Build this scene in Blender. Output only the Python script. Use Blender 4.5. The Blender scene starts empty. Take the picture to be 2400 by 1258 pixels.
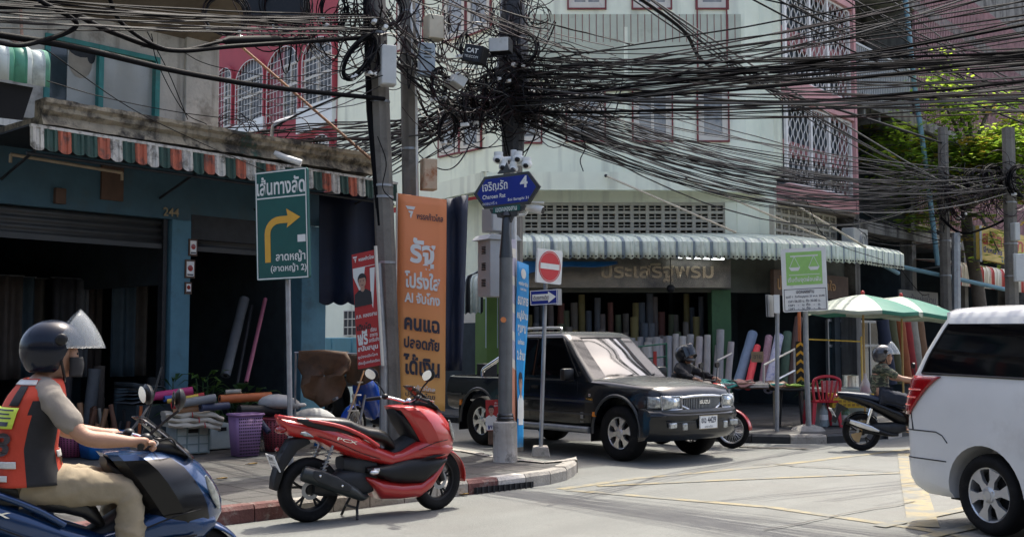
import bpy, bmesh, math, random
from mathutils import Vector as V, Matrix, Euler
from math import sin, cos, pi, radians as R, atan2, sqrt
random.seed(11)
S = bpy.context.scene
COL = S.collection
# ---------------------------------------------------------------- camera
FPX, CX, CY, EYE = 2600.0, 1200.0, 629.0, 1.6
PITCH = math.atan(171.0 / FPX)
cd = bpy.data.cameras.new('camera')
cam = bpy.data.objects.new('camera', cd)
COL.objects.link(cam)
cd.sensor_width = 36.0
cd.lens = 36.0 * FPX / 2400.0
cd.clip_start, cd.clip_end = 0.1, 2000
cam.location = (0, 0, EYE)
cam.rotation_euler = (pi / 2 + PITCH, 0, 0)
S.camera = cam
# ---------------------------------------------------------------- sky, sun, exposure
SUN = V((sin(R(22)) * cos(R(63)), cos(R(22)) * cos(R(63)), sin(R(63))))          # direction towards the sun
EL = math.asin(SUN.z); AZ = atan2(SUN.x, SUN.y)
w = bpy.data.worlds.new('World'); S.world = w; w.use_nodes = True
nt = w.node_tree; bg = nt.nodes['Background']
sk = nt.nodes.new('ShaderNodeTexSky'); sk.sky_type = 'NISHITA'; sk.sun_disc = False
sk.sun_elevation = EL; sk.sun_rotation = AZ; sk.dust_density = 5.0; sk.air_density = 0.8; sk.ozone_density = 0.6
nt.links.new(sk.outputs[0], bg.inputs[0]); bg.inputs[1].default_value = 0.15
ld = bpy.data.lights.new('sun', 'SUN'); ld.energy = 2.2; ld.angle = R(0.5); ld.color = (1, 0.965, 0.86)
sun = bpy.data.objects.new('sun', ld); COL.objects.link(sun)
sun.rotation_euler = (-SUN).to_track_quat('-Z', 'Y').to_euler()
vs = S.view_settings
vs.view_transform = 'Standard'; vs.look = 'None'; vs.gamma = 1; vs.use_curve_mapping = False; vs.exposure = 1.35
S.cycles.max_bounces = 8; S.cycles.transparent_max_bounces = 16
# ---------------------------------------------------------------- pixel (2400 x 1258) to world
def ray(px, py):
    cx, cy = (px - CX) / FPX, (CY - py) / FPX
    return V((cx, cos(PITCH) - cy * sin(PITCH), sin(PITCH) + cy * cos(PITCH)))
def P(px, py, Y):
    d = ray(px, py); return V((0, 0, EYE)) + d * (Y / d.y)
def G(px, py, z=0.0):
    d = ray(px, py); return V((0, 0, EYE)) + d * ((z - EYE) / d.z)
class Frame:                                       # a vertical facade: x along, y into the building, z up
    def __init__(s, o, d):
        s.o = V((o[0], o[1], 0)); s.d = V((d[0], d[1], 0)).normalized(); s.n = V((-s.d.y, s.d.x, 0))
        s.rz = atan2(s.d.y, s.d.x)
    def px(s, px, py, off=0.0):
        d = ray(px, py); c = V((0, 0, EYE)); q = s.o + s.n * off - c
        t = q.dot(s.n) / d.dot(s.n); p = c + d * t
        return (p - s.o).dot(s.d), p.z
    def X(s, px, off=0.0): return s.px(px, 629, off)[0]
    def W(s, x, y, z): return s.o + s.d * x + s.n * y + V((0, 0, z))
U = (0.646, 0.763)                                 # the main street runs away to the right
# ---------------------------------------------------------------- mesh builder
class MB:
    def __init__(s, M=None): s.v, s.f, s.m, s.M, s.txt = [], [], [], M or Matrix(), []
    def add(s, vs, fs, mi=0, M=None):
        k = len(s.v); T = s.M @ M if M else s.M
        s.v += [T @ V(p) for p in vs]; s.f += [tuple(i + k for i in f) for f in fs]
        s.m += ([mi] * len(fs) if isinstance(mi, int) else list(mi)); return s
    def box(s, c, d, mi=0, M=None, rz=0):
        x, y, z = d[0] / 2, d[1] / 2, d[2] / 2
        vs = [V((a * x, b * y, e * z)) for e in (-1, 1) for a, b in ((-1, -1), (1, -1), (1, 1), (-1, 1))]
        if rz: q = Matrix.Rotation(rz, 3, 'Z'); vs = [q @ p for p in vs]
        return s.add([p + V(c) for p in vs], [(3, 2, 1, 0), (4, 5, 6, 7), (0, 1, 5, 4), (1, 2, 6, 5), (2, 3, 7, 6), (3, 0, 4, 7)], mi, M)
    def bb(s, x0, x1, y0, y1, z0, z1, mi=0, M=None):
        return s.box(((x0 + x1) / 2, (y0 + y1) / 2, (z0 + z1) / 2), (abs(x1 - x0), abs(y1 - y0), abs(z1 - z0)), mi, M)
    def rings(s, rg, mi=0, cap=True, closed=True, loop=False, M=None):
        n = len(rg[0]); vs = [p for r in rg for p in r]; fs = []; ms = []
        m = n if closed else n - 1
        for i in range(len(rg) if loop else len(rg) - 1):
            j = (i + 1) % len(rg)
            for k in range(m):
                l = (k + 1) % n; fs.append((i * n + k, i * n + l, j * n + l, j * n + k))
                ms.append(mi(i, k) if callable(mi) else mi)
        if cap and closed and not loop:
            fs += [tuple(range(n))[::-1], tuple((len(rg) - 1) * n + k for k in range(n))]
            ms += [mi(0, 0) if callable(mi) else mi, mi(len(rg) - 2, 0) if callable(mi) else mi]
        return s.add(vs, fs, ms, M)
    def tube(s, pts, r, n=6, mi=0, closed=False, cap=True, M=None):
        pts = [V(p) for p in pts]; N = len(pts); rg = []
        up = None
        for i, p in enumerate(pts):
            a = pts[(i - 1) % N] if closed or i else p; b = pts[(i + 1) % N] if closed or i < N - 1 else p
            t = (b - a)
            t = t.normalized() if t.length > 1e-9 else V((0, 0, 1))
            if up is None: up = V((0, 0, 1)) if abs(t.z) < 0.9 else V((1, 0, 0))
            x = t.cross(up)
            x = x.normalized() if x.length > 1e-6 else t.orthogonal().normalized()
            y = x.cross(t).normalized(); up = y
            q = r[i] if isinstance(r, (list, tuple)) else r
            rg.append([p + (x * cos(2 * pi * k / n) + y * sin(2 * pi * k / n)) * q for k in range(n)])
        return s.rings(rg, mi, cap=cap, loop=closed, M=M)
    def cyl(s, a, b, r, r2=None, n=14, mi=0, M=None): return s.tube([a, b], [r, r if r2 is None else r2], n, mi, M=M)
    def prism(s, poly, a, b, ax='y', mi=0, M=None):
        def q(p, t):
            return (p[0], t, p[1]) if ax == 'y' else ((t, p[0], p[1]) if ax == 'x' else (p[0], p[1], t))
        n = len(poly); vs = [q(p, a) for p in poly] + [q(p, b) for p in poly]
        return s.add(vs, [tuple(range(n)), tuple(range(2 * n - 1, n - 1, -1))] + [(i, (i + 1) % n, n + (i + 1) % n, n + i) for i in range(n)], mi, M)
    def lathe(s, prof, n=20, mi=0, M=None, cap=True):
        return s.rings([[V((r * cos(2 * pi * k / n), r * sin(2 * pi * k / n), z)) for k in range(n)] for r, z in prof], mi, cap, M=M)
    def ell(s, c, r, nu=14, nv=9, mi=0, M=None):
        c = V(c); rg = []
        for i in range(nv):
            a = pi * (i + 0.02) / (nv - 1 + 0.04); rg.append([c + V((r[0] * sin(a) * cos(2 * pi * k / nu), r[1] * sin(a) * sin(2 * pi * k / nu), -r[2] * cos(a))) for k in range(nu)])
        return s.rings(rg, mi, M=M)
    def grid(s, fn, nu, nv, mi=0, M=None):
        vs = [fn(i / nu, j / nv) for i in range(nu + 1) for j in range(nv + 1)]; fs = []; ms = []
        for i in range(nu):
            for j in range(nv):
                a = i * (nv + 1) + j; fs.append((a, a + 1, a + nv + 2, a + nv + 1)); ms.append(mi(i, j) if callable(mi) else mi)
        return s.add(vs, fs, ms, M)
    def sup(s, secs, mi=0, n=20, M=None, cap=True):
        """loft of superellipse sections across x: (x, z centre, half height, half width, exponent)"""
        rg = []
        for x, zc, hz, hy, e in secs:
            r = []
            for k in range(n):
                a = 2 * pi * (k + 0.5) / n; c_, s_ = cos(a), sin(a)
                r.append(V((x, hy * math.copysign(abs(c_) ** (2 / e), c_), zc + hz * math.copysign(abs(s_) ** (2 / e), s_))))
            rg.append(r)
        return s.rings(rg, mi, cap=cap, M=M)
    def text(s, body, c, w=None, h=None, right=(1, 0, 0), up=(0, 0, 1), thick=0.0, off=0.0, mi=0, fit=True):
        """letters as flat faces; c is the centre of the block, w / h the box it is fitted to"""
        vs, fs = glyphs(body, off)
        x0 = min(p[0] for p in vs); x1 = max(p[0] for p in vs); y0 = min(p[1] for p in vs); y1 = max(p[1] for p in vs)
        sx = w / (x1 - x0) if w else None; sy = h / (y1 - y0) if h else None
        if sx is None: sx = sy
        if sy is None: sy = sx
        r_, u_ = V(right), V(up); s.txt.append((len(s.v), len(s.f)))
        return s.add([V(c) + r_ * ((p[0] - (x0 + x1) / 2) * sx) + u_ * ((p[1] - (y0 + y1) / 2) * sy) for p in vs], fs, mi)
    def make(s, name, mats, parent=None, smooth=None, bevel=0, seg=2, solid=0, subd=0, loc=None, rz=0):
        if 'lettering' in name and s.txt and (len(s.txt) > 1 or s.txt[0][1]):      # each line of writing is a part of its own
            cuts = ([(0, 0)] if s.txt[0][1] else []) + s.txt; s.txt = []; o = None
            for (v0, f0), (v1, f1) in zip(cuts, cuts[1:] + [(len(s.v), len(s.f))]):
                q = MB(); q.v, q.m = s.v[v0:v1], s.m[f0:f1]; q.f = [tuple(i - v0 for i in f) for f in s.f[f0:f1]]
                o = q.make(name, mats, parent, smooth, bevel, seg, solid, subd, loc, rz)
            return o
        me = bpy.data.meshes.new(name); me.from_pydata([tuple(p) for p in s.v], [], s.f)
        mats = mats if isinstance(mats, (list, tuple)) else [mats]
        for q in mats: me.materials.append(q)
        me.polygons.foreach_set('material_index', s.m)
        bm = bmesh.new(); bm.from_mesh(me); bmesh.ops.recalc_face_normals(bm, faces=bm.faces[:])
        if bevel:
            ed = [e for e in bm.edges if len(e.link_faces) == 2 and e.calc_face_angle(0) > R(28)]
            bmesh.ops.bevel(bm, geom=ed, offset=bevel, offset_type='OFFSET', segments=seg, profile=0.5, affect='EDGES', clamp_overlap=True)
        bm.to_mesh(me); bm.free(); me.update()
        if smooth:
            me.shade_smooth(); me.set_sharp_from_angle(angle=R(smooth))
        o = bpy.data.objects.new(name, me); COL.objects.link(o)
        if loc is not None: o.location = loc
        if rz: o.rotation_euler.z = rz
        if solid: q = o.modifiers.new('solid', 'SOLIDIFY'); q.thickness = solid; q.offset = 0
        if subd: q = o.modifiers.new('sub', 'SUBSURF'); q.levels = q.render_levels = subd
        if parent: o.parent = parent
        return o
_gl = {}
def glyphs(body, off):
    k = (body, off)
    if k not in _gl:
        cu = bpy.data.curves.new('t', 'FONT'); cu.body = body; cu.offset = off; cu.resolution_u = 3; cu.align_x = 'CENTER'; cu.space_line = 1.0
        o = bpy.data.objects.new('t', cu); COL.objects.link(o)
        me = bpy.data.meshes.new_from_object(o.evaluated_get(bpy.context.evaluated_depsgraph_get()))
        _gl[k] = ([tuple(p.co) for p in me.vertices], [tuple(p.vertices) for p in me.polygons])
        bpy.data.objects.remove(o); bpy.data.curves.remove(cu); bpy.data.meshes.remove(me)
    return _gl[k]
def tag(o, label=None, cat=None, group=None, kind=None):
    if label: o['label'] = label
    if cat: o['category'] = cat
    if group: o['group'] = group
    if kind: o['kind'] = kind
    return o
def thing(name, label, cat, loc=(0, 0, 0), rz=0, group=None, rot=None):
    o = bpy.data.objects.new(name, None); COL.objects.link(o); o.empty_display_size = 0.2
    o.location = loc; o.rotation_euler = rot or (0, 0, rz)
    return tag(o, label, cat, group)
def fthing(fr, name, label, cat, group=None): return thing(name, label, cat, fr.o, fr.rz, group)
def dup(root, loc, rz=None, label=None, rot=None):
    r = root.copy(); COL.objects.link(r); r.location = loc
    if rz is not None: r.rotation_euler = (0, 0, rz)
    if rot is not None: r.rotation_euler = rot
    if label: r['label'] = label
    def kids(a, b):
        for ch in list(a.children):
            c = ch.copy(); COL.objects.link(c); c.parent = b; kids(ch, c)
    kids(root, r); return r
def spline(pts, k=6):
    pts = [V(p) for p in pts]; out = []
    q = [pts[0] * 2 - pts[1]] + pts + [pts[-1] * 2 - pts[-2]]
    for i in range(1, len(q) - 2):
        a, b, c, d = q[i - 1], q[i], q[i + 1], q[i + 2]
        for j in range(k):
            t = j / k; out.append(0.5 * ((2 * b) + (c - a) * t + (2 * a - 5 * b + 4 * c - d) * t * t + (3 * b - a - 3 * c + d) * t ** 3))
    return out + [pts[-1]]
def arc(cx, cy, r, a0, a1, n): return [(cx + r * cos(R(a0 + (a1 - a0) * i / n)), cy + r * sin(R(a0 + (a1 - a0) * i / n))) for i in range(n + 1)]
# ---------------------------------------------------------------- materials
def mat(name, col, rough=0.6, var=0.12, scale=6.0, metal=0.0, bump=0.0, bscale=None, dirt=None, coat=0.0, spec=0.5, streak=None, trans=0.0, detail=6.0, rvar=0.0):
    m = bpy.data.materials.new(name); m.use_nodes = True; n = m.node_tree.nodes; L = m.node_tree.links
    b = n['Principled BSDF']; b.inputs['Roughness'].default_value = rough; b.inputs['Metallic'].default_value = metal
    b.inputs['Coat Weight'].default_value = coat; b.inputs['Coat Roughness'].default_value = 0.05; b.inputs['Specular IOR Level'].default_value = spec
    c = (col[0], col[1], col[2], 1)
    tc = n.new('ShaderNodeTexCoord')
    nz = n.new('ShaderNodeTexNoise'); nz.inputs['Scale'].default_value = scale; nz.inputs['Detail'].default_value = detail; nz.inputs['Roughness'].default_value = 0.6
    L.new(tc.outputs['Object'], nz.inputs['Vector'])
    rp = n.new('ShaderNodeValToRGB'); e = rp.color_ramp.elements; e[0].position, e[1].position = 0.3, 0.7
    e[0].color = (c[0] * (1 - var), c[1] * (1 - var), c[2] * (1 - var), 1); e[1].color = (min(1, c[0] * (1 + var)), min(1, c[1] * (1 + var)), min(1, c[2] * (1 + var)), 1)
    L.new(nz.outputs['Fac'], rp.inputs[0]); out = rp.outputs[0]
    def blend(out, fac, colr):
        x = n.new('ShaderNodeMix'); x.data_type = 'RGBA'; L.new(fac, x.inputs['Factor']); L.new(out, x.inputs[6]); x.inputs[7].default_value = (*colr, 1); return x.outputs[2]
    for q in (dirt if isinstance(dirt, list) else [dirt] if dirt else []):       # (colour, amount, scale, threshold)
        z = n.new('ShaderNodeTexNoise'); z.inputs['Scale'].default_value = q[2]; z.inputs['Detail'].default_value = 9; z.inputs['Roughness'].default_value = 0.68
        L.new(tc.outputs['Object'], z.inputs['Vector'])
        r2 = n.new('ShaderNodeValToRGB'); r2.color_ramp.elements[0].position = q[3]; r2.color_ramp.elements[1].position = q[3] + 0.14
        r2.color_ramp.elements[1].color = (q[1],) * 3 + (1,)
        L.new(z.outputs['Fac'], r2.inputs[0]); out = blend(out, r2.outputs[0], q[0])
    if streak:                                                                   # vertical rain streaks: (colour, amount, scale, threshold)
        mp = n.new('ShaderNodeMapping'); mp.inputs['Scale'].default_value = (1, 1, 0.07); L.new(tc.outputs['Object'], mp.inputs[0])
        z = n.new('ShaderNodeTexNoise'); z.inputs['Scale'].default_value = streak[2]; z.inputs['Detail'].default_value = 8; L.new(mp.outputs[0], z.inputs['Vector'])
        r2 = n.new('ShaderNodeValToRGB'); r2.color_ramp.elements[0].position = streak[3]; r2.color_ramp.elements[1].position = streak[3] + 0.2
        r2.color_ramp.elements[1].color = (streak[1],) * 3 + (1,)
        L.new(z.outputs['Fac'], r2.inputs[0]); out = blend(out, r2.outputs[0], streak[0])
    L.new(out, b.inputs['Base Color'])
    if rvar:
        mr = n.new('ShaderNodeMapRange'); mr.inputs[3].default_value = max(0, rough - rvar); mr.inputs[4].default_value = min(1, rough + rvar); L.new(nz.outputs['Fac'], mr.inputs[0]); L.new(mr.outputs[0], b.inputs['Roughness'])
    if bump:
        z = n.new('ShaderNodeTexNoise'); z.inputs['Scale'].default_value = bscale or scale * 4; z.inputs['Detail'].default_value = 5; L.new(tc.outputs['Object'], z.inputs['Vector'])
        bp = n.new('ShaderNodeBump'); bp.inputs['Strength'].default_value = bump; bp.inputs['Distance'].default_value = 0.02; L.new(z.outputs['Fac'], bp.inputs['Height']); L.new(bp.outputs[0], b.inputs['Normal'])
    if trans:
        t = n.new('ShaderNodeBsdfTranslucent'); L.new(out, t.inputs[0]); mx = n.new('ShaderNodeMixShader'); mx.inputs[0].default_value = trans
        L.new(b.outputs[0], mx.inputs[1]); L.new(t.outputs[0], mx.inputs[2]); L.new(mx.outputs[0], n['Material Output'].inputs[0])
    return m
def glass(name, col, rough=0.02, alpha=0.35):
    m = bpy.data.materials.new(name); m.use_nodes = True; n = m.node_tree.nodes; L = m.node_tree.links
    b = n['Principled BSDF']; b.inputs['Base Color'].default_value = (*col, 1); b.inputs['Roughness'].default_value = rough; b.inputs['Specular IOR Level'].default_value = 0.8
    t = n.new('ShaderNodeBsdfTransparent'); mx = n.new('ShaderNodeMixShader'); mx.inputs[0].default_value = alpha
    L.new(t.outputs[0], mx.inputs[1]); L.new(b.outputs[0], mx.inputs[2]); L.new(mx.outputs[0], n['Material Output'].inputs[0]); return m
def lamp_mat(name, col, k):
    m = bpy.data.materials.new(name); m.use_nodes = True; b = m.node_tree.nodes['Principled BSDF']
    b.inputs['Emission Color'].default_value = (*col, 1); b.inputs['Emission Strength'].default_value = k; b.inputs['Base Color'].default_value = (*col, 1); return m
GR = (0.03, 0.028, 0.025)
m_white = mat('white_paint', (0.72, 0.73, 0.70), 0.5, 0.06, 3, dirt=((0.4, 0.38, 0.33), 0.4, 2.5, 0.6))
m_black = mat('black_plastic', (0.006, 0.006, 0.007), 0.42, 0.3, 10, spec=.35)
m_rubber = mat('rubber', (0.006, 0.006, 0.0065), 0.75, 0.35, 9, bump=0.2, bscale=60, spec=.2, dirt=((0.06, 0.055, 0.048), 0.3, 5, 0.55))
m_steel = mat('grey_steel', (0.30, 0.31, 0.32), 0.42, 0.18, 7, metal=0.7, dirt=((0.12, 0.1, 0.08), 0.6, 4, 0.58), bump=0.1)
m_alloy = mat('alloy', (0.62, 0.63, 0.64), 0.28, 0.08, 5, metal=0.9, dirt=((0.2, 0.18, 0.15), 0.5, 9, 0.55))
m_chrome = mat('chrome', (0.8, 0.8, 0.8), 0.08, 0.03, 5, metal=1.0)
m_cable = mat('cable_black', (0.004, 0.004, 0.005), 0.62, 0.3, 3, spec=0.08)
m_darkgrey = mat('dark_grey', (0.022, 0.024, 0.027), 0.5, 0.3, 8, spec=.3)
m_concrete = mat('pole_concrete', (0.165, 0.152, 0.13), 0.85, 0.25, 4, bump=0.5, bscale=22, dirt=[((0.05, 0.046, 0.04), 0.75, 2.0, 0.52)], streak=((0.07, 0.06, 0.05), 0.6, 6, 0.5))
m_hole = mat('deep_black', (0.008, 0.008, 0.009), 0.9, 0.2, 5)
m_red = mat('red_gloss', (0.40, 0.018, 0.016), 0.28, 0.06, 4, coat=0.7)
m_skin = mat('skin', (0.35, 0.19, 0.12), 0.55, 0.10, 14, bump=0.08, bscale=90)
m_pole2 = None
m_amber = mat('amber_lens', (0.7, 0.22, 0.03), 0.2, 0.05, 5, coat=0.5)
m_lens = mat('clear_lens', (0.34, 0.36, 0.36), 0.12, 0.5, 28, coat=0.8, metal=0.5)
m_redlens = mat('red_lens', (0.26, 0.006, 0.008), 0.12, 0.25, 30, coat=0.8)
m_plate = mat('plate_white', (0.74, 0.74, 0.71), 0.45, 0.06, 8, dirt=((0.35, 0.32, 0.28), 0.4, 9, 0.58))
m_ink = mat('ink_dark', (0.03, 0.032, 0.05), 0.6, 0.1, 5)
# ================================================================ GROUND
m_road = mat('road_concrete', (0.150, 0.155, 0.142), 0.8, 0.12, 0.9, bump=0.25, bscale=70, dirt=[((0.125, 0.12, 0.108), 0.6, 0.35, 0.5), ((0.085, 0.082, 0.075), 0.6, 1.3, 0.6), ((0.2, 0.2, 0.18), 0.6, 0.8, 0.62), ((0.08, 0.078, 0.072), 0.65, 45, 0.53), ((0.22, 0.22, 0.2), 0.6, 60, 0.6), ((0.035, 0.034, 0.032), 0.75, 2.6, 0.66)], detail=10)
def tyre_tracks(m, rz):
    n = m.node_tree.nodes; l = m.node_tree.links; b = n['Principled BSDF']; tc = n.new('ShaderNodeTexCoord'); mp = n.new('ShaderNodeMapping'); mp.inputs['Rotation'].default_value = (0, 0, -rz); l.new(tc.outputs['Object'], mp.inputs[0])
    m2 = n.new('ShaderNodeMapping'); m2.inputs['Scale'].default_value = (.06, 1.5, 1); l.new(mp.outputs[0], m2.inputs[0]); z = n.new('ShaderNodeTexNoise'); z.inputs['Scale'].default_value = 1.6; z.inputs['Detail'].default_value = 8; l.new(m2.outputs[0], z.inputs[0])
    r = n.new('ShaderNodeMapRange'); r.inputs[1].default_value = .46; r.inputs[2].default_value = .72; r.inputs[4].default_value = .3; l.new(z.outputs['Fac'], r.inputs[0]); x = n.new('ShaderNodeMix'); x.data_type = 'RGBA'; o = b.inputs['Base Color'].links[0].from_socket
    l.new(r.outputs[0], x.inputs[0]); l.new(o, x.inputs[6]); x.inputs[7].default_value = (.07, .068, .062, 1); l.new(x.outputs[2], b.inputs['Base Color'])
tyre_tracks(m_road, atan2(U[1], U[0]))
m_yellow = mat('road_yellow', (0.25, 0.21, 0.12), 0.8, 0.12, 9, dirt=[((0.155, 0.158, 0.142), 0.95, 3, 0.44), ((0.13, 0.125, 0.11), .8, 14, .56)])
m_crack = mat('crack_dark', (0.10, 0.09, 0.075), 0.9, 0.3, 9)
def brick_mat(name, a, b, mortar, sx, sy, rz, ms=0.02):
    m = mat(name, a, 0.8, 0.15, 3, dirt=[((0.05, 0.048, 0.043), 0.7, 1.5, 0.52), ((0.22, 0.205, 0.18), 0.4, 6, 0.6)], bump=0.3, bscale=40)
    n = m.node_tree.nodes; L = m.node_tree.links; bs = n['Principled BSDF']
    tc = n.new('ShaderNodeTexCoord'); mp = n.new('ShaderNodeMapping'); mp.inputs['Rotation'].default_value = (0, 0, rz)
    br = n.new('ShaderNodeTexBrick'); br.inputs['Color1'].default_value = (1, 1, 1, 1); br.inputs['Color2'].default_value = (*b, 1); br.inputs['Mortar'].default_value = (*mortar, 1)
    br.inputs['Scale'].default_value = 1.0; br.inputs['Brick Width'].default_value = sx; br.inputs['Row Height'].default_value = sy; br.inputs['Mortar Size'].default_value = ms; br.offset = 0.0
    L.new(tc.outputs['Object'], mp.inputs[0]); L.new(mp.outputs[0], br.inputs['Vector'])
    old = bs.inputs['Base Color'].links[0].from_socket; x = n.new('ShaderNodeMix'); x.data_type = 'RGBA'; x.blend_type = 'MULTIPLY'; x.inputs[0].default_value = 1
    L.new(old, x.inputs[6]); L.new(br.outputs['Color'], x.inputs[7]); L.new(x.outputs[2], bs.inputs['Base Color']); return m
m_pave = brick_mat('paving_slabs_shaded', (0.09, 0.09, 0.083), (0.75, 0.66, 0.64), (0.35, 0.33, 0.3), 0.5, 0.5, R(-42))  # slab colour lowered evenly to stand in for shade on the left pavement
m_pave2 = brick_mat('far_paving', (0.10, 0.097, 0.093), (0.8, 0.75, 0.72), (0.4, 0.4, 0.4), 0.5, 0.5, R(-50))
m_kerb = mat('kerb_concrete', (0.33, 0.305, 0.265), 0.85, 0.2, 5, bump=0.5, bscale=40, dirt=[((0.07, 0.06, 0.05), 0.75, 6, 0.55)])
m_kred = mat('kerb_red', (0.13, 0.05, 0.043), 0.8, 0.2, 6, bump=0.4, bscale=40, dirt=[((0.25, 0.22, 0.19), 0.85, 7, 0.52)])
m_kwhite = mat('kerb_white', (0.52, 0.49, 0.44), 0.8, 0.12, 6, bump=0.4, bscale=40, dirt=[((0.17, 0.15, 0.13), 0.8, 6, 0.52)])
b = MB(); b.add([(-250, -60, 0), (250, -60, 0), (250, 300, 0), (-250, 300, 0)], [(0, 1, 2, 3)]); tag(b.make('road', m_road), kind='structure')
def pavement(name, path, h, m_top, kmats, kpat, back):
    """kerb stones along a ground path with a slab of paving behind them"""
    p2 = [V((p[0], p[1], 0)) for p in path]; n = len(p2); nor = []
    for i in range(n):
        t = (p2[min(i + 1, n - 1)] - p2[max(i - 1, 0)]).normalized(); nor.append(V((-t.y, t.x, 0)))
    b = MB(); kw = 0.16
    for i in range(n - 1):
        a, c, na, nc = p2[i], p2[i + 1], nor[i], nor[i + 1]; j = random.uniform(-0.006, 0.006); z = V((0, 0, 1)); e = (c - a).normalized() * 0.006
        lo = [a + e, c - e, c - e + nc * kw, a + e + na * kw]
        hi = [a + e + na * 0.025, c - e + nc * 0.025, c - e + nc * kw, a + e + na * kw]
        b.add([q - z * 0.02 for q in lo] + [lo[0] + z * (h - .035 + j), lo[1] + z * (h - .035 + j), lo[2] + z * (h + j), lo[3] + z * (h + j), hi[0] + z * (h + j), hi[1] + z * (h + j)],
              [(0, 1, 5, 4), (4, 5, 9, 8), (8, 9, 6, 7), (1, 2, 6, 9, 5), (3, 0, 4, 8, 7)], kpat(i))
    tag(b.make('kerb', kmats), kind='structure')
    b = MB(); poly = [p2[i] + nor[i] * (kw - 0.02) for i in range(n)] + [V(q) for q in back]
    b.add([p + V((0, 0, h - 0.012)) for p in poly], [tuple(range(len(poly)))]); tag(b.make('pavement', m_top), kind='structure')
def resamp(pts, step):
    out = [V(pts[0])]; acc = 0
    for a, c in zip(pts, pts[1:]):
        a, c = V(a), V(c); L_ = (c - a).length; d = step - acc
        while d <= L_: out.append(a + (c - a) * (d / L_)); d += step
        acc = L_ - (d - step)
    return out
k0 = G(530, 1230); k1 = G(1050, 1165)
kd = (k1 - k0).normalized()
kp = [k0 - kd * 14, k0 - kd * 6, k0, k1, G(1180, 1149), G(1262, 1138)] + [G(*q) for q in ((1310, 1130), (1338, 1120), (1352, 1107), (1350, 1096))] + [V((0.35, 13.6, 0)), V((-0.98, 15.6, 0)), V((-3.1, 18.6, 0)), V((-7.5, 25, 0)), V((-12, 31.5, 0))]
kp = resamp(spline(kp, 8), 0.42)
def kpat(i):
    p = kp[i]; q = (p.x * kd.x + p.y * kd.y) - (k1.x * kd.x + k1.y * kd.y)
    if p.y > 13.0: return 0
    if p.x > 0.28: return 0
    if -0.1 < q < 0.42: return 1
    if 0.42 <= q < 1.1: return 2
    return 0 if q > -2.2 else (1 if int((q + 50) / 1.05) % 2 else 0)
pavement('left', kp, 0.15, m_pave, [m_kerb, m_kred, m_kwhite], kpat, [(-20, 31.5, 0), (-25, 10, 0), (-14, -1, 0)])
# storm drain mouth in the kerb face
b = MB(); t = G(1110, 1158); e = G(1250, 1142); q = (e - t).normalized(); nn = V((q.y, -q.x, 0)) * 0.004
b.add([t + nn + V((0, 0, .004)), e + nn + V((0, 0, .004)), e + nn + V((0, 0, .07)), t + nn + V((0, 0, .07))], [(0, 1, 2, 3)])
for i in range(11): c = t.lerp(e, (i + .5) / 11) + nn * 2.5; b.box(c + V((0, 0, .037)), (0.02, 0.012, 0.07), 1, rz=atan2(q.y, q.x))
tag(b.make('drain', [m_hole, m_darkgrey]), kind='structure')
fk = [(-9.5, 33, 0), (-4.6, 26.6, 0), (-0.6, 21.4, 0), (1.6, 19.4, 0), (3.0, 18.2, 0), (3.7, 17.7, 0), (4.4, 17.55, 0), (5.3, 17.75, 0), (6.4, 18.7, 0), (8.5, 21.1, 0), (30, 46.5, 0)]
fk = resamp(spline(fk, 6), 0.6)
pavement('far', fk[::-1] and [(p.x, p.y) for p in fk], 0.14, m_pave2, [m_kerb, m_darkgrey], lambda i: 1 if i % 5 else 0, [(26, 60, 0), (-9.5, 60, 0)])
def stripe(pts, wd, mi=0, z=0.004, b=None):
    pts = [G(*p) for p in pts]
    for a, c in zip(pts, pts[1:]):
        t = (c - a).normalized(); n_ = V((-t.y, t.x, 0)) * wd / 2; up = V((0, 0, z))
        b.add([a - n_ + up, c - n_ + up, c + n_ + up, a + n_ + up], [(0, 1, 2, 3)], mi)
b = MB()
for k, (pts, wd) in enumerate([([(1312, 1146), (1480, 1122), (1800, 1092), (2150, 1050), (2300, 1032)], .13), ([(1330, 1148), (1800, 1188), (2150, 1238), (2500, 1300)], .13), ([(1400, 1139), (1700, 1125), (2120, 1108)], .11),
                ([(2126, 1062), (2140, 1130), (2165, 1235)], .26), ([(2060, 1235), (2300, 1185), (2420, 1150)], .13), ([(2160, 1262), (2330, 1225), (2480, 1190)], .13)]): stripe(pts, wd, 0, 0.004 + k * 0.0015, b)
tag(b.make('road_marking', m_yellow), kind='structure')
b = MB()
for pts, wd in [([(1765, 1090), (1820, 1089), (1880, 1094), (1960, 1098), (2110, 1108)], .035), ([(1790, 1243), (1900, 1224), (2010, 1200), (2145, 1178)], .018), ([(1720, 1047), (1800, 1050), (1890, 1053)], .12)]:
    q = [pts[0]]
    for a, c in zip(pts, pts[1:]):
        for i in range(1, 7): q.append((a[0] + (c[0] - a[0]) * i / 6, a[1] + (c[1] - a[1]) * i / 6 + random.uniform(-1.3, 1.3)))
    stripe(q, wd, 0, 0.016, b)
tag(b.make('road_crack', m_crack), kind='structure')
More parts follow.
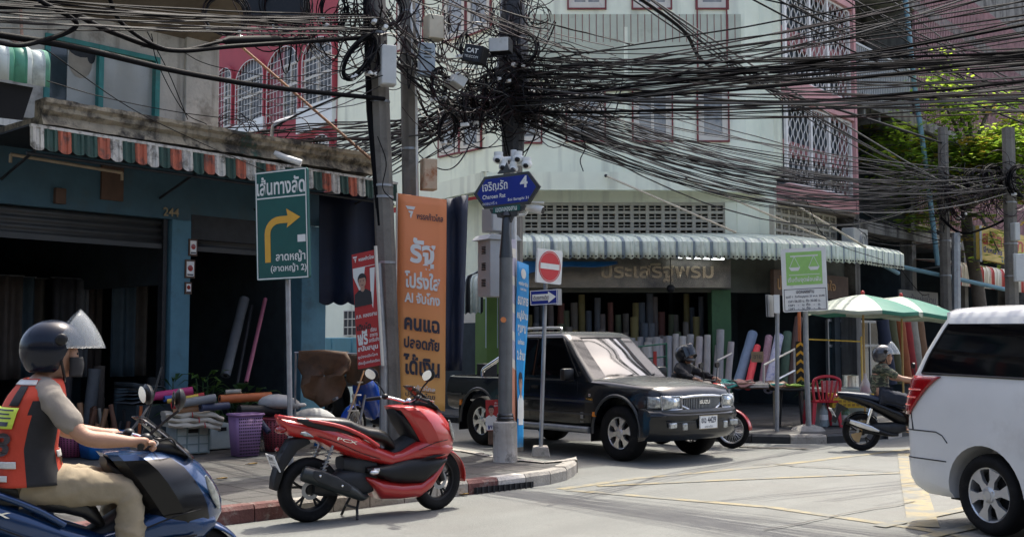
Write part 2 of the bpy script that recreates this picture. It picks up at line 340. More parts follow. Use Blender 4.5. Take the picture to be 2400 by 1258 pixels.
# ================================================================ LEFT SHOPHOUSE
L = Frame((-4.62, 15.6), U)
m_teal = mat('teal_paint', (0.03, 0.21, 0.19), 0.5, 0.2, 6, dirt=((0.08, 0.09, 0.08), 0.6, 5, 0.55))
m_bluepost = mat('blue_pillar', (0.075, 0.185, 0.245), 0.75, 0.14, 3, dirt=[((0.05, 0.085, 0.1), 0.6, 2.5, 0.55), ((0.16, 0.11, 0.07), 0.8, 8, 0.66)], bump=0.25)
m_bluewall_shaded = mat('blue_wall_shaded', (0.04, 0.095, 0.13), 0.75, 0.14, 3, dirt=[((0.05, 0.085, 0.1), 0.7, 2.5, 0.52), ((0.16, 0.11, 0.07), 0.8, 8, 0.66)], bump=0.25)  # pillar blue made darker: the awning's shade is put into this colour
m_oldwhite = mat('old_whitewash', (0.50, 0.47, 0.41), 0.85, 0.15, 2, dirt=[((0.16, 0.14, 0.115), 0.75, 1.8, 0.54)], streak=((0.10, 0.085, 0.07), 0.8, 5, 0.53), bump=0.4, bscale=20)
m_ledge = mat('weathered_ledge', (0.33, 0.28, 0.20), 0.9, 0.25, 4, bump=0.7, bscale=18, dirt=[((0.025, 0.022, 0.02), 0.95, 3.2, 0.46), ((0.05, 0.21, 0.15), 0.9, 1.6, 0.62), ((0.52, 0.49, 0.42), 0.8, 7, 0.66)], streak=((0.04, 0.035, 0.03), 0.85, 7, 0.52))
m_soffit = mat('brown_soffit', (0.15, 0.125, 0.095), 0.9, 0.2, 2, dirt=((0.07, 0.055, 0.04), 0.7, 3, 0.5))
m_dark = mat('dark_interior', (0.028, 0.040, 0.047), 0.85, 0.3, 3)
m_shutter = mat('shutter', (0.045, 0.048, 0.05), 0.5, 0.18, 4, metal=0.3, dirt=((0.05, 0.045, 0.04), 0.6, 4, 0.5))
m_pane = mat('old_pane', (0.40, 0.40, 0.36), 0.3, 0.1, 3, coat=0.6, dirt=((0.2, 0.19, 0.17), 0.5, 3, 0.55))
m_panedark = mat('dark_pane', (0.025, 0.04, 0.045), 0.12, 0.3, 4, coat=0.5)
m_brown = mat('brown_board', (0.09, 0.05, 0.032), 0.7, 0.2, 6)
m_brass = mat('old_brass', (0.30, 0.24, 0.14), 0.45, 0.15, 20, metal=0.4)
ls = fthing(L, 'shophouse', 'weathered blue shophouse open to the pavement, with half-raised shutter and number 244 over the door', 'shophouse')
xl = L.X(-260); xp = L.X(402); xp1 = L.X(447); xe = L.X(500); xq = L.X(705); xq1 = L.X(762)
zled = L.px(430, 285)[1]                           # the top of the ledge
b = MB()                                           # upper storey wall round the window
wx0, wx1 = L.X(96), L.X(358); wz1 = L.px(230, 105)[1]; wz0 = L.px(230, 262)[1]
b.bb(xl, wx0, 0, .2, zled - .3, 13); b.bb(wx1, xe, 0, .2, zled - .3, 13); b.bb(wx0, wx1, 0.002, .2, wz1, 13); b.bb(wx0, wx1, 0.002, .2, zled - .3, wz0)
b.bb(xe - .55, xe, -.06, 0, zled - .3, 8.4); b.bb(xe - .2, xe, .2, 7, zled - .3, 13)
b.make('wall', m_oldwhite, ls, bevel=.01)
b = MB(); zs = L.px(500, 84)[1]
b.bb(xl, xe + .5, -1.25, .5, zs + .25, zs + .4); b.prism([(-1.25, zs + .25), (.0, zs + .25), (0, zs - .15)], xl, xe - .1, 'x'); b.make('roof_slab', m_soffit, ls)
b = MB(); b.bb(xl, xe + .55, -1.3, -1.24, zs + .22, zs + .75); b.make('roof_edge', m_oldwhite, ls)
wn = MB()
for x in (wx0, L.X(224), wx1): wn.bb(x - .035, x + .035, -.03, .06, wz0, wz1)
wn.bb(wx0, wx1, -.025, .055, wz1 - .06, wz1); wn.bb(wx0, wx1, -.025, .055, wz0, wz0 + .05)
wn = wn.make('window', m_teal, ls)
b = MB(); b.bb(L.X(226), wx1, .06, .09, wz0, wz1); b.bb(L.X(150), L.X(218), .05, .06, wz0, wz0 + .9); b.make('pane', m_pane, wn)
b = MB(); b.bb(wx0, L.X(224), .062, .09, wz0, wz1); b.make('pane', m_panedark, wn)
m_face = mat('faded_portrait', (0.30, 0.26, 0.2), 0.6, 0.15, 8)
b = MB(); hx, hz = L.X(180), wz0 + .55                  # a faded portrait print behind the glass
for c, r, mi in (((hx, .045, hz + .1), (.17, .004, .24), 0), ((hx, .041, hz + .27), (.19, .004, .13), 1), ((hx + .15, .042, hz + .2), (.06, .004, .12), 1)): b.ell(c, r, 16, 9, mi)
b.make('portrait_print', [m_face, m_darkgrey], wn)
# ledge (concrete canopy gutter), it runs past the storey above
def ledge_pt(px, py, off=-1.0): return L.px(px, py, off)
x0, x1 = L.X(80, -1.0), L.X(866, -1.0); zt = (L.px(80, 225, -1)[1] + L.px(860, 368, -1)[1]) / 2; zb = (L.px(80, 292, -1)[1] + L.px(740, 392, -1)[1]) / 2
b = MB()
prof = [(-1.12, zb), (-1.06, zb + .12), (-1.12, zb + .17), (-1.12, zt - .09), (-1.16, zt - .05), (-1.16, zt), (-.9, zt), (-.9, zb + .1), (0.1, zb + .1), (.1, zb)]
N = 60; rg = []
for i in range(N + 1):
    x = x0 + (x1 - x0) * i / N; rg.append([V((x, y + random.uniform(-.006, .006), z + random.uniform(-.008, .008))) for y, z in prof])
b.rings(rg); b.make('ledge', m_ledge, ls)
zf1 = (L.px(0, 470)[1] + L.px(395, 517)[1]) / 2; zf0 = zb + .05
b = MB(); b.bb(xl, xp1 + .0, 0.01, .2, zf1, zf0); b.bb(xp1, xq1, .05, .2, zf1 + .1, zf0); b.make('wall', m_bluewall_shaded, ls)
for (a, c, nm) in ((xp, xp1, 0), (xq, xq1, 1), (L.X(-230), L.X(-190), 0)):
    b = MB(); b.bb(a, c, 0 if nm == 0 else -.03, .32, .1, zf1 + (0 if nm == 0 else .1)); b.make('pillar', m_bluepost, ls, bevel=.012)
zsb = L.px(395, 572)[1]
def shutter(xa, xb, z0, z1, y):
    b = MB(); n = int((z1 - z0) / .025)
    b.grid(lambda u, v: V((xa + (xb - xa) * v, y + .018 * cos((z0 + (z1 - z0) * u) * 2 * pi / .1), z0 + (z1 - z0) * u)), n, 1); b.bb(xa, xb, y - .02, y + .02, z0 - .06, z0)
    return b.make('roller_shutter', m_shutter, ls, smooth=40, solid=.004)
shutter(L.X(-225), L.X(392), zsb, zf1, .12)
shutter(xp1 + .06, xq - .02, zf1 - .35, zf1 + .1, .16)
b = MB(); b.bb(xp1 + .04, xq - .03, .06, .14, zf1 - .25, zf1 + .1); b.make('shutter_box', m_darkgrey, ls)
b = MB(); b.bb(L.X(-225) - .02, L.X(392) + .02, .2, .28, zf1 - .02, zf1); 
for x in (L.X(-222), L.X(392)): b.bb(x - .03, x + .03, .06, .18, .15, zf1)
b.make('shutter_rail', m_darkgrey, ls)
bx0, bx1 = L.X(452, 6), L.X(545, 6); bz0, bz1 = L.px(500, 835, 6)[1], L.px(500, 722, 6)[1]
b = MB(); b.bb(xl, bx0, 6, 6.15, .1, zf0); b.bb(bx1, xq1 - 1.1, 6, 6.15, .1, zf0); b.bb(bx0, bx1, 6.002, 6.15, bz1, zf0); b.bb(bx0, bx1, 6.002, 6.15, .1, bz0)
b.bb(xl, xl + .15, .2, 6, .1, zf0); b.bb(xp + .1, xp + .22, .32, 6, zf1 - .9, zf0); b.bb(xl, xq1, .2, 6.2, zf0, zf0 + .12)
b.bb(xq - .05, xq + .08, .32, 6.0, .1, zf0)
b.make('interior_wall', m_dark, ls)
b = MB(); b.bb(xq1 - 1.15, xq1 - .85, 5.9, 6.2, .1, zf0); b.make('pillar', m_bluewall_shaded, ls)
x, z = L.px(402, 497, -.02); b = MB(); b.text('244', (x, -.012, z), h=.12, off=.012); b.make('house_number', m_brass, ls, solid=.015)
b = MB()
for px, py, wd, h in ((452, 580, .14, .24), (445, 630, .16, .26), (441, 675, .11, .17)):
    x, z = L.px(px, py, -.01); b.bb(x - wd / 2, x + wd / 2, -.02, -.003, z - h / 2, z + h / 2, 0); b.bb(x - wd / 2 + .02, x + wd / 2 - .02, -.024, -.02, z - h / 2 + .025, z + h / 2 - .025, 1)
    b.ell((x, -.024, z + .01), (wd * .28, .003, wd * .28), 12, 7, 2); b.bb(x - wd * .3, x + wd * .3, -.027, -.024, z - h * .36, z - h * .28, 3)
b.make('pillar_notice', [m_brown, m_plate, m_redlens, m_ink], ls)
b = MB(); x, z = L.px(262, 430, .0); b.bb(x - .16, x + .16, -.03, .01, z - .23, z + .23); b.make('wall_board', m_brown, ls, bevel=.006); b = MB(); x, z = L.px(138, 460, 0); b.bb(x - .07, x + .07, -.06, .01, z - .1, z + .1); b.make('wall_box', m_brown, ls, bevel=.006)
b = MB(); a, c = L.px(25, 362, -.35), L.px(286, 405, -.35); b.cyl((a[0], -.35, a[1]), (c[0], -.35, c[1]), .022); b.cyl((a[0], -.35, a[1]), (a[0], -.35, a[1] - .1), .02); b.cyl((c[0], -.35, c[1]), (c[0], -.35, c[1] - .1), .02); b.make('tube_lamp_holder', mat('old_cream', (0.35, 0.28, 0.19), .6, .2, 8), ls)
mb = thing('meter_box', 'grey weathered meter box fixed high on the blue corner pillar', 'meter box', L.W(xq1 + .1, .0, L.px(765, 540, 0)[1]), L.rz)
b = MB(); b.bb(-.12, .12, -.1, .1, -.2, .16); b.prism([(-.14, .16), (.14, .16), (.1, .24), (-.1, .24)], -.12, .12); b.make('case', m_oldwhite, mb, bevel=.012)
b = MB(); b.bb(-.08, .08, -.108, -.1, -.14, .02); b.make('cover', m_steel, mb)
# rusty brace and the down pipe on the ledge end
br = thing('roof_brace', 'long rusty iron rod slanting across the red arched windows', 'iron rod', (0, 0, 0))
b = MB(); b.cyl(P(560, 105, 17), P(868, 372, 15.6), .022, n=8); b.make('rod', mat('rusty_iron', (0.22, 0.11, 0.06), .8, .35, 9), br)
pp = thing('conduit_pipe', 'bent grey pipe standing on the mossy ledge', 'pipe', L.W(L.X(628, -1.0), -1.0, zt)); o = pp.location
b = MB(); b.tube(spline([P(627, 375, 17) - o, P(637, 320, 17) - o, P(645, 290, 17) - o, P(690, 275, 17.3) - o], 5), .03, 8); b.make('bent_pipe', m_steel, pp, smooth=40)
pv = thing('drain_spout', 'short white plastic spout poking out under the mossy ledge', 'spout', L.W(L.X(665, -1.15), -1.15, L.px(665, 370, -1.15)[1]), L.rz)
b = MB(); b.tube([(-.12, .1, .06), (0, 0, 0), (.16, -.16, -.07)], .05, 10); b.make('spout', m_white, pv, smooth=40)
# ================================================================ AWNINGS ON THE LEFT
m_aw = [mat('awning_white', (0.52, 0.50, 0.45), .6, .12, 6, dirt=[((0.1, 0.09, 0.07), .9, 8, .48)]), mat('awning_green', (0.02, 0.06, 0.045), .6, .2, 6, dirt=((0.02, 0.025, 0.02), .7, 9, .52)),
        mat('awning_orange', (0.40, 0.10, 0.05), .6, .15, 6, dirt=((0.09, 0.05, 0.04), .85, 8, .48))]
aw = fthing(L, 'awning', 'scalloped valance awning of red, white and dark green metal strips along the blue shophouse', 'awning')
off = -1.32
ax0, ax1 = L.X(62, off), L.X(930, off)
z0_, z1_ = L.px(62, 294, off)[1], L.px(930, 432, off)[1]
zz = lambda x: z0_ + (z1_ - z0_) * (x - ax0) / (ax1 - ax0)
b = MB(); n = 35; sw = (ax1 - ax0) / n; pat = [0, 1, 2]
for i in range(n):
    x = ax0 + i * sw; mi = pat[i % 3]; h = .27 + random.uniform(-.01, .012); zt_ = zz(x + sw / 2)
    if i in (3, 4): mi = 1
    prof = [0, .14, .30, .38, .5, .62, .70, .86, 1]; dy = [0.012, -.012, -.012, .006, .006, .006, -.012, -.012, .012]; dz = [-.045, -.012, .0, .0, 0, 0, 0, -.012, -.045]
    top = [V((x + sw * p, off + d, zt_)) for p, d in zip(prof, dy)]; bot = [V((x + sw * p, off + d - .02 + random.uniform(-.004, .004), zt_ - h - q)) for p, d, q in zip(prof, dy, dz)]
    k = len(prof); b.add(top + bot, [(j, j + 1, k + j + 1, k + j) for j in range(k - 1)], mi)
b.make('valance', m_aw, aw, solid=.006)
b = MB(); b.add([(ax0, off - .015, z0_ + .03), (ax1, off - .015, z1_ + .03), (ax1, off - .015, z1_ - .005), (ax0, off - .015, z0_ - .005), (ax0, off + .03, z0_ + .03), (ax1, off + .03, z1_ + .03), (ax1, off + .03, z1_ - .005), (ax0, off + .03, z0_ - .005)], [(0, 1, 2, 3), (4, 7, 6, 5), (0, 4, 5, 1), (3, 2, 6, 7), (0, 3, 7, 4), (1, 5, 6, 2)]); b.make('edge_trim', m_aw[0], aw)
b = MB(); b.add([(ax0, off + .03, z0_ + .02), (ax1, off + .03, z1_ + .02), (ax1, 0, z1_ - .02), (ax0, 0, z0_ - .02)], [(0, 1, 2, 3)]); b.make('sheet_roof', m_darkgrey, aw, solid=.02)
b = MB()
for x in (ax0 + .3, -.4, 1.2, ax1 - .2): b.cyl((x, off + .05, zz(x) - .05), (x, .02, zz(x) - .45), .018, n=8)
b.cyl((ax0, off + .08, z0_ - .3), (ax1, off + .08, z1_ - .3), .02, n=8); b.make('bracket', m_darkgrey, aw)
m_gaw = [mat('awning_pale', (0.55, 0.60, 0.55), .5, .1, 4, dirt=((0.25, 0.27, 0.24), .6, 5, .52)), mat('awning_midgreen', (0.09, 0.30, 0.19), .5, .15, 4, dirt=((0.07, 0.12, 0.09), .7, 5, .52))]
def curved_awning(name, label, F_, x0, x1, yw, yf, zw, zf, drop, pitch, mats, cols, rods, scal=True):
    """ribbed metal sheet rolling over at its front edge, scalloped lip"""
    t = fthing(F_, name, label, 'awning'); b = MB(); n = int((x1 - x0) / pitch); r = .16
    prof = [(yw, zw), (yw + (yf - yw) * .5, zw + (zf - zw) * .45), (yf + r, zf)] + [(yf + r - r * sin(R(a)), zf - r + r * cos(R(a))) for a in (22, 45, 68, 90)] + [(yf, zf - r - drop)]
    for i in range(n):
        xa = x0 + i * pitch; rg = []
        for j, (fr, dh) in enumerate(((0, 0), (.62, 0), (.70, .022), (.92, .022), (1, 0))):
            x = xa + pitch * fr; rr = []
            for q, (y, z) in enumerate(prof):
                lip = q == len(prof) - 1; dz = 0
                if lip and scal: dz = -.05 * abs(sin(pi * 2 * fr))
                rr.append(V((x, y - (dh if q > 3 else 0), z + (dh if q <= 4 else 0) + dz)))
            rg.append(rr)
        b.rings(rg, lambda k, l: cols[i % len(cols)] if k in (0, 1) else cols[(i + 1) % len(cols)], cap=False, closed=False)
    b.make('sheet', mats, t, smooth=30, solid=.008)
    b = MB(); b.cyl((x0, yf + .12, zf - .1), (x0 + n * pitch, yf + .12, zf - .1), .02, n=8)
    for x in (x0 + .1, (x0 + x1) / 2, x1 - .1): b.cyl((x, yf + .12, zf - .1), (x, yw, zw - .3), .018, n=8)
    b.make('frame', m_steel, t)
    return t
xg1 = L.X(104, -1.9)
ga = curved_awning('awning', 'green and white ribbed metal awning rolling over at the top left corner', L, xg1 - 3.0, xg1, -.1, -1.9, L.px(60, 108, -1.2)[1], L.px(60, 118, -1.7)[1], .26, .2, m_gaw, [0, 1], None, scal=False)
b = MB(); a = L.px(52, 108, -1.2); c = L.px(4, 62, -.4); b.cyl((a[0], -1.2, a[1]), (c[0], -.2, c[1]), .02, n=8); a2 = L.px(48, 15, -.9); b.cyl((a[0], -1.2, a[1]), (a2[0], -.9, a2[1]), .018, n=8); b.make('stay_rod', mat('rust_rod', (0.26, .15, .1), .7, .3, 9), ga)
b = MB(); b.add([(xg1 - 3, -1.8, L.px(40, 200, -1.8)[1]), (xg1 - .14, -1.8, L.px(75, 205, -1.8)[1]), (xg1 - .2, -1.7, L.px(70, 285, -1.7)[1]), (xg1 - 3, -1.7, L.px(0, 300, -1.7)[1])], [(0, 1, 2, 3)]); b.make('side_curtain', m_hole, ga, solid=.03)
# ================================================================ SIDE-STREET ROW: red house and the side of the corner building
Wf = Frame((-0.18, 23.0), (0.628, -0.778))
m_mint = mat('mint_render', (0.84, 0.87, 0.70), 0.8, 0.05, 1.5, dirt=[((0.60, 0.64, 0.53), 0.4, 0.8, 0.55), ((0.3, 0.3, 0.26), 0.5, 2.2, 0.66)], streak=((0.40, 0.41, 0.34), 0.7, 3, 0.53), bump=0.12, bscale=60)
m_pinkred = mat('crimson_render', (0.36, 0.05, 0.065), 0.75, 0.08, 2, dirt=((0.27, 0.05, 0.06), 0.6, 1.5, 0.55))
m_maroon = mat('maroon_panel', (0.22, 0.025, 0.035), 0.5, 0.12, 3)
m_cream = mat('cream_frame', (0.62, 0.58, 0.50), 0.6, 0.08, 6, dirt=((0.3, 0.27, 0.22), .4, 6, .56))
m_grille = mat('grille_white', (0.68, 0.66, 0.62), 0.5, 0.1, 9)
m_rhpane = mat('town_pane', (0.07, 0.075, 0.08), 0.4, 0.5, 2, spec=.3)
m_curtain = mat('curtained_pane', (0.27, 0.26, 0.235), 0.25, 0.35, 3, coat=0.7, dirt=((0.06, 0.07, 0.08), .8, 1.6, .48))
m_redframe = mat('red_window_trim', (0.19, 0.035, 0.035), 0.6, 0.15, 6)
rh = fthing(Wf, 'town_house', 'crimson town house with white-grilled arched windows behind the cables', 'house')
rx0, rx1 = Wf.X(430), Wf.X(786)
b = MB(); b.bb(rx0, rx1, 0, 8, 0, 12); b.make('wall', m_pinkred, rh)
zl0, zl1 = Wf.px(740, 258)[1], Wf.px(740, 238)[1]
def arch_window(px0, px1, ptop, pbot, half, split):
    x0, x1 = Wf.X(px0), Wf.X(px1); z1 = Wf.px((px0 + px1) / 2, ptop)[1]; z0 = Wf.px((px0 + px1) / 2, pbot)[1]; wd = x1 - x0; rr = wd * .5
    zs_ = z1 - rr * .62
    def outline(o): return [(x0 - o, z0)] + [((x0 + x1) / 2 - (rr + o) * cos(R(a)), zs_ + (rr * .62 + o) * sin(R(a))) for a in range(0, 181, 15)] + [(x1 + o, z0)]
    wn = MB(); inner, outer = outline(0), outline(.09); n = len(inner)
    for ya, yb in ((-.1, .01),):
        wn.rings([[V((p[0], ya, p[1])) for p in outer], [V((p[0], ya, p[1])) for p in inner], [V((p[0], yb, p[1])) for p in inner]], cap=False, closed=False)
        wn.rings([[V((p[0], ya, p[1])) for p in outer], [V((p[0], yb, p[1])) for p in outer]], cap=False, closed=False)
    wn = wn.make('window', m_pinkred, rh)
    b = MB(); b.prism(inner, -.012, .002); b.make('pane', m_rhpane, wn)
    b = MB(); xs = x0 + wd * split
    if half: b.prism([(x0, z0), (xs, z0), (xs, zs_ + rr * .6), (x0 + .02, zs_)], -.03, -.011)
    if b.v: b.make('panel', m_maroon, wn)
    b = MB(); xa = xs if half else x0
    for x in (xa + .03, (xa + x1) / 2, x1 - .03): b.bb(x - .03, x + .03, -.05, -.012, z0, zs_)
    for z in (z0 + .03, z0 + (zs_ - z0) * .62, zs_): b.bb(xa, x1, -.048, -.012, z - .03, z + .03)
    b.make('sash_frame', m_cream, wn)
    b = MB(); k = max(5, int(wd / .19))
    for i in range(1, k):
        x = x0 + wd * i / k; h = zs_ + .62 * sqrt(max(0, rr * rr - (x - (x0 + x1) / 2) ** 2)); b.bb(x - .006, x + .006, -.1, -.088, z0, h)
    for i in range(9):
        z = z0 + (zs_ - z0) * i / 7.0; hw = rr if z <= zs_ else sqrt(max(0, rr * rr - ((z - zs_) / .62) ** 2)); b.bb((x0 + x1) / 2 - hw, (x0 + x1) / 2 + hw, -.112, -.1, z - .006, z + .006)
    b.tube([V((p[0], -.1, p[1])) for p in inner], .014, 5); b.make('grille', m_grille, wn)
arch_window(505, 541, 166, 303, True, .45); arch_window(553, 616, 146, 290, False, 0); arch_window(627, 699, 115, 282, True, .5); arch_window(710, 780, 92, 246, False, 0)
arch_window(735, 775, 318, 366, False, 0)
b = MB(); b.bb(Wf.X(700), Wf.X(785), -.14, -.0, zl0 - .55, zl1 - .1); b.make('balcony_panel', m_white, rh); b = MB(); b.bb(Wf.X(500), Wf.X(620), -.12, 0, Wf.px(560, 325)[1], Wf.px(560, 296)[1]); b.make('balcony_panel', m_white, rh)
b = MB(); b.bb(rx0, rx1 + .02, -.05, 0, Wf.px(740, 300)[1] - .15, Wf.px(740, 300)[1] + .05); b.make('string_course', m_pinkred, rh)
# ================================================================ CORNER BUILDING
Cf = Frame((-0.18, 23.0), (1, 0)); Rf = Frame((5.4, 23.0), U)
cb = fthing(Cf, 'corner_building', 'pale mint corner block with a curved slab band over a cloth shop', 'building')
H0 = Cf.px(1400, 446, -.55)[1]; H1 = Cf.px(1400, 404, -.55)[1]           # underside and top of the slab band
def loc(F_, x, y): p = F_.W(x, y, 0) - Cf.o; return (p.x, p.y)
def wallpath(b, path, z0, z1, th, mi=0):
    n = len(path); P_ = [V((p[0], p[1], 0)) for p in path]; inn = []
    for i in range(n):
        t = (P_[min(i + 1, n - 1)] - P_[max(i - 1, 0)]).normalized(); inn.append(P_[i] + V((-t.y, t.x, 0)) * th)
    z = V((0, 0, 1)); b.rings([[P_[i] + z * z0, P_[i] + z * z1, inn[i] + z * z1, inn[i] + z * z0] for i in range(n)], mi)
path = [loc(Wf, rx1 + .02, 0), (0, 0), (4.6, 0), (5.1, .06), (5.45, .28), loc(Rf, .25, 0)]
b = MB(); wallpath(b, path, H1 - .2, 10.6, .3); b.make('wall', m_mint, cb)
band = [loc(Wf, -3.2, -.35), (-.5, -.45), (-.2, -.58), (1.2, -.62), (2.8, -.60), (4.0, -.5), (4.8, -.3), (5.3, -.02), (5.75, .4)]
band = [(p.x, p.y) for p in spline([(*q, 0) for q in band], 5)]
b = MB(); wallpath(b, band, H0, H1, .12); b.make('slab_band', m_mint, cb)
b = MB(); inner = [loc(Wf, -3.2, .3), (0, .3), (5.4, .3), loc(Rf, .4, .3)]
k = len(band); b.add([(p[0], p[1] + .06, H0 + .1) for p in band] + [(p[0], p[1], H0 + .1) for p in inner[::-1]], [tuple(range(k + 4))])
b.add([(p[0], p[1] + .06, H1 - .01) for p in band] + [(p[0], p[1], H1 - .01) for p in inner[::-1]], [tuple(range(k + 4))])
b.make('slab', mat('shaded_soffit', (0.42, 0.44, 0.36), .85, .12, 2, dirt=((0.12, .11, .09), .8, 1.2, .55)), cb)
# windows on the chamfer and on the side street
def window(F_, par, px0, px1, py0, py1, mull=1, trim=True, pane=None, y0=0.0, frame=None):
    x0, x1 = F_.X(px0, y0), F_.X(px1, y0); xm = (px0 + px1) / 2; z1 = F_.px(xm, py0, y0)[1]; z0 = F_.px(xm, py1, y0)[1]
    q = Matrix.Translation(par.location).inverted(); 
    T = (Matrix.Translation(par.location) @ Matrix.Rotation(par.rotation_euler.z, 4, 'Z')).inverted() @ Matrix.Translation(F_.o) @ Matrix.Rotation(F_.rz, 4, 'Z')
    wn = MB(T); t = .032
    if trim:
        for a in ((x0 - t, x0, z0 - t, z1 + t), (x1, x1 + t, z0 - t, z1 + t)): wn.bb(a[0], a[1], y0 - .05, y0, a[2], a[3])
        for a in ((z0 - t, z0), (z1, z1 + t)): wn.bb(x0, x1, y0 - .049, y0, *a)
    wn = wn.make('window', m_redframe if trim is True else trim, par)
    b = MB(T); f = .12 if trim else .05
    b.bb(x0, x0 + f, y0 - .035, y0, z0, z1); b.bb(x1 - f, x1, y0 - .035, y0, z0, z1); b.bb(x0, x1, y0 - .034, y0, z0, z0 + f); b.bb(x0, x1, y0 - .034, y0, z1 - f, z1)
    for i in range(1, mull + 1): x = x0 + (x1 - x0) * i / (mull + 1); b.bb(x - .03, x + .03, y0 - .033, y0, z0, z1)
    b.make('frame', frame or m_cream, wn)
    b = MB(T); b.bb(x0 + .04, x1 - .04, y0 - .012, y0 - .002, z0 + .04, z1 - .04); b.make('pane', pane or m_curtain, wn)
    return wn
for a in ((1216, 1268, 205, 334), (1330, 1418, 205, 330), (1487, 1577, 205, 330), (1640, 1710, 205, 330), (1335, 1421, -120, 20), (1488, 1577, -120, 20), (1640, 1712, -120, 20)): window(Cf, cb, *a, mull=0 if a[1] - a[0] < 75 else 1)
for a in ((1030, 1076, 262, 362), (1080, 1128, 250, 352), (1040, 1090, -30, 90), (1096, 1150, -40, 74), (930, 990, 0, 110)): window(Wf, cb, *a, mull=0)
b = MB(); zc = Cf.px(1450, 215)[1]; b.bb(1.1, 4.75, -.06, 0, zc + .0, zc + .32); b.bb(-.0, 5.0, -.03, 0, Cf.px(1450, 190)[1], Cf.px(1450, 35)[1] ); b.make('spandrel', mat('greenish_panel', (0.50, 0.53, 0.42), .8, .1, 2, dirt=((.3, .3, .22), .6, 1.5, .55)), cb)
b = MB()
for i in range(34): x = .05 + i * .146; b.bb(x, x + .012, -.036, -.03, Cf.px(1450, 100)[1], Cf.px(1450, 35)[1])
for px in (1640, 1710): x = Cf.X(px); b.bb(x - .015, x + .015, -.044, -.03, Cf.px(1450, 190)[1], 9)
b.make('cladding_seam', m_redframe, cb)
b = MB(); x = Cf.X(1470); b.bb(x - .04, x + .04, -.035, 0, H1, 8.2); x = Cf.X(1215); b.bb(x - .05, x + .05, -.035, 0, H1, 10.6); b.make('rib', m_mint, cb)
# ventilation blocks under the band
m_block = mat('vent_block', (0.46, 0.43, 0.35), .85, .12, 4, dirt=((.2, .18, .14), .6, 4, .55))
def vents(F_, par, x0, x1, z0, z1, y, nb, rows):
    T = (Matrix.Translation(par.location) @ Matrix.Rotation(par.rotation_euler.z, 4, 'Z')).inverted() @ Matrix.Translation(F_.o) @ Matrix.Rotation(F_.rz, 4, 'Z')
    b = MB(T); pw = (x1 - x0) / nb; ph = (z1 - z0) / rows
    for i in range(nb + 1): x = x0 + i * pw; b.bb(x - .035, x + .035, y, y + .12, z0, z1)
    for i in range(nb): x = x0 + (i + .5) * pw; b.bb(x - .011, x + .011, y + .02, y + .12, z0, z1)
    for j in range(rows + 1): z = z0 + j * ph; b.bb(x0, x1, y + .003, y + .121, z - .03, z + .03)
    for j in range(rows): z = z0 + (j + .5) * ph; b.bb(x0, x1, y + .05, y + .119, z - .011, z + .011)
    b.make('vent_block_wall', m_block, par)
    b = MB(T); b.bb(x0, x1, y + .2, y + .26, z0, z1); b.make('vent_backing', m_hole, par)
za, zb_ = Cf.px(1450, 556)[1], Cf.px(1450, 478)[1]
vents(Cf, cb, .1, 4.62, za, zb_, .0, 14, 4); vents(Rf, cb, .15, 3.2, za, zb_, .0, 9, 4)
b = MB(); wallpath(b, [(0, .02), (4.7, .02), (5.3, .2), loc(Rf, .2, .02), loc(Rf, 3.7, .02)], zb_ + .02, H0 + .1, .1)
b.bb(4.62, 4.86, -.02, .3, za, zb_ + .03); b.make('lintel', m_mint, cb)
zS = Cf.px(1450, 600, -.2)[1]; zS0 = Cf.px(1450, 678, -.2)[1]
b = MB(); wallpath(b, [(-.3, .04), (4.7, .04), (5.3, .22), loc(Rf, .2, .04), loc(Rf, 3.7, .04)], zS0 - .05, za - .02, .15); b.make('fascia_wall', mat('fascia_awning_shade', (.09, .095, .08), .8, .2, 3), cb)  # fascia coloured dark to stand for the shade under the awning
b = MB(); wallpath(b, [(4.87, -.01), (5.1, .04), (5.38, .22), loc(Rf, .16, -.01)], za - .03, zb_ + .04, .12); b.make('corner_pier', m_mint, cb)
m_greenwall = mat('green_pillar', (0.055, 0.135, 0.06), .7, .15, 3, dirt=((.03, .05, .03), .7, 3, .52))
m_lime = mat('lime_wall', (0.10, 0.18, 0.04), .7, .12, 3, dirt=((.08, .12, .04), .6, 3, .55))
for a, c, mm in ((-.35, .12, m_lime), (4.32, 4.72, m_greenwall)):
    b = MB(); b.bb(a, c, 0, .5, .1, zS0); b.make('pillar', mm, cb, bevel=.01)
T_ = lambda F_, par: (Matrix.Translation(par.location) @ Matrix.Rotation(par.rotation_euler.z, 4, 'Z')).inverted() @ Matrix.Translation(F_.o) @ Matrix.Rotation(F_.rz, 4, 'Z')
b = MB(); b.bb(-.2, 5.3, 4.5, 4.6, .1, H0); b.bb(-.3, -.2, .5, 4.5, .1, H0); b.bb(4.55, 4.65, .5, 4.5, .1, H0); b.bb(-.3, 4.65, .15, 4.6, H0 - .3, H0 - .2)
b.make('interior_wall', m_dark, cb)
b = MB(T_(Wf, cb)); b.bb(rx1 + .02, -.55, .1, .25, .1, H0); b.make('side_wall', m_mint, cb)
b = MB(T_(Wf, cb)); b.bb(-5.5, -.9, -.02, .1, 2.0, 2.75, 0); b.bb(-5.5, -.6, -.04, .1, .1, 2.0, 1); b.make('side_shopfront', [m_cream, m_dark], cb)
b = MB(T_(Wf, cb)); x0, x1 = Wf.X(1116, -.06), Wf.X(1168, -.06); b.bb(x0, x1, -.08, -.041, .15, Wf.px(1140, 700, -.06)[1]); b.make('shutter_panel', m_lime, cb)
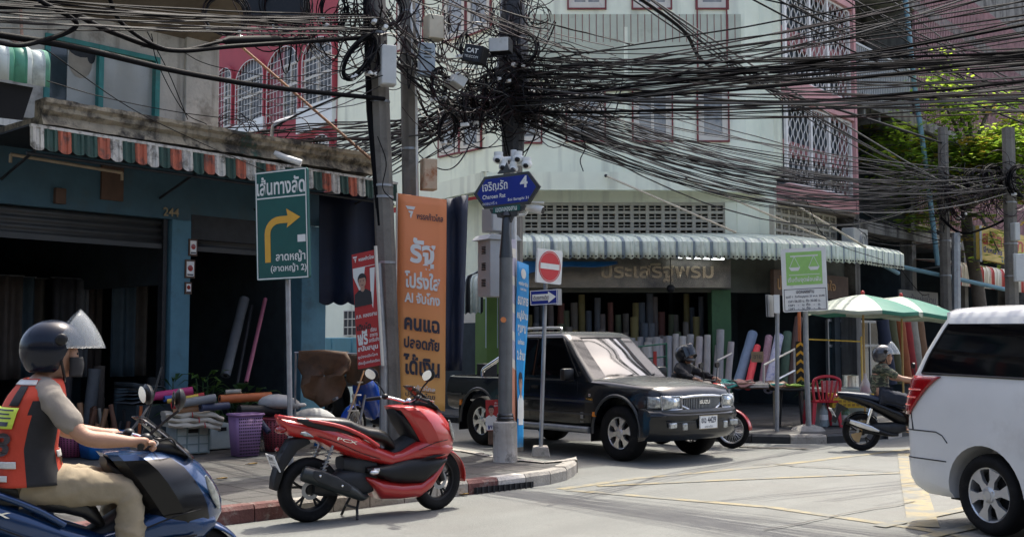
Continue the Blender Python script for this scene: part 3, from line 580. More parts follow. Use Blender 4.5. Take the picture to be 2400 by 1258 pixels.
b = MB(T_(Wf, cb)); x0, x1 = Wf.X(1138, -.1), Wf.X(1166, -.1); b.bb(x0, x1, -.1, -.081, Wf.px(1150, 815, -.1)[1], Wf.px(1150, 690, -.1)[1]); b.make('hanging_sheet', mat('pale_blue_sheet', (.38, .45, .5), .6, .1, 4), cb)
ca = curved_awning('awning', 'small striped awning hanging over the side door in the side street', Wf, Wf.X(1085, -.9), Wf.X(1135, -.9), -.05, -.9, 3.2, 2.95, .6, .17, [m_gaw[0], m_darkgrey], [0, 1, 0], None)
# ================================================================ PINK UNIT AND CONCRETE ROW ALONG THE MAIN STREET
m_pink = mat('pink_render', (0.50, 0.255, 0.25), .8, .08, 2, dirt=[((.26, .12, .12), .5, 1.3, .58), ((.05, .045, .04), .9, 2.6, .64)], streak=((.1, .07, .065), .7, 5, .62))
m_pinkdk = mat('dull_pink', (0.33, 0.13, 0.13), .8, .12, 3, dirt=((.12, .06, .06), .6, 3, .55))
ph_ = fthing(Rf, 'shophouse', 'pink-banded shophouse with white lattice window grilles, joined to the mint corner block', 'shophouse')
px1_ = Rf.X(1986)
b = MB(); b.bb(.25, px1_, .1, 6, H0 + .2, 11); b.make('wall', m_dark, ph_)
rows = [(455, 500, 412, 440), (218, 270, 175, 218)]
def zR(px, py, y=-.3): return Rf.px(px, py, y)[1]
bands = [(zR(1900, 478), zR(1900, 440)), (zR(1900, 247), zR(1900, 200)), (zR(1900, -30), zR(1900, -75))]
b = MB(); xe_ = px1_ - .12
for z0, z1 in bands: b.bb(.3, xe_, -.3, .1, z0, z1)
b.bb(xe_, px1_, -.32, .1, bands[0][0], 11.2); b.make('band', m_pink, ph_, bevel=.01); b = MB(); b.bb(.235, .335, -.12, .12, H1, 10.9); b.make('pilaster', m_mint, ph_)
b = MB(); b.bb(.32, xe_, -.28, .08, bands[0][0] - .08, bands[0][0] - .003); b.make('slab', m_soffit, ph_)
def lattice(par, F_, x0, x1, z0, z1, y, pit=.125):
    b = MB(T_(F_, par)); n = int((x1 - x0) / pit)
    for i in range(n + 1):
        x = x0 + i * pit; pts = []; k = max(4, int((z1 - z0) / .085)); s = 1 if i % 2 else -1
        for j in range(k + 1):
            ph = (j // 2) % 2; pts.append(V((x + (pit * .26 * s if ph else -pit * .26 * s), y, z0 + (z1 - z0) * j / k)))
        b.tube(pts, .011, 4)
    for z in (z0, z1): b.bb(x0, x1, y - .02, y + .02, z - .025, z + .025)
    for f in (0, .36, .64, 1): x = x0 + (x1 - x0) * f; b.bb(x - .04, x + .04, y - .03, y + .03, z0, z1)
    b.make('lattice_grille', m_grille, par)
for i in range(2):
    z0, z1 = bands[i][1], bands[i + 1][0]
    lattice(ph_, Rf, .34, xe_ - .04, z0 + .03, z1 - .03, -.2)
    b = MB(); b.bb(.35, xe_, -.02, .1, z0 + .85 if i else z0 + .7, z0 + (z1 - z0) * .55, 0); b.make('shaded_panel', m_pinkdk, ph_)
m_grime = mat('grimy_concrete', (0.185, 0.18, 0.165), .9, .2, 2, dirt=[((.03, .028, .025), .9, 1.4, .5)], streak=((.028, .026, .024), .9, 4, .48), bump=.4, bscale=15)
cr = fthing(Rf, 'concrete_terrace', 'grimy bare concrete terrace with balconies and rust-pink slatted screens', 'building')
cx0, cx1, cx2 = px1_ + .02, Rf.X(2125), Rf.X(2480)
b = MB(); b.bb(cx0, cx2, 1.6, 8, 3, 11.5); b.make('wall', m_grime, cr)
zz_ = [zR(2060, 330 + 25), zR(2060, 205), zR(2060, -60)]
fl = [Rf.px(2050, 520, -.3)[1], Rf.px(2050, 232, -.3)[1], Rf.px(2050, -60, -.3)[1]]
b = MB()
for z in fl: b.bb(cx0, cx2, -.3, 1.6, z - .28, z)
for x in (cx0 + .1, cx1, cx1 + 4, cx1 + 8, cx1 + 12): b.bb(x - .14, x + .14, -.2, 1.6, 0.1, 11.4)
b.bb(cx1 + 4, cx2 + 8, 2.2, 9, 11.3, 16)
b.make('frame', m_grime, cr)
b = MB(); x = cx1 - 4
for i in range(int((cx2 - cx0) / .9)): b.bb(cx0 + .6 + i * .9, cx0 + .72 + i * .9, -.22, 1.55, fl[1] - .5, fl[1] - .282)
b.make('joist', m_grime, cr)
b = MB()
for i in range(int((cx1 - cx0 - .2) / .11)): x = cx0 + .12 + i * .11; b.bb(x, x + .025, -.28, -.25, fl[1], fl[1] + 1.15)
b.bb(cx0, cx1, -.29, -.24, fl[1] + 1.15, fl[1] + 1.2); b.make('balcony_rail', mat('rail_grey', (.42, .43, .42), .6, .12, 6, dirt=((.15, .14, .12), .6, 4, .55)), cr)
m_slat = mat('slat_pink', (0.30, 0.16, 0.165), .7, .22, 3, dirt=((.09, .06, .06), .7, 4, .52))
for z0, z1, x0 in ((fl[1] + .05, fl[1] + 4.2, cx1 + .2), (fl[0] + .2, fl[1] - .8, cx1 + .2)):
    b = MB(); n = int((cx2 - x0) / .13)
    for i in range(n):
        x = x0 + i * .13; b.bb(x, x + .05, -.3, -.22, z0, z1, 0)
        for j in range(int((z1 - z0) / .5)):
            if (i + j) % 2: b.bb(x + .051, x + .129, -.27, -.235, z0 + j * .5, z0 + j * .5 + .06, 1)
    for j in range(3): b.bb(x0, cx2, -.21, -.15, z0 + (z1 - z0) * j / 2 - .03, z0 + (z1 - z0) * j / 2 + .03, 1)
    b.make('slat_screen', [m_slat, m_cream], cr)
b = MB(); b.bb(cx0 + .4, cx1 - .3, .8, .86, fl[0] + .1, fl[1] - .4, 0); b.make('dark_opening', m_dark, cr)
b = MB(); x0 = cx0; b.bb(.3, cx2, 2.6, 2.7, .1, fl[0]); b.bb(.3, cx2, .3, 2.7, fl[0] - .3, fl[0] - .26)
for x in (3.4, 7.4, 11.4, 15.4): b.bb(x - .15, x + .15, .1, 2.6, .1, fl[0] - .26)
b.make('shopfront_wall', m_dark, cr)
b = MB()                                            # pale blue drain pipe
b.tube([P(2120, -20, 27.2), P(2143, 200, 27.2), P(2172, 400, 27.2), P(2198, 622, 27.2)], .062, 10)
dp = thing('drain_pipe', 'long pale blue drain pipe slanting down the concrete terrace', 'pipe'); b.make('pipe', mat('pipe_blue', (.15, .28, .33), .5, .2, 4, dirt=((.1, .14, .16), .6, 3, .55)), dp, smooth=40)

# unseen row added behind the camera to block low sky light and darken reflections
ar_ = thing('sky_blocking_row', 'unseen grey shophouse row added behind the camera to block sky light', 'building', (0, -9, 0))
m_row = mat('row_render', (.16, .15, .14), .85, .2, 1, streak=((.07, .065, .06), .7, 3, .5))
b = MB(); b.bb(-34, 34, -4, 0, 0, 8.2); b.make('wall', m_row, ar_)
b = MB(); b.bb(-34, 34, 0, 1.3, 3.5, 3.7); b.make('canopy', m_grime, ar_)
for i in range(16):
    for z in (4.6,):
        wn = MB(); wn.bb(-32 + i * 4.2, -29.8 + i * 4.2, 0, .06, z, z + 1.6); wn = wn.make('window', m_cream, ar_); b = MB(); b.bb(-31.9 + i * 4.2, -29.9 + i * 4.2, .06, .07, z + .1, z + 1.5); b.make('pane', m_panedark, wn)
    b = MB(); b.bb(-32.6 + i * 4.2, -29.4 + i * 4.2, 0, .05, .1, 3.1); b.make('shopfront', m_dark, ar_)
# ================================================================ POLES
def leg_(pts, r0, r1, n=8):
    b = MB(); k = len(pts); b.tube(pts, [r0 + (r1 - r0) * i / (k - 1) for i in range(k)], n); return b
def upole(label, px0, py0, px1, Y, r0, r1, z1=9.0, name='utility_pole', mt=None, bands=(3.2, 4.4, 5.6)):
    base = P(px0, py0, Y); base.z = 0.1; top = P(px1, 0, Y); h = z1
    d = (top - base); d = d / d.z
    t = thing(name, label, 'utility pole', base)
    b = MB(); b.tube([V((0, 0, 0)), d * (h * .5), d * h], [r0, (r0 + r1) / 2, r1], 8); b.make('shaft', mt or m_concrete, t, smooth=30)
    for z in bands:
        rr = r0 + (r1 - r0) * z / h + .006
        b = MB(); b.cyl(d * z, d * z + V((0, 0, .03)), rr, n=12); b.make('steel_band', m_steel, t, smooth=30)
    return t, base, d
p1, o1, d1 = upole('concrete utility pole with a black conduit up its left side, beside the red poster', 921, 1060, 882, 14.3, .135, .115, bands=(2.5, 3.35, 3.5, 4.6, 5.5, 6.1))
b = MB(); b.tube([o1 * 0 + V((-.13, -.07, 2.55)) + d1 * 0, d1 * 4.5 + V((-.135, -.06, 0)), d1 * 8.5 + V((-.12, -.05, 0))], .042, 8); b.make('conduit', m_cable, p1, smooth=40)
b = MB(); b.tube([V((-.10, -.14, .04)), V((-.11, -.13, 1.2)), d1 * 2.5 + V((-.09, -.1, 0))], .05, 10); b.make('steel_conduit', m_steel, p1, smooth=40)
p2, o2, d2 = upole('bare concrete utility pole rising behind the orange banner', 972, 1040, 955, 15.0, .12, .105, bands=(4.1, 5.4, 6.0))
b = MB(); b.tube([d2 * 3.4 + V((.1, -.1, 0)), d2 * 5.2 + V((.11, -.1, 0))], .018, 6, 0); b.tube([d2 * 5.2 + V((.07, -.12, 0)), d2 * 8.5 + V((.03, -.12, 0))], .018, 6, 0); b.make('conduit', m_white, p2)
p3, o3, d3 = upole('blackened utility pole wrapped in cables behind the blue street name sign', 1203, 1040, 1202, 15.4, .14, .125, bands=(4.0,))
b = MB(); b.tube([d3 * 4.1, d3 * 4.6, d3 * 5.1, d3 * 5.6, d3 * 6.4], [.15, .17, .24, .22, .16], 12); b.make('cable_wrap', mat('wrapped_cable', (.015, .015, .017), .5, .4, 30, bump=.8, bscale=25), p3)
r1_, or1, dr1 = upole('grey concrete utility pole standing under the tree behind the umbrellas', 2222, 960, 2204, 25.5, .135, .12, z1=6.45, bands=(3.0, 3.8, 4.6))
r2_, or2, dr2 = upole('concrete utility pole beside the yellow shop sign above the white van', 2378, 960, 2356, 24.0, .15, .14, z1=6.15, bands=(2.9, 3.6, 4.5))
rm, orm, drm = upole('smooth blue-grey steel post standing right next to the pole behind the umbrellas', 2243, 960, 2237, 25.0, .105, .1, z1=3.95, name='steel_post', mt=m_steel, bands=(3.7,)); rm['category'] = 'post'
# ================================================================ SIGNS
m_signgreen = mat('sign_green', (0.004, 0.075, 0.065), .35, .08, 5, spec=.3, dirt=((.02, .06, .05), .4, 6, .6))
m_signwhite = mat('sign_white', (0.66, 0.66, 0.62), .4, .05, 6, dirt=((.4, .38, .34), .5, 7, .6))
m_signyellow = mat('sign_yellow', (0.62, 0.32, 0.02), .4, .07, 9)
m_signblue = mat('sign_blue', (0.006, 0.02, 0.19), .5, .1, 5, spec=.3)
m_signred = mat('sign_red', (0.52, 0.02, 0.025), .4, .06, 6, dirt=((.6, .3, .28), .4, 9, .62))
class Panel:
    """a flat board from three of its corners; local u right, v up, n towards the viewer, in metres"""
    def __init__(s, tl, tr, bl):
        s.o = bl; s.u = tr - tl; s.v = tl - bl; s.w = s.u.length; s.h = s.v.length; s.u = s.u.normalized(); s.v = s.v.normalized(); s.n = s.u.cross(s.v).normalized()
    def p(s, a, c, e=0.0): return s.o + s.u * a * s.w + s.v * c * s.h + s.n * e
    def M(s): return Matrix.Translation(-s.base)
def board(t, pn, name, mats, th=.03, back=None, mi=0, corner=.03):
    """board with rounded corners, in the coordinates of its thing"""
    b = MB(Matrix.Translation(-V(t.location))); w_, h_ = pn.w, pn.h; pts = []
    for cx, cy, a0 in ((w_ - corner, h_ - corner, 0), (corner, h_ - corner, 90), (corner, corner, 180), (w_ - corner, corner, 270)): pts += arc(cx, cy, corner, a0, a0 + 90, 3)
    f = [pn.p(x / w_, y / h_, 0) for x, y in pts]; k = [p - pn.n * th for p in f]; n = len(f)
    b.add(f + k, [tuple(range(n)), tuple(range(2 * n - 1, n - 1, -1))] + [(i, n + i, n + (i + 1) % n, (i + 1) % n) for i in range(n)], mi)
    return b.make(name, mats, t)
def quad(b, pn, x0, x1, y0, y1, e, mi=0): b.add([pn.p(x0, y0, e), pn.p(x1, y0, e), pn.p(x1, y1, e), pn.p(x0, y1, e)], [(0, 1, 2, 3)], mi)
def frame(b, pn, x0, x1, y0, y1, t, e, mi=0):
    a = t / pn.w; c = t / pn.h
    quad(b, pn, x0, x1, y0, y0 + c, e, mi); quad(b, pn, x0, x1, y1 - c, y1, e, mi); quad(b, pn, x0, x0 + a, y0 + c, y1 - c, e, mi); quad(b, pn, x1 - a, x1, y0 + c, y1 - c, e, mi)
def poly(b, pn, pts, e, mi=0): b.add([pn.p(x, y, e) for x, y in pts], [tuple(range(len(pts)))], mi)
def words(b, pn, s_, x, y, w=None, h=None, e=.004, off=0.0, mi=0): b.text(s_, pn.p(x, y, e), w * pn.w if w else None, h * pn.h if h else None, pn.u, pn.v, off=off, mi=mi)
def MBt(t): return MB(Matrix.Translation(-V(t.location)))
# green guide sign
g0 = V((-2.46, 12.2, 0.14))
gs = thing('guide_sign', 'tall green direction sign with a yellow arrow turning right, on a thin grey post', 'road sign', g0)
pn = Panel(P(597, 405, 12.37), P(719, 391, 12.03), P(602, 658, 12.37))
board(gs, pn, 'board', m_signgreen, .035, corner=.03)
b = MBt(gs); frame(b, pn, .015, .985, .006, .994, .014, .003); quad(b, pn, .02, .98, .744, .756, .003); quad(b, pn, .80, .95, .33, .395, .003); b.make('border', m_signwhite, gs)
b = MBt(gs)
ar = [(.175, .16), (.175, .42)] + [(.465 - .29 * cos(R(a)), .42 + .155 * sin(R(a))) for a in range(15, 91, 15)] + [(.62, .575), (.60, .64), (.86, .555), (.60, .465), (.62, .51), (.47, .51)] + [(.465 - .18 * cos(R(a)), .42 + .09 * sin(R(a))) for a in range(75, -1, -15)] + [(.285, .16)]
poly(b, pn, ar, .004); b.make('arrow', m_signyellow, gs)
b = MBt(gs); words(b, pn, 'เส้นทางลัด', .5, .862, .92, .17, off=.022); words(b, pn, 'ลาดหญ้า', .66, .205, .56, .105, off=.02); words(b, pn, '(ลาดหญ้า 2)', .62, .10, .68, .085, off=.018); b.make('lettering', m_signwhite, gs)
b = MBt(gs); b.tube([P(682, 1100, 12.3), P(672, 500, 12.32)], .03, 10); b.make('post', m_steel, gs, smooth=40)
# street name sign
m_ornate = mat('cast_black', (.012, .013, .014), .35, .2, 8, coat=.3)
sb = P(1184, 1075, 13.7); sb.z = .14
sn = thing('street_name_sign', 'ornate blue street name sign reading Charoen Rat 4 on a post with a concrete foot', 'street sign', sb)
pn = Panel(P(1110, 418, 13.86), P(1265, 398, 13.5), P(1110, 493, 13.86))
hexp = lambda o: [(0 - o, .5), (.165 - o * .4, 1 + o * 1.6), (.835 + o * .4, 1 + o * 1.6), (1 + o, .5), (.835 + o * .4, 0 - o * 1.6), (.165 - o * .4, 0 - o * 1.6)]
b = MBt(sn)
for o_, e0, e1, mi in ((.0, -.045, .0, 0), (-.055, 0, .003, 1)):
    h_ = hexp(o_); b.add([pn.p(x, y, e1) for x, y in h_] + [pn.p(x, y, e0) for x, y in h_], [tuple(range(6)), tuple(range(11, 5, -1))] + [(i, 6 + i, 6 + (i + 1) % 6, (i + 1) % 6) for i in range(6)], mi)
b.make('plate', [m_ornate, m_signblue], sn)
b = MBt(sn); sk_ = [(.24, -.02), (.27, -.16), (.35, -.2), (.36, -.3), (.43, -.34), (.46, -.5), (.56, -.5), (.59, -.34), (.66, -.3), (.67, -.2), (.75, -.16), (.78, -.02)]
n = len(sk_); b.add([pn.p(x, y, -.005) for x, y in sk_] + [pn.p(x, y, -.05) for x, y in sk_], [tuple(range(n)), tuple(range(2 * n - 1, n - 1, -1))] + [(i, n + i, n + (i + 1) % n, (i + 1) % n) for i in range(n)])
tk = [(.36, 1.05), (.4, 1.16), (.45, 1.13), (.5, 1.36), (.55, 1.13), (.6, 1.16), (.64, 1.05)]; n = len(tk); b.add([pn.p(x, y, -.005) for x, y in tk] + [pn.p(x, y, -.05) for x, y in tk], [tuple(range(n)), tuple(range(2 * n - 1, n - 1, -1))] + [(i, n + i, n + (i + 1) % n, (i + 1) % n) for i in range(n)])
b.make('crest', m_ornate, sn)
b = MBt(sn); quad(b, pn, .3, .71, -.16, .02, .002); b.make('district_plate', m_signgreen, sn)
b = MBt(sn); words(b, pn, 'เจริญรัถ', .33, .66, .38, .36, .005, .01); words(b, pn, '4', .765, .7, None, .36, .005, .03); words(b, pn, 'Charoen Rat', .315, .36, .35, .13, .005, .012); words(b, pn, 'เขตธนวารี ๑', .25, .16, .22, .1, .005); words(b, pn, 'Soi Saraphi 31', .68, .19, .31, .11, .005, .01); words(b, pn, 'เขตคลองสาน', .5, -.075, .32, .13, .005, .01); b.make('lettering', m_signwhite, sn)
top = P(1187, 500, 13.7) - sb; mid = P(1186, 604, 13.7) - sb
b = MB(); b.tube([top + V((0, 0, .02)), top - V((0, 0, .03)), top - V((0, 0, .05)), top - V((0, 0, .08)), mid + V((0, 0, .3)), mid], [.05, .075, .045, .055, .06, .088], 14); b.make('ornate_neck', m_ornate, sn, smooth=40)
zc_ = P(1184, 985, 13.7).z - sb.z
b = MB(); b.tube([mid, V((0, 0, zc_))], [.082, .086], 16); b.make('post', mat('post_paint', (.12, .125, .125), .5, .2, 5, metal=.3, streak=((.05, .05, .045), .7, 12, .5), dirt=((.2, .19, .17), .5, 9, .6)), sn, smooth=40)
b = MB(); b.lathe([(.12, zc_ - .03), (.118, zc_), (.105, zc_ + .01), (.112, zc_ + .03), (.1, zc_ + .05), (.104, zc_ + .07), (.09, zc_ + .09)], 16); b.make('collar', m_ornate, sn, smooth=40)
b = MB(); b.lathe([(.165, -.02), (.15, .0), (.148, .25), (.146, zc_ - .02), (.12, zc_ - .005)], 20); b.make('concrete_foot', mat('stained_concrete', (.40, .365, .315), .85, .15, 4, dirt=[((.06, .055, .045), .9, 5, .52)], streak=((.1, .09, .075), .8, 8, .5), bump=.3), sn, smooth=40)
b = MBt(sn); c = P(1180, 749, 13.61); b.tube([c, c - V((0, .01, 0))], .035, 14); b.make('round_sticker', mat('orange_sticker', (.6, .2, .06), .5, .1, 30), sn)
# slim white camera post beside it, with the cluster of cameras on top
cp = P(1204, 1040, 14.5); cp.z = .14
ct = thing('camera_post', 'slim white post carrying round cameras just behind the street name sign', 'camera post', cp)
zt_ = P(1204, 352, 14.5).z - .14
b = MB(); b.tube([V((0, 0, 0)), V((0, 0, zt_))], .04, 12); b.make('post', mat('galvanised', (.55, .56, .56), .4, .1, 6, metal=.3), ct, smooth=40)
for dx, dz, s_ in ((-.2, -.13, 1), (-.13, -.23, .9), (.06, -.12, .9), (.17, -.2, 1), (.0, -.26, .8)):
    c = V((dx, -.07, zt_ + dz)); b = MB(); b.ell(c, (.075 * s_, .075 * s_, .065 * s_), 14, 9); b.cyl(c + V((0, 0, .03)), c + V((0, 0, .09)), .06 * s_, n=12); b.cyl(c, c + V((-dx * .8, .06, .02)), .025, n=8)
    h = b.make('camera_head', m_white, ct, smooth=50); b = MB(); b.ell(c + V((-.01, -.045 * s_, -.02)), (.04, .035, .038), 10, 7); b.make('lens', m_black, h, smooth=50)
c = P(1246, 490, 14.3) - cp
b = MB(); b.tube([c + V((-.14, .0, .06)), c + V((.14, -.1, -.03))], .055, 12); b.box(c + V((0, -.06, .075)), (.32, .15, .012)); bc = b.make('bullet_camera', m_white, ct, smooth=40)
b = MB(); b.tube([c + V((-.2, .05, -.08)), c + V((-.08, .0, -.07)), c + V((-.04, -.02, 0))], .018, 8); b.make('bracket', m_white, bc); b = MB(); b.tube([c + V((.14, -.1, -.03)), c + V((.15, -.105, -.033))], .045, 12); b.make('lens', m_black, bc)
# no entry sign with its one way plates
nb = P(1267, 1060, 14.5); nb.z = .14
ne = thing('no_entry_sign', 'square no entry sign above a blue one way arrow plate on a thin grey post', 'road sign', nb)
pn = Panel(P(1261, 581, 14.25), P(1319, 589, 14.55), P(1257, 661, 14.25))
board(ne, pn, 'board', m_signwhite, .03, corner=.025)
b = MBt(ne); ring = [(.5 + .44 * cos(2 * pi * i / 32), .5 + .46 * sin(2 * pi * i / 32)) for i in range(32)]; ri = [(.5 + .41 * cos(2 * pi * i / 32), .5 + .43 * sin(2 * pi * i / 32)) for i in range(32)]
disc = [(.5 + .395 * cos(2 * pi * i / 32), .5 + .415 * sin(2 * pi * i / 32)) for i in range(32)]
b.add([pn.p(*q, .003) for q in ring] + [pn.p(*q, .003) for q in ri], [(i, (i + 1) % 32, 32 + (i + 1) % 32, 32 + i) for i in range(32)]); poly(b, pn, disc, .003); b.make('red_disc', m_signred, ne)
b = MBt(ne); quad(b, pn, .12, .88, .42, .585, .006); b.make('white_bar', m_signwhite, ne)
pn = Panel(P(1242, 681, 14.3), P(1306, 677, 14.25), P(1243, 716, 14.3)); board(ne, pn, 'arrow_plate', m_signblue, .06, corner=.02)
b = MBt(ne); poly(b, pn, [(.08, .3), (.66, .3), (.66, .12), (.95, .5), (.66, .88), (.66, .72), (.08, .72)], .003); frame(b, pn, 0.01, .99, .02, .98, .008, .004); b.make('white_arrow', m_signwhite, ne)
b = MBt(ne); words(b, pn, 'เดินรถทางเดียว', .4, .5, .58, .3, .006, .02); b.make('lettering', m_ink, ne)
b = MBt(ne); pn2 = Panel(P(1304, 676, 14.42), P(1316, 677, 14.62), P(1305, 714, 14.42)); b.add([pn2.p(x, y, e) for e in (0, -.05) for x, y in ((0, 0), (1, 0), (1, 1), (0, 1))], [(0, 1, 2, 3), (7, 6, 5, 4), (0, 4, 5, 1), (1, 5, 6, 2), (2, 6, 7, 3), (3, 7, 4, 0)]); b.make('back_plate', m_steel, ne)
b = MBt(ne); b.tube([nb + V((0, 0, 0)), P(1279, 660, 14.5), P(1281, 600, 14.5)], .028, 10); b.make('post', m_steel, ne, smooth=40)
b = MB(); b.prism([(-.12, -.02), (.12, -.02), (.095, .11), (-.095, .11)], -.12, .12); b.make('concrete_foot', m_kerb, ne, bevel=.015)
# scales sign
sb2 = P(1894, 1000, 18.6); sb2.z = .13
sc_ = thing('permit_sign', 'white board with green weighing scales picture over small Thai lines, on a grey post', 'sign', sb2)
pn = Panel(P(1830, 584, 18.4), P(1935, 578, 18.3), P(1836, 732, 18.4)); board(sc_, pn, 'board', m_signwhite, .04, corner=.03)
m_sgreen = mat('sign_lightgreen', (0.27, 0.50, 0.13), .5, .08, 9)
b = MBt(sc_); quad(b, pn, .1, .9, .42, .94, .003); b.make('green_field', m_sgreen, sc_)
b = MBt(sc_); quad(b, pn, .2, .82, .865, .885, .006)
for x in (.29, .72):
    for dx in (-.11, .11): poly(b, pn, [(x - .006, .87), (x + .006, .87), (x + dx + .006, .7), (x + dx - .006, .7)], .0065 + (dx > 0) * .001)
    poly(b, pn, [(x - .13, .70), (x + .13, .70), (x + .08, .645), (x - .08, .645)], .008)
quad(b, pn, .16, .84, .575, .585, .006); words(b, pn, 'เริ่มต้นจุดผ่อนผัน', .5, .5, .74, .1, .006, .02); b.make('scales_emblem', m_signwhite, sc_)
b = MBt(sc_); frame(b, pn, .03, .97, .02, .36, .01, .003); words(b, pn, 'เขตคลองสาน', .5, .31, .4, .05, .004, .02); words(b, pn, 'จุดที่ 1  วันที่อนุญาต 31 พ.ค. 2548', .5, .235, .86, .05, .004, .015); words(b, pn, 'เวลา 06.00 น. ถึง 20.00 น.', .48, .17, .72, .045, .004, .015); words(b, pn, 'เวลา   -   น. ถึง   -   น.', .48, .11, .72, .045, .004, .015); words(b, pn, 'เวลา   -   น. ถึง   -   น. ', .48, .055, .72, .045, .004, .015); b.make('lettering', m_ink, sc_)
b = MBt(sc_); b.tube([P(1896, 1003, 18.5), P(1890, 860, 18.5), P(1886, 640, 18.5)], .045, 10); b.make('post', m_steel, sc_, smooth=40)
b = MB(); b.lathe([(.3, -.02), (.24, .05), (.1, .09)], 14); b.make('concrete_foot', m_kerb, sc_, smooth=60)
es = P(1821, 1007, 18.4); es.z = .13
ep = thing('sign_post', 'grey post with a small sign seen edge-on, left of the scales sign', 'sign post', es)
b = MBt(ep); b.tube([es, P(1822, 700, 18.5)], .035, 10); b.make('post', m_steel, ep, smooth=40)
b = MBt(ep); pn = Panel(P(1799, 690, 18.2), P(1812, 692, 18.75), P(1801, 742, 18.2)); quad(b, pn, 0, 1, 0, 1, 0); quad(b, pn, 0, 1, 0, 1, -.03); b.make('plate', m_steel, ep, solid=.01)
b = MBt(ep); c = P(1820, 712, 18.3); b.box(c, (.09, .06, .3)); b.make('notice', m_signwhite, ep)
# ================================================================ BANNERS
m_orange = mat('banner_orange', (0.62, 0.20, 0.065), .6, .03, 3); m_orange2 = mat('banner_amber', (0.62, 0.30, 0.075), .6, .03, 3)
m_bred = mat('poster_red', (0.40, 0.022, 0.022), .5, .05, 4); m_bwhite = mat('print_white', (0.70, 0.71, 0.68), .5, .03, 5)
ob = thing('banner', 'tall orange election banner with white and dark Thai slogans tied to the bare pole', 'banner', P(985, 1010, 14.6))
pn = Panel(P(933, 453, 14.5), P(1047, 468, 14.5), P(927, 948, 14.45)); 
b = MBt(ob); n = 12
q = lambda u, v: pn.p(u, v, .012 * sin(u * 5 + v * 9))
b.grid(lambda v, u: q(u, v), 24, 6, lambda i, j: 0); 
m_grad = mat('banner_orange_print', (0.62, 0.2, 0.065), .6, .03, 3)
_n = m_grad.node_tree; _b = _n.nodes['Principled BSDF']; _tc = _n.nodes.new('ShaderNodeTexCoord'); _s = _n.nodes.new('ShaderNodeSeparateXYZ'); _r = _n.nodes.new('ShaderNodeValToRGB'); _n.links.new(_tc.outputs['Generated'], _s.inputs[0]); _n.links.new(_s.outputs[2], _r.inputs[0])
_r.color_ramp.elements[0].color = (.80, .43, .12, 1); _r.color_ramp.elements[1].color = (.78, .26, .10, 1); _r.color_ramp.elements[0].position = .02; _r.color_ramp.elements[1].position = .62; _n.links.new(_r.outputs[0], _b.inputs['Base Color'])
b.make('sheet', m_grad, ob, solid=.006, smooth=60)
def logo(b, pn, x, y, s_, mi=0):
    a = pn.w / pn.h
    for pts in ([(0, 1), (1, 1), (.86, .74), (.2, .74)], [(.28, .62), (.8, .62), (.56, .0), (.44, .26), (.55, .45), (.36, .45)], ): poly(b, pn, [(x + u * s_, y + (v - 1) * s_ * a * 1.25) for u, v in pts], .018, mi)
b = MBt(ob); logo(b, pn, .16, .945, .2); b.make('logo', m_bwhite, ob); b = MBt(ob); words(b, pn, 'รัฐ', .52, .725, .52, .148, .02, .035); words(b, pn, 'โปร่งใส', .52, .598, .72, .082, .02, .035); words(b, pn, 'AI จับโกง', .52, .515, .72, .055, .02, .035); words(b, pn, 'กา×ก้าวไกล', .5, .095, .6, .022, .02, .02); words(b, pn, 'ยกเดิน', .63, .028, .3, .02, .02, .02); b.make('white_lettering', m_bwhite, ob)
b = MBt(ob); words(b, pn, 'พรรคก้าวไกล', .66, .905, .54, .034, .018, .02); words(b, pn, 'คนแฉ', .52, .388, .72, .06, .018, .04); words(b, pn, 'ปลอดภัย', .52, .303, .72, .058, .018, .035); words(b, pn, 'ได้เงิน', .52, .2, .74, .098, .018, .035); words(b, pn, 'ประเทศไทย', .5, .06, .6, .024, .018, .02); quad(b, pn, .2, .8, .078, .081, .018); b.make('dark_lettering', m_ink, ob)
b = MBt(ob); e = pn
b.tube([pn.p(-.02, 1.0, 0), pn.p(-.02, 0, 0)], .015, 6); b.make('timber_edge', m_cream, ob)
def portrait(b, pn, x, y, s_, e, skin, hair, cloth):
    a = pn.w / pn.h; c = lambda u, v: (x + u * s_, y + v * s_ * a)
    el = lambda cx, cy, rx, ry, n=18, a0=0, a1=360: [c(cx + rx * cos(R(a0 + (a1 - a0) * i / n)), cy + ry * sin(R(a0 + (a1 - a0) * i / n))) for i in range(n + (a1 - a0 < 360))]
    poly(b, pn, [c(-.62, -1.5), c(.62, -1.5), c(.58, -.72), c(.25, -.48), c(-.25, -.48), c(-.58, -.72)], e, cloth)
    poly(b, pn, el(0, -.42, .15, .2, 12), e + .001, skin); poly(b, pn, el(0, .16, .31, .38), e + .002, hair); poly(b, pn, el(0, 0, .26, .38), e + .003, skin)
    poly(b, pn, el(0, .12, .28, .34, 14, 20, 160), e + .004, hair)
    for sx in (-.1, .1): poly(b, pn, el(sx, .03, .045, .016, 10), e + .005, hair); poly(b, pn, el(sx, .1, .07, .014, 10), e + .005, hair)
    poly(b, pn, el(0, -.2, .08, .02, 10), e + .005, hair)
m_pskin = mat('print_skin', (.42, .24, .17), .5, .08, 20); m_pdark = mat('print_black', (.022, .022, .026), .5, .1, 8)
rp_ = thing('poster', 'narrow red campaign poster with a man in a black shirt, tied left of the pole', 'poster', P(860, 1055, 14.1))
pn = Panel(P(824, 597, 13.95), P(878, 585, 13.85), P(839, 865, 13.95))
board(rp_, pn, 'sheet', m_bred, .012, corner=.005)
b = MBt(rp_); quad(b, pn, 0.02, .98, .87, .875, .003, 0); poly(b, pn, [(.02, .87), (.55, .87), (.35, .62), (.02, .8)], .003, 0); poly(b, pn, [(.97, .85), (.75, .85), (.72, .56), (.8, .5)], .003, 0)
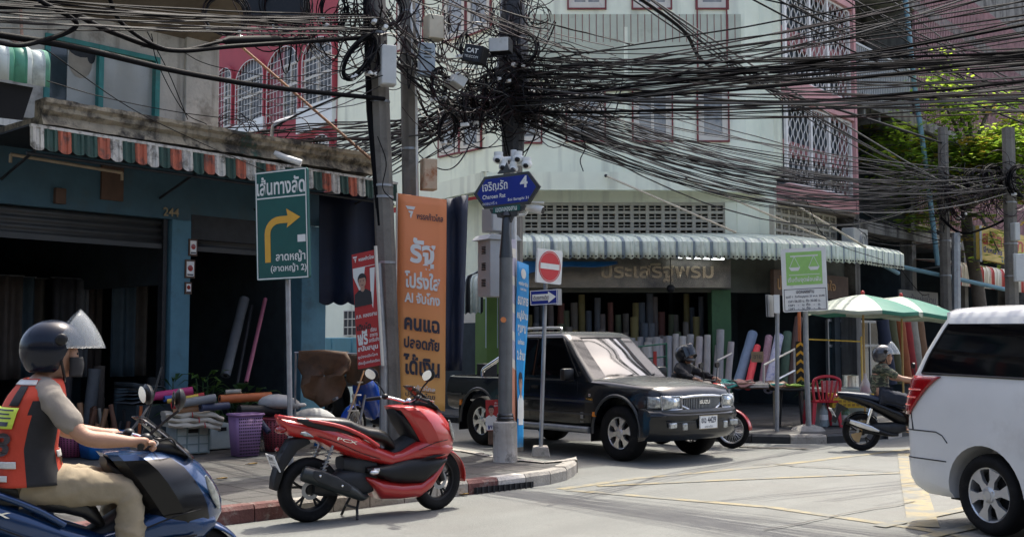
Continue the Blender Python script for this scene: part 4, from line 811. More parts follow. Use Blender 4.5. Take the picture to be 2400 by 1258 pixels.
b.make('print_ground', [m_bwhite], rp_); b = MBt(rp_); portrait(b, pn, .4, .745, .62, .006, 1, 2, 2); b.make('portrait', [m_bwhite, m_pskin, m_pdark], rp_); b = MBt(rp_); logo(b, pn, .06, .975, .2); b.make('logo', [m_bwhite], rp_); b = MBt(rp_)
words(b, pn, 'พรรคก้าวไกล', .62, .945, .66, .035, .004, .03, 0); words(b, pn, 'ส.ก. คลองสาน', .5, .45, .9, .03, .004, .02, 0); words(b, pn, 'ฟรี', .28, .265, .44, .13, .004, .035, 0); words(b, pn, 'เรียน\nอาหาร\nรถรับส่ง', .76, .275, .44, .125, .004, .015, 0); words(b, pn, 'สนับสนุน', .48, .165, .86, .06, .004, .035, 0); words(b, pn, 'คูปองเปิดโลก', .46, .098, .84, .035, .004, .015, 0); words(b, pn, 'เรียนรู้นอกห้องเรียน', .5, .045, .92, .035, .004, .015, 0); words(b, pn, 'เติบโต', .36, .36, .6, .06, .004, .035, 2)
b.make('lettering', [m_bwhite, m_pskin, m_pdark], rp_)
b = MBt(rp_); b.tube([pn.p(1.05, 1.03, 0), pn.p(1.06, -.01, 0)], .022, 6); b.make('timber_edge', m_cream, rp_)
sp = thing('poster', 'small red campaign poster with a man in a white shirt beside the concrete foot', 'poster', P(1152, 1040, 14.6))
pn = Panel(P(1138, 937, 14.5), P(1167, 936, 14.5), P(1139, 1009, 14.5)); board(sp, pn, 'sheet', m_bred, .012, corner=.004)
b = MBt(sp); portrait(b, pn, .45, .66, .8, .003, 1, 2, 0); b.make('portrait', [m_bwhite, m_pskin, m_pdark], sp); b = MBt(sp); quad(b, pn, .02, .98, .02, .2, .006, 0); words(b, pn, 'พท', .5, .11, .7, .14, .009, .02, 3); words(b, pn, 'เปลี่ยน\nกรุงเทพ', .82, .85, .3, .18, .009, .01, 0); b.make('lettering', [m_bwhite, m_pskin, m_pdark, m_signblue], sp)
b = MBt(sp); b.cyl(P(1153, 1040, 14.55), P(1153, 960, 14.55), .05, n=8); b.make('stake', m_brown, sp)
m_bblue = mat('banner_blue', (.01, .27, .62), .5, .06, 3)
bb_ = thing('banner', 'narrow bright blue election banner twisted on the slim white post', 'banner', P(1220, 1050, 14.2))
tl, tr, br_, bl = P(1210, 611, 14.3), P(1240, 621, 14.62), P(1224, 1046, 14.7), P(1211, 1048, 14.3)
pn = Panel(tl, tr, bl)
b = MBt(bb_); bq = lambda u, v: (bl.lerp(tl, v)).lerp(br_.lerp(tr, v), u) 
b.grid(lambda v, u: bq(u, v) + V((.012 * sin(v * 8 + u * 2), 0, 0)), 16, 4); b.make('sheet', m_bblue, bb_, solid=.006, smooth=60)
class PB:                                          # the same sheet as a printable surface
    def __init__(s): s.w, s.h = .35, 2.4
    def p(s, x, y, e=0): q = bq(x, y) + V((.012 * sin(y * 8 + x * 2), 0, 0)); return q + V((.8, -.55, 0)).normalized() * 0 + V((.5, -.85, 0)) * e
pb = PB()
def bwords(b, s_, x, y, w_, h_, mi=0, off=.03):
    vs, fs = glyphs(s_, off); a0 = min(p[0] for p in vs); a1 = max(p[0] for p in vs); c0 = min(p[1] for p in vs); c1 = max(p[1] for p in vs)
    b.add([pb.p(x + ((p[0] - a0) / (a1 - a0) - .5) * w_, y + ((p[1] - c0) / (c1 - c0) - .5) * h_, .012) for p in vs], fs, mi)
b = MBt(bb_)
for s_, y, h_, w_ in (('พรรคประชาธิปัตย์', .885, .022, .8), ('เบอร์ เดียว', .855, .016, .5), ('ธนาคาร', .79, .045, .85), ('หมู่บ้าน', .71, .06, .85), ('ชุมชน', .63, .06, .7), ('แห่งละ', .57, .03, .6), ('2 ล้าน', .5, .06, .8)): bwords(b, s_, .5, y, w_, h_)
poly(b, pb, [(.5 + .22 * cos(R(a)), .94 + .028 * sin(R(a))) for a in range(0, 360, 24)], .011); poly(b, pb, [(.1, .12), (.9, .12), (.9, .2), (.1, .2)], .011)
b.make('lettering', [m_bwhite, m_pskin, m_pdark], bb_); b = MBt(bb_); portrait(b, pb, .5, .34, .85, .012, 1, 2, 0); b.make('portrait', [m_bwhite, m_pskin, m_pdark], bb_)
wb = thing('banner', 'pale lilac and orange banner seen edge-on between the sign post and the blue banner', 'banner', P(1200, 1030, 14.1))
b = MBt(wb); tl, tr, br_, bl = P(1199, 560, 14.0), P(1211, 562, 14.6), P(1218, 1010, 14.6), P(1196, 985, 14.0)
b.grid(lambda v, u: (bl.lerp(tl, v)).lerp(br_.lerp(tr, v), u), 20, 3, lambda i, j: 1 if i < 6 else (0 if i % 3 else 2)); b.make('sheet', [mat('lilac_sheet', (.38, .36, .44), .6, .12, 6), mat('faded_orange', (.55, .22, .13), .6, .1, 5), m_cream], wb, solid=.005)
nv = thing('tarpaulin', 'dark navy tarpaulin hanging straight down behind the orange banner', 'tarpaulin', (-1.0, 17.2, 0))
b = MBt(nv); tl, tr, br_, bl = P(1030, 470, 17.4), P(1097, 456, 17.4), P(1083, 868, 17.4), P(1022, 868, 17.4)
b.grid(lambda v, u: (bl.lerp(tl, v)).lerp(br_.lerp(tr, v), u) + V((0, .05 * sin(u * 12 + v * 2), 0)), 10, 12); b.make('cloth', mat('navy_tarp', (.006, .013, .038), .6, .25, 3), nv, solid=.006, smooth=60)
# ================================================================ BOXES ON THE POLES
def pbox(name, label, px0, px1, py0, py1, Y, dep, mt, rz=0, group=None, vents_=0, tilt=0, lid=None, cat='box'):
    c = P((px0 + px1) / 2, (py0 + py1) / 2, Y); k = Y / FPX; wd, h = (px1 - px0) * k, (py1 - py0) * k
    t = thing(name, label, cat, c, 0, group, rot=(0, tilt, rz)); b = MB(); b.box((0, 0, 0), (wd, dep, h)); b.make('case', mt, t, bevel=.012)
    b = MB(); b.box((0, -dep / 2 - .008, 0), (wd * .92, .014, h * .95)); d = b.make('lid', lid or mt, t, bevel=.006)
    if vents_:
        b = MB()
        for i in range(vents_): b.box((0, -dep / 2 - .018, h * .32 - i * .04), (wd * .45, .01, .012))
        b.make('vent', m_darkgrey, d)
    b = MB(); b.box((0, dep / 2 + .02, 0), (wd * .3, .05, h * .8)); b.make('bracket', m_steel, t)
    return t
m_boxgrey = mat('box_grey', (.47, .48, .46), .5, .08, 5, dirt=((.2, .19, .17), .5, 6, .57)); m_boxblue = mat('box_bluegrey', (.36, .42, .46), .45, .08, 5); m_boxcream = mat('box_cream', (.52, .46, .34), .5, .1, 5, dirt=((.3, .17, .08), .6, 4, .6)); m_boxrust = mat('box_rust', (.5, .37, .25), .6, .15, 4, dirt=[((.30, .10, .03), .95, 3.5, .5)])
pbox('junction_box', 'tall pale grey box strapped high on the pole with the black conduit', 889, 927, 107, 203, 14.0, .16, m_boxgrey, .35, cat='junction box')
pbox('junction_box', 'cream box high on the bare concrete pole, rusty underneath', 996, 1036, 38, 96, 14.7, .2, m_boxcream, .45, cat='junction box')
pbox('junction_box', 'blue-grey box with vent slots directly below the cream box', 980, 1019, 102, 182, 14.6, .12, m_boxblue, .3, vents_=4, cat='junction box')
pbox('junction_box', 'rust-stained box hanging just above the orange banner', 987, 1022, 373, 447, 14.8, .16, m_boxrust, .4, cat='junction box')
pbox('junction_box', 'black cable box with a pale grey lid face high beside the cable-wrapped pole', 1148, 1199, 92, 126, 14.6, .2, m_black, -.25, lid=m_boxgrey, cat='junction box')
pbox('junction_box', 'flat grey cable box tilted among the loops left of the cable-wrapped pole', 1052, 1084, 180, 206, 14.6, .3, m_boxgrey, .5, tilt=.5, cat='junction box')
t = pbox('junction_box', 'black box lettered CAT among the cables', 1090, 1140, 108, 150, 14.4, .2, m_black, -.4, tilt=.25, cat='junction box')
b = MB(); b.text('CAT', (0, -.122, .03), w=.17, off=.03); b.text('TELECOM', (0, -.122, -.05), w=.2); b.make('lettering', m_signwhite, t)
pbox('junction_box', 'big black equipment box between the coils at the top left', 575, 722, -20, 52, 13.6, .3, m_black, -.1, cat='junction box')
m_cab = mat('cabinet_grey', (.43, .44, .44), .45, .06, 4, metal=.2)
cbt = thing('cabinet', 'grey steel cabinet with louvred sides and a peaked hood behind the street sign post', 'cabinet', P(1164, 630, 15.0), .55)
k = 15.0 / FPX; b = MB(); b.box((0, 0, 0), (.40, .34, 132 * k)); b.make('case', m_cab, cbt, bevel=.008)
b = MB(); b.prism([(-.27, .38), (.27, .38), (.2, .45), (-.2, .45)], -.22, .22); b.make('hood', m_cab, cbt)
b = MB()
for z0 in (.2, -.02, -.24):
    for i in range(5): b.box((-.203, 0, z0 + i * .022), (.012, .1, .012))
b.make('louvre', m_darkgrey, cbt)
pbox('cabinet', 'plain grey box directly above the louvred cabinet', 1138, 1182, 488, 545, 15.0, .3, m_cab, .5, cat='cabinet')
# ================================================================ THE YELLOW SHOP SIGN AND OTHER BOARDS ON THE FAR ROW
m_yel = mat('board_yellow', (.60, .41, .08), .5, .06, 4, dirt=((.3, .2, .08), .4, 3, .6)); m_txred = mat('letter_red', (.40, .03, .02), .5, .1, 9)
ys = thing('shop_sign', 'yellow shop sign with red, blue and green Thai lettering beyond the poles', 'shop sign', P(2340, 600, 27.5))
pn = Panel(P(2298, 528, 26.4), P(2440, 562, 29.0), P(2300, 607, 26.4)); board(ys, pn, 'board', m_yel, .12, corner=.02)
b = MBt(ys); words(b, pn, 'ส.รัตนะพาณิช', .47, .68, .9, .45, .006, .03, 0); words(b, pn, 'จำหน่าย ผ้าพีวีซี ผ้าใบ', .43, .32, .8, .2, .006, .02, 1); words(b, pn, 'โทร.862', .5, .1, .4, .17, .006, .03, 2); b.make('lettering', [m_txred, m_signblue, m_signgreen], ys)
b = MBt(ys); pn2 = Panel(P(2283, 528, 26.8), P(2298, 528, 26.4), P(2285, 612, 26.8)); quad(b, pn2, 0, 1, 0, 1, 0); b.make('side_panel', m_boxgrey, ys, solid=.05)
pbox('blank_sign', 'blank grey panel fixed to the pole beside the yellow sign', 2372, 2440, 594, 660, 23.6, .05, m_boxgrey, .2, cat='panel')
pbox('junction_box', 'slim pale box on the pole beside the yellow sign', 2372, 2386, 522, 564, 23.7, .15, m_boxgrey, .2, cat='junction box')
# ================================================================ CABLES
m_cab2 = mat('cable_worn', (.020, .019, .020), .6, .3, 3, spec=.2); m_cab3 = mat('cable_plum', (.02, .009, .011), .45, .3, 3, spec=.2); m_cab4 = mat('cable_grey', (.075, .074, .07), .5, .2, 3, spec=.2)
CM = [m_cable] * 5 + [m_cab2] * 4 + [m_cab3, m_cab4, m_cab4]
ncab = 0
def cable(pts, r, label, group, sag=0.0, mt=None, n=5, k=7, wob=0.0, name='cable'):
    global ncab; ncab += 1
    w_ = [P(*p) for p in pts]
    if len(w_) == 2:
        a, c = w_
        if pts[1][0] > 2460: c = a + (c - a) * 1.6
        if pts[0][0] < -20: a = c + (a - c) * 1.6
        w_ = [a.lerp(c, t) - V((0, 0, sag * 4 * t * (1 - t))) for t in [i / 16 for i in range(17)]]; w_ = [p + V((random.gauss(0, wob), random.gauss(0, wob), random.gauss(0, wob))) for p in w_]
    else:
        if sag: w_ = [p - V((0, 0, sag * (0 < i < len(w_) - 1))) for i, p in enumerate(w_)]
        w_ = spline(w_, k)
    b = MB(); o = w_[0].copy(); b.M = Matrix.Translation(-o); b.tube(w_, r, n)
    ob_ = b.make(name, mt or random.choice(CM if pts[0][0] > 300 else CM[:7]), None, smooth=60, loc=o); tag(ob_, label, 'cable', group)
    return ob_
U_ = random.uniform
def bundle(n, A, B, lab, grp, sA, sB, sag, r=(.008, .014), wob=.004, mids=None):
    for i in range(n):
        a = (A[0] + U_(-1, 1) * sA[0], A[1] + U_(-1, 1) * sA[1], A[2] + U_(-.25, .25)); c = (B[0] + U_(-1, 1) * sB[0], B[1] + U_(-1, 1) * sB[1], B[2] + U_(-.6, .6))
        cable([a, c], U_(*r), lab, grp, U_(*sag), wob=wob)
# rising to the right from the wrapped pole
g = 'cables rising to the upper right'
bundle(50, (1215, 190, 15.2), (2480, 45, 9.5), 'thin dark cable rising in the bundle from the cable-wrapped pole to the upper right', g, (25, 72), (60, 150), (.0, .3), (.005, .010))
bundle(16, (1220, 215, 15.2), (2500, 130, 9.8), 'dark cable rising gently from the cable-wrapped pole to the right edge', 'cables running to the right edge', (25, 50), (40, 55), (.0, .5), (.006, .012))
for a, c, r in (((1225, 225, 15.1), (2480, -20, 9.3), .018), ((1230, 235, 15.1), (2480, 60, 9.3), .016), ((1230, 262, 15.1), (2480, 120, 9.6), .016)):
    cable([a, c], r, 'thick black cable rising from the cable-wrapped pole to the upper right', 'thick cables rising to the upper right', .25, m_cable)
# descending to the far pole
g = 'cables descending to the far pole'
bundle(42, (1225, 232, 15.2), (2205, 425, 25.4), 'thin dark cable descending from the cable-wrapped pole to the pole under the tree', g, (22, 75), (4, 34), (.0, .9), (.005, .0115))
bundle(16, (1228, 262, 15.2), (2358, 425, 23.9), 'dark cable in the bundle descending right towards the pole beside the yellow sign', 'cables descending towards the yellow sign', (20, 40), (4, 28), (.1, 1.0), (.006, .012))
bundle(8, (1228, 265, 15.2), (2205, 440, 25.4), 'pale sagging cable low in the bundle descending to the pole under the tree', 'pale sagging cables', (10, 25), (4, 25), (.5, 1.2), (.006, .010))
# the strands across from the top
g = 'cables crossing down from the top edge'
bundle(9, (975, -25, 13.5), (1420, 128, 15.6), 'pale cable slanting down from the top edge to right of the cable-wrapped pole', g, (60, 18), (70, 25), (.0, .12), (.006, .010))
bundle(5, (1480, -20, 14), (2210, 425, 25), 'dark cable slanting down across the mint wall to the pole under the tree', 'cables slanting across the mint wall', (25, 10), (4, 12), (.05, .5), (.010, .016))
bundle(9, (1900, 0, 14), (2480, 210, 17), 'cable slanting down to the right across the slatted screens', 'cables across the slatted screens', (180, 20), (30, 70), (.0, .3), (.008, .013))
cable([(1475, -20, 13.8), (1600, 70, 15), (1690, 170, 16.5), (2000, 268, 20), (2206, 335, 25.4)], .026, 'thick black cable bundle bending down from the top edge to the pole under the tree', None, mt=m_cable)
# from the left edge to the first pole
g = 'cables from the left edge'
bundle(15, (-60, -8, 8.6), (880, 58, 14.1), 'thin cable of the flat bundle from the top left corner to the first pole', g, (20, 34), (12, 30), (-.05, .15), (.006, .010))
for pts, r, lab in (([(-40, 76, 8.8), (180, 112, 9.7), (420, 168, 11.2), (640, 205, 12.6), (900, 232, 14.1)], .03, 'thick twisted cable bundle hung with white ties crossing the shophouse window'),
    ([(-40, 15, 8.6), (140, 22, 9.4), (260, 75, 10.4), (400, 118, 11.3), (560, 108, 12.2), (870, 88, 14)], .026, 'thick black cable drooping in front of the brown roof soffit'),
    ([(90, 0, 9), (180, 60, 9.5), (60, 105, 9.1), (-30, 95, 8.6)], .022, 'black cable bending back to the left edge above the green awning'),
    ([(250, -20, 10), (290, 60, 10.4), (400, 118, 11.3), (520, 98, 12)], .02, 'black cable dropping from the top edge into the bundle above the window')):
    cable(pts, r, lab, None, mt=m_cable, n=7)
for pts in ([(355, 80, 13), (370, 150, 13.6), (430, 260, 14.4), (485, 292, 14.6)], [(345, 75, 13), (395, 170, 13.8), (440, 280, 14.6)], [(110, 118, 11), (300, 250, 12.8), (460, 330, 14), (620, 400, 15)], [(110, 190, 11.5), (250, 230, 12.4), (430, 265, 14), (600, 285, 15.2)], [(330, 110, 13.2), (420, 120, 13.8), (520, 160, 14.4), (870, 220, 14.3)]):
    cable(pts, .006, 'single thin slack wire hanging in front of the left shophouse', 'slack wires on the left shophouse', mt=m_cable)
# between the red house and the poles
bundle(16, (500, 318, 18), (1010, 296, 15.2), 'dark cable in the level bundle passing in front of the crimson house', 'cables in front of the crimson house', (40, 16), (30, 20), (-.1, .25), (.008, .014), wob=.012)
bundle(9, (560, 250, 18), (890, 180, 14.4), 'thin wire rising across the arched windows to the pole with the black conduit', 'wires across the arched windows', (70, 60), (8, 60), (.0, .3), (.005, .008))
cable([(640, 300, 17), (700, 268, 16.5), (800, 225, 15.5), (890, 190, 14.3)], .016, 'stout black cable rising from the grey bent pipe to the pole', None, mt=m_cable)
bundle(38, (800, 390, 19.5), (1185, 205, 15.3), 'dark cable in the fan climbing from the side street to the cable-wrapped pole', 'cables climbing from the side street', (50, 62), (20, 60), (-.05, .2), (.008, .014))
bundle(22, (890, 70, 14.2), (1190, 165, 15.3), 'cable slung between the two poles at the top', 'cables slung between the poles', (10, 80), (18, 70), (.05, .6), (.006, .012), wob=.015)
bundle(10, (960, 80, 14.9), (1195, 240, 15.3), 'cable drooping from the bare pole to the cable-wrapped pole', 'cables drooping to the wrapped pole', (10, 60), (12, 30), (.2, .8), (.006, .010), wob=.015)
# right-hand poles
bundle(16, (2207, 425, 25.4), (2358, 418, 23.9), 'short cable strung between the two far poles', 'cables between the far poles', (5, 35), (5, 35), (.0, .35), (.008, .015), wob=.02)
bundle(18, (2356, 425, 23.9), (2480, 440, 22), 'cable running off to the right edge from the pole beside the yellow sign', 'cables leaving the yellow sign pole', (5, 45), (20, 70), (.0, .3), (.008, .015), wob=.02)
bundle(9, (1870, 420, 26), (2210, 520, 25.4), 'thin dark cable low across the grimy terrace to the pole under the tree', 'low cables on the grimy terrace', (30, 40), (5, 50), (.1, .6), (.007, .012))
cable([(2205, 510, 25.3), (2250, 545, 25), (2310, 535, 24.5), (2356, 515, 24)], .03, 'thick black cable looping between the two far poles', None, mt=m_cable)
for pts in ([(1215, 330, 15.2), (1260, 325, 15.3), (1330, 255, 15.6), (1400, 195, 16)], [(1410, 240, 16), (1365, 300, 15.8), (1372, 345, 15.8), (1360, 375, 15.8), (1367, 402, 15.8)], [(1190, 340, 15.2), (1120, 345, 15.3), (1080, 310, 15.4), (1060, 290, 15.6)], [(1225, 285, 15.2), (1262, 292, 15.4), (1240, 345, 15.2), (1215, 365, 15.1)], [(1226, 250, 15.2), (1256, 300, 15.2), (1222, 385, 15.1)], [(1890, 470, 20), (1940, 560, 21), (2070, 610, 23)], [(2020, 215, 26), (2040, 260, 26), (2036, 350, 26)], [(1870, 465, 20), (1960, 500, 22), (2080, 590, 26)], [(2060, 560, 26), (2150, 680, 26), (2178, 690, 26)], [(885, 320, 14.1), (905, 380, 14), (897, 440, 14), (922, 470, 14.2)], [(1168, 270, 15), (1180, 330, 15), (1192, 380, 15)], [(1175, 270, 15), (1184, 320, 15), (1196, 375, 15.1)]):
    cable(pts, U_(.006, .010), 'single loose wire dangling away from the cable bundles', 'loose dangling wires', mt=m_cable)
# awning stay rods on the corner building
for a, c in (((1420, 412, 22.3), (1725, 545, 21.2)), ((1608, 420, 22.4), (1940, 562, 21.6)), ((1806, 445, 23.4), (2030, 580, 22.4))):
    t = thing('stay_rod', {1420: 'long pale stay rod nearest the street sign, running from the slab band to the awning', 1608: 'middle stay rod running from the slab band to the awning edge', 1806: 'right stay rod dropping from under the pink band to the awning end'}[a[0]], 'stay rod', P(*c))
    b = MBt(t); b.tube([P(*a), P(*c)], .02, 8); b.make('rod', m_boxcream, t); b = MBt(t); b.ell(P(*a), (.035, .035, .035), 8, 6); b.make('end_bolt', m_rust if False else m_darkgrey, t)
# coils of spare cable
def coil(px, py, Y, r, label, tilt, n=9, th=.007, asp=1.0, mt=None, straps=2):
    c = P(px, py, Y); t = thing('cable_coil', label, 'cable coil', c, rot=tilt, group=None); b = MB()
    for i in range(n):
        rr = r * U_(.86, 1.06); ph = U_(0, 6.3); dx, dy, dz = U_(-.03, .03), U_(-.05, .05), U_(-.03, .03)
        b.tube([V((dx + rr * cos(a) * asp, dy + .03 * sin(a * 2 + ph), dz + rr * sin(a))) for a in [2 * pi * j / 26 for j in range(26)]], th, 5, i % 3, closed=True)
    b.make('loops', mt or [m_cable, m_cab2, m_cab3], t, smooth=60)
    for j in range(straps):
        a = U_(3.6, 5.8); b = MB(); q = V((r * cos(a) * asp, 0, r * sin(a))); b.box(q, (.05, .12, .05), M=None); b.make('white_tie', m_plate, t, bevel=.008)
    return t
coil(527, 35, 13.0, .26, 'big round coil of plum and black cable at the top left of the photo', (0, 0, .2), 11)
coil(670, 12, 13.4, .30, 'wide coil of pale-edged cable hanging from the top edge left of the poles', (.2, 0, -.2), 10)
coil(780, 22, 13.9, .26, 'tight black coil against the crimson house wall near the top edge', (0, .2, .6), 10, asp=.7, mt=[m_cable] * 3)
coil(842, 135, 13.8, .33, 'long drooping black coil just left of the pole with the black conduit', (0, .55, .3), 14, th=.009, asp=.4, mt=[m_cable, m_cable, m_cab2])
coil(873, 140, 13.9, .2, 'small pale-edged coil pressed against the pole with the black conduit', (0, .2, .9), 8, asp=.5)
coil(1182, 150, 14.9, .24, 'round coil of black cable left of the cable-wrapped pole, under the lidded box', (0, 0, .3), 8)
coil(1222, 115, 14.9, .24, 'round coil of thin cable above the cable-wrapped pole', (0, .2, -.3), 9)
coil(1088, 110, 14.6, .19, 'narrow coil hanging left of the box lettered CAT', (0, .15, .9), 8, asp=.6)
coil(1026, 200, 14.6, .24, 'copper-edged narrow coil hanging below the vented box', (0, 0, 1.0), 9, asp=.65)
coil(1098, 262, 14.8, .24, 'narrow coil with white ties below the flat tilted box', (0, -.1, 1.0), 9, asp=.65)
coil(905, 22, 13.9, .24, 'coil at the top edge between the two left poles', (0, .3, .4), 9)
coil(1050, 300, 14.9, .22, 'black coil low in the fan of side-street cables', (0, .3, .6), 9, asp=.6)
coil(2240, 475, 25.0, .4, 'plum-red coil hanging on the pole under the tree', (0, -.5, .4), 12, th=.012, asp=.45, mt=[m_cab3, m_cable, m_cab2])
coil(2290, 430, 24.6, .3, 'black coil between the two far poles', (0, 0, .3), 10, th=.012, mt=[m_cable] * 3)
coil(2330, 420, 24.2, .3, 'black coil close to the pole beside the yellow sign', (0, .2, .5), 10, th=.012, mt=[m_cable] * 3)
coil(2392, 425, 23.6, .34, 'black coil at the right edge beyond the pole beside the yellow sign', (0, .1, .3), 10, th=.012, mt=[m_cable] * 3)
sc2 = thing('splice_closure', 'fat black splice sleeve with steel clamps on a thick cable over the crimson house', 'splice closure', P(595, 97, 12.7))
b = MBt(sc2); b.tube([P(505, 98, 12.3), P(525, 97, 12.4), P(535, 96, 12.5), P(650, 94, 13), P(662, 93, 13.1), P(720, 90, 13.3)], [.02, .03, .055, .055, .03, .022], 12); b.make('sleeve', m_cable, sc2, smooth=40)
for px in (562, 630): b = MBt(sc2); b.tube([P(px, 95.5, 12.55 + (px - 540) * .0045), P(px + 4, 95.5, 12.57 + (px - 540) * .0045)], .06, 12); b.make('clamp', m_alloy, sc2)
# the uncountable snarl round the poles
b = MB()
def snarl(px, py, Y, sx, sy, n, L_):
    for i in range(n):
        c = P(px + random.gauss(0, sx), py + random.gauss(0, sy), Y + random.gauss(0, .25)); a0 = U_(0, 6.28)
        if i % 3:                                       # hanging slack between two points
            q0 = P(px + random.gauss(0, sx * .35), py + random.gauss(0, sy * .6), Y + random.gauss(0, .15)); q1 = P(px + U_(-2.1, 2.1) * sx, py + random.gauss(0, sy * .9), Y + random.gauss(0, .4)); c = (q0 + q1) / 2; d = (q1 - q0) / 2; s_ = U_(.02, .5)
            pts = [c - d + d * 2 * t - V((0, 0, s_ * 4 * t * (1 - t))) + V((0, .12 * sin(t * 5 + a0), .05 * sin(t * 7 + a0))) for t in [j / 8 for j in range(9)]]
            b.tube(spline(pts, 3), U_(.005, .011), 4, random.randrange(3))
        else:                                           # slack loop
            r = U_(.12, .34); r2 = r * U_(.6, 1.4); pts = [c + V((r * cos(a), .5 * r * sin(a + a0), r2 * sin(a))) for a in [2 * pi * j / 20 for j in range(19)]]
            b.tube(pts, U_(.005, .009), 4, random.randrange(3))
snarl(1200, 215, 15.3, 50, 40, 85, 1.6); snarl(1300, 215, 15.5, 95, 42, 70, 1.8); snarl(1100, 225, 15.2, 75, 60, 75, 1.5); snarl(870, 60, 14.2, 60, 50, 45, 1.2); snarl(720, 60, 14, 90, 25, 40, 1.2); snarl(1030, 60, 15, 70, 50, 34, 1.2); snarl(1200, 30, 15.3, 50, 40, 50, 1.0); snarl(2330, 440, 24.1, 55, 40, 70, 1.6); snarl(2220, 460, 25.3, 25, 50, 40, 1.6); snarl(560, 310, 17.5, 60, 10, 25, 1.2)
tag(b.make('cable_tangle', [m_cable, m_cab2, m_cab3], smooth=60), kind='stuff')
# ================================================================ WHEELS
RY = Matrix.Rotation(pi / 2, 4, 'X')                # lathe axis z becomes y
def tyre_prof(r, w_, rim, e=.35): 
    h = w_ / 2; return [(rim, -h * .75), (rim + (r - rim) * .35, -h), (r - (r - rim) * .3, -h * .98), (r - .012, -h * .72), (r, -h * e), (r, h * e), (r - .012, h * .72), (r - (r - rim) * .3, h * .98), (rim + (r - rim) * .35, h), (rim, h * .75)]
def wheel(par, c, r, w_, rim, spokes, mrim, steer=0.0, kind='bike', disc=True, tmat=None):
    M_ = Matrix.Translation(c) @ Matrix.Rotation(steer, 4, 'Z') @ RY
    b = MB(M_); hw = w_ * .36
    prof = [(rim + .004, -hw), (rim - .012, -hw * .9), (rim - .022, -hw * .5), (rim - .022, hw * .5), (rim - .012, hw * .9), (rim + .004, hw)]
    b.lathe(prof, 36, cap=False); b.lathe([(.001, -w_ * .42), (.035, -w_ * .42), (.045, -w_ * .3), (.045, w_ * .3), (.035, w_ * .42), (.001, w_ * .42)], 16)
    if kind == 'wire':
        for i in range(36): a = 2 * pi * i / 36; q = a + (.35 if i % 2 else -.35); b.tube([V((.04 * cos(q), .04 * sin(q), (.03 if i % 4 < 2 else -.03))), V((rim * .97 * cos(a), rim * .97 * sin(a), 0))], .0018, 4)
    elif kind == 'alloy':
        for s_ in (-1,):
            for i in range(spokes):
                a = 2 * pi * i / spokes + .2; Q = Matrix.Rotation(a, 4, 'Z')
                pts = lambda z: [V((.05, -.038, z)), V((rim * .55, -.026, z)), V((rim - .015, -.06 if spokes < 7 else -.03, z)), V((rim - .015, .06 if spokes < 7 else .03, z)), V((rim * .55, .026, z)), V((.05, .038, z))]
                b.rings([pts(w_ * .36 + .0), pts(w_ * .2)], M=Q)
            b.lathe([(.001, w_ * .40), (.055, w_ * .40), (.075, w_ * .34), (.075, w_ * .1)], 20)
            for i in range(5 if spokes < 7 else 6): a = 2 * pi * i / (5 if spokes < 7 else 6) + .5; b.cyl((.052 * cos(a), .052 * sin(a), w_ * .36), (.052 * cos(a), .052 * sin(a), w_ * .415), .011, n=6)
    else:
        for i in range(spokes):
            a = 2 * pi * i / spokes + .3
            for q in (-.16, .16): b.tube([V((.04 * cos(a), .04 * sin(a), 0)), V((rim * .5 * cos(a + q * .3), rim * .5 * sin(a + q * .3), 0)), V((rim * .97 * cos(a + q), rim * .97 * sin(a + q), 0))], [.016, .012, .011], 6)
    wh = b.make('wheel', mrim, par, smooth=40)
    b = MB(M_); b.lathe(tyre_prof(r, w_, rim), 44, cap=False); b.lathe([(rim, w_ * .37), (rim, -w_ * .37)], 44, cap=False); b.make('tyre', tmat or m_rubber, wh, smooth=50)
    if kind == 'alloy': b = MB(M_); b.lathe([(.001, -.01), (rim - .03, -.01), (rim - .03, -.03), (.001, -.03)], 24); b.make('brake_shadow', m_hole, wh)
    elif disc: b = MB(M_); b.lathe([(.05, .045), (.085, .045), (.085, .05), (.05, .05)], 24, cap=False); b.make('brake_disc', m_steel, wh)
    return wh
m_blackgloss = mat('black_gloss', (.004, .004, .005), .22, .2, 5, coat=.12, spec=.3)
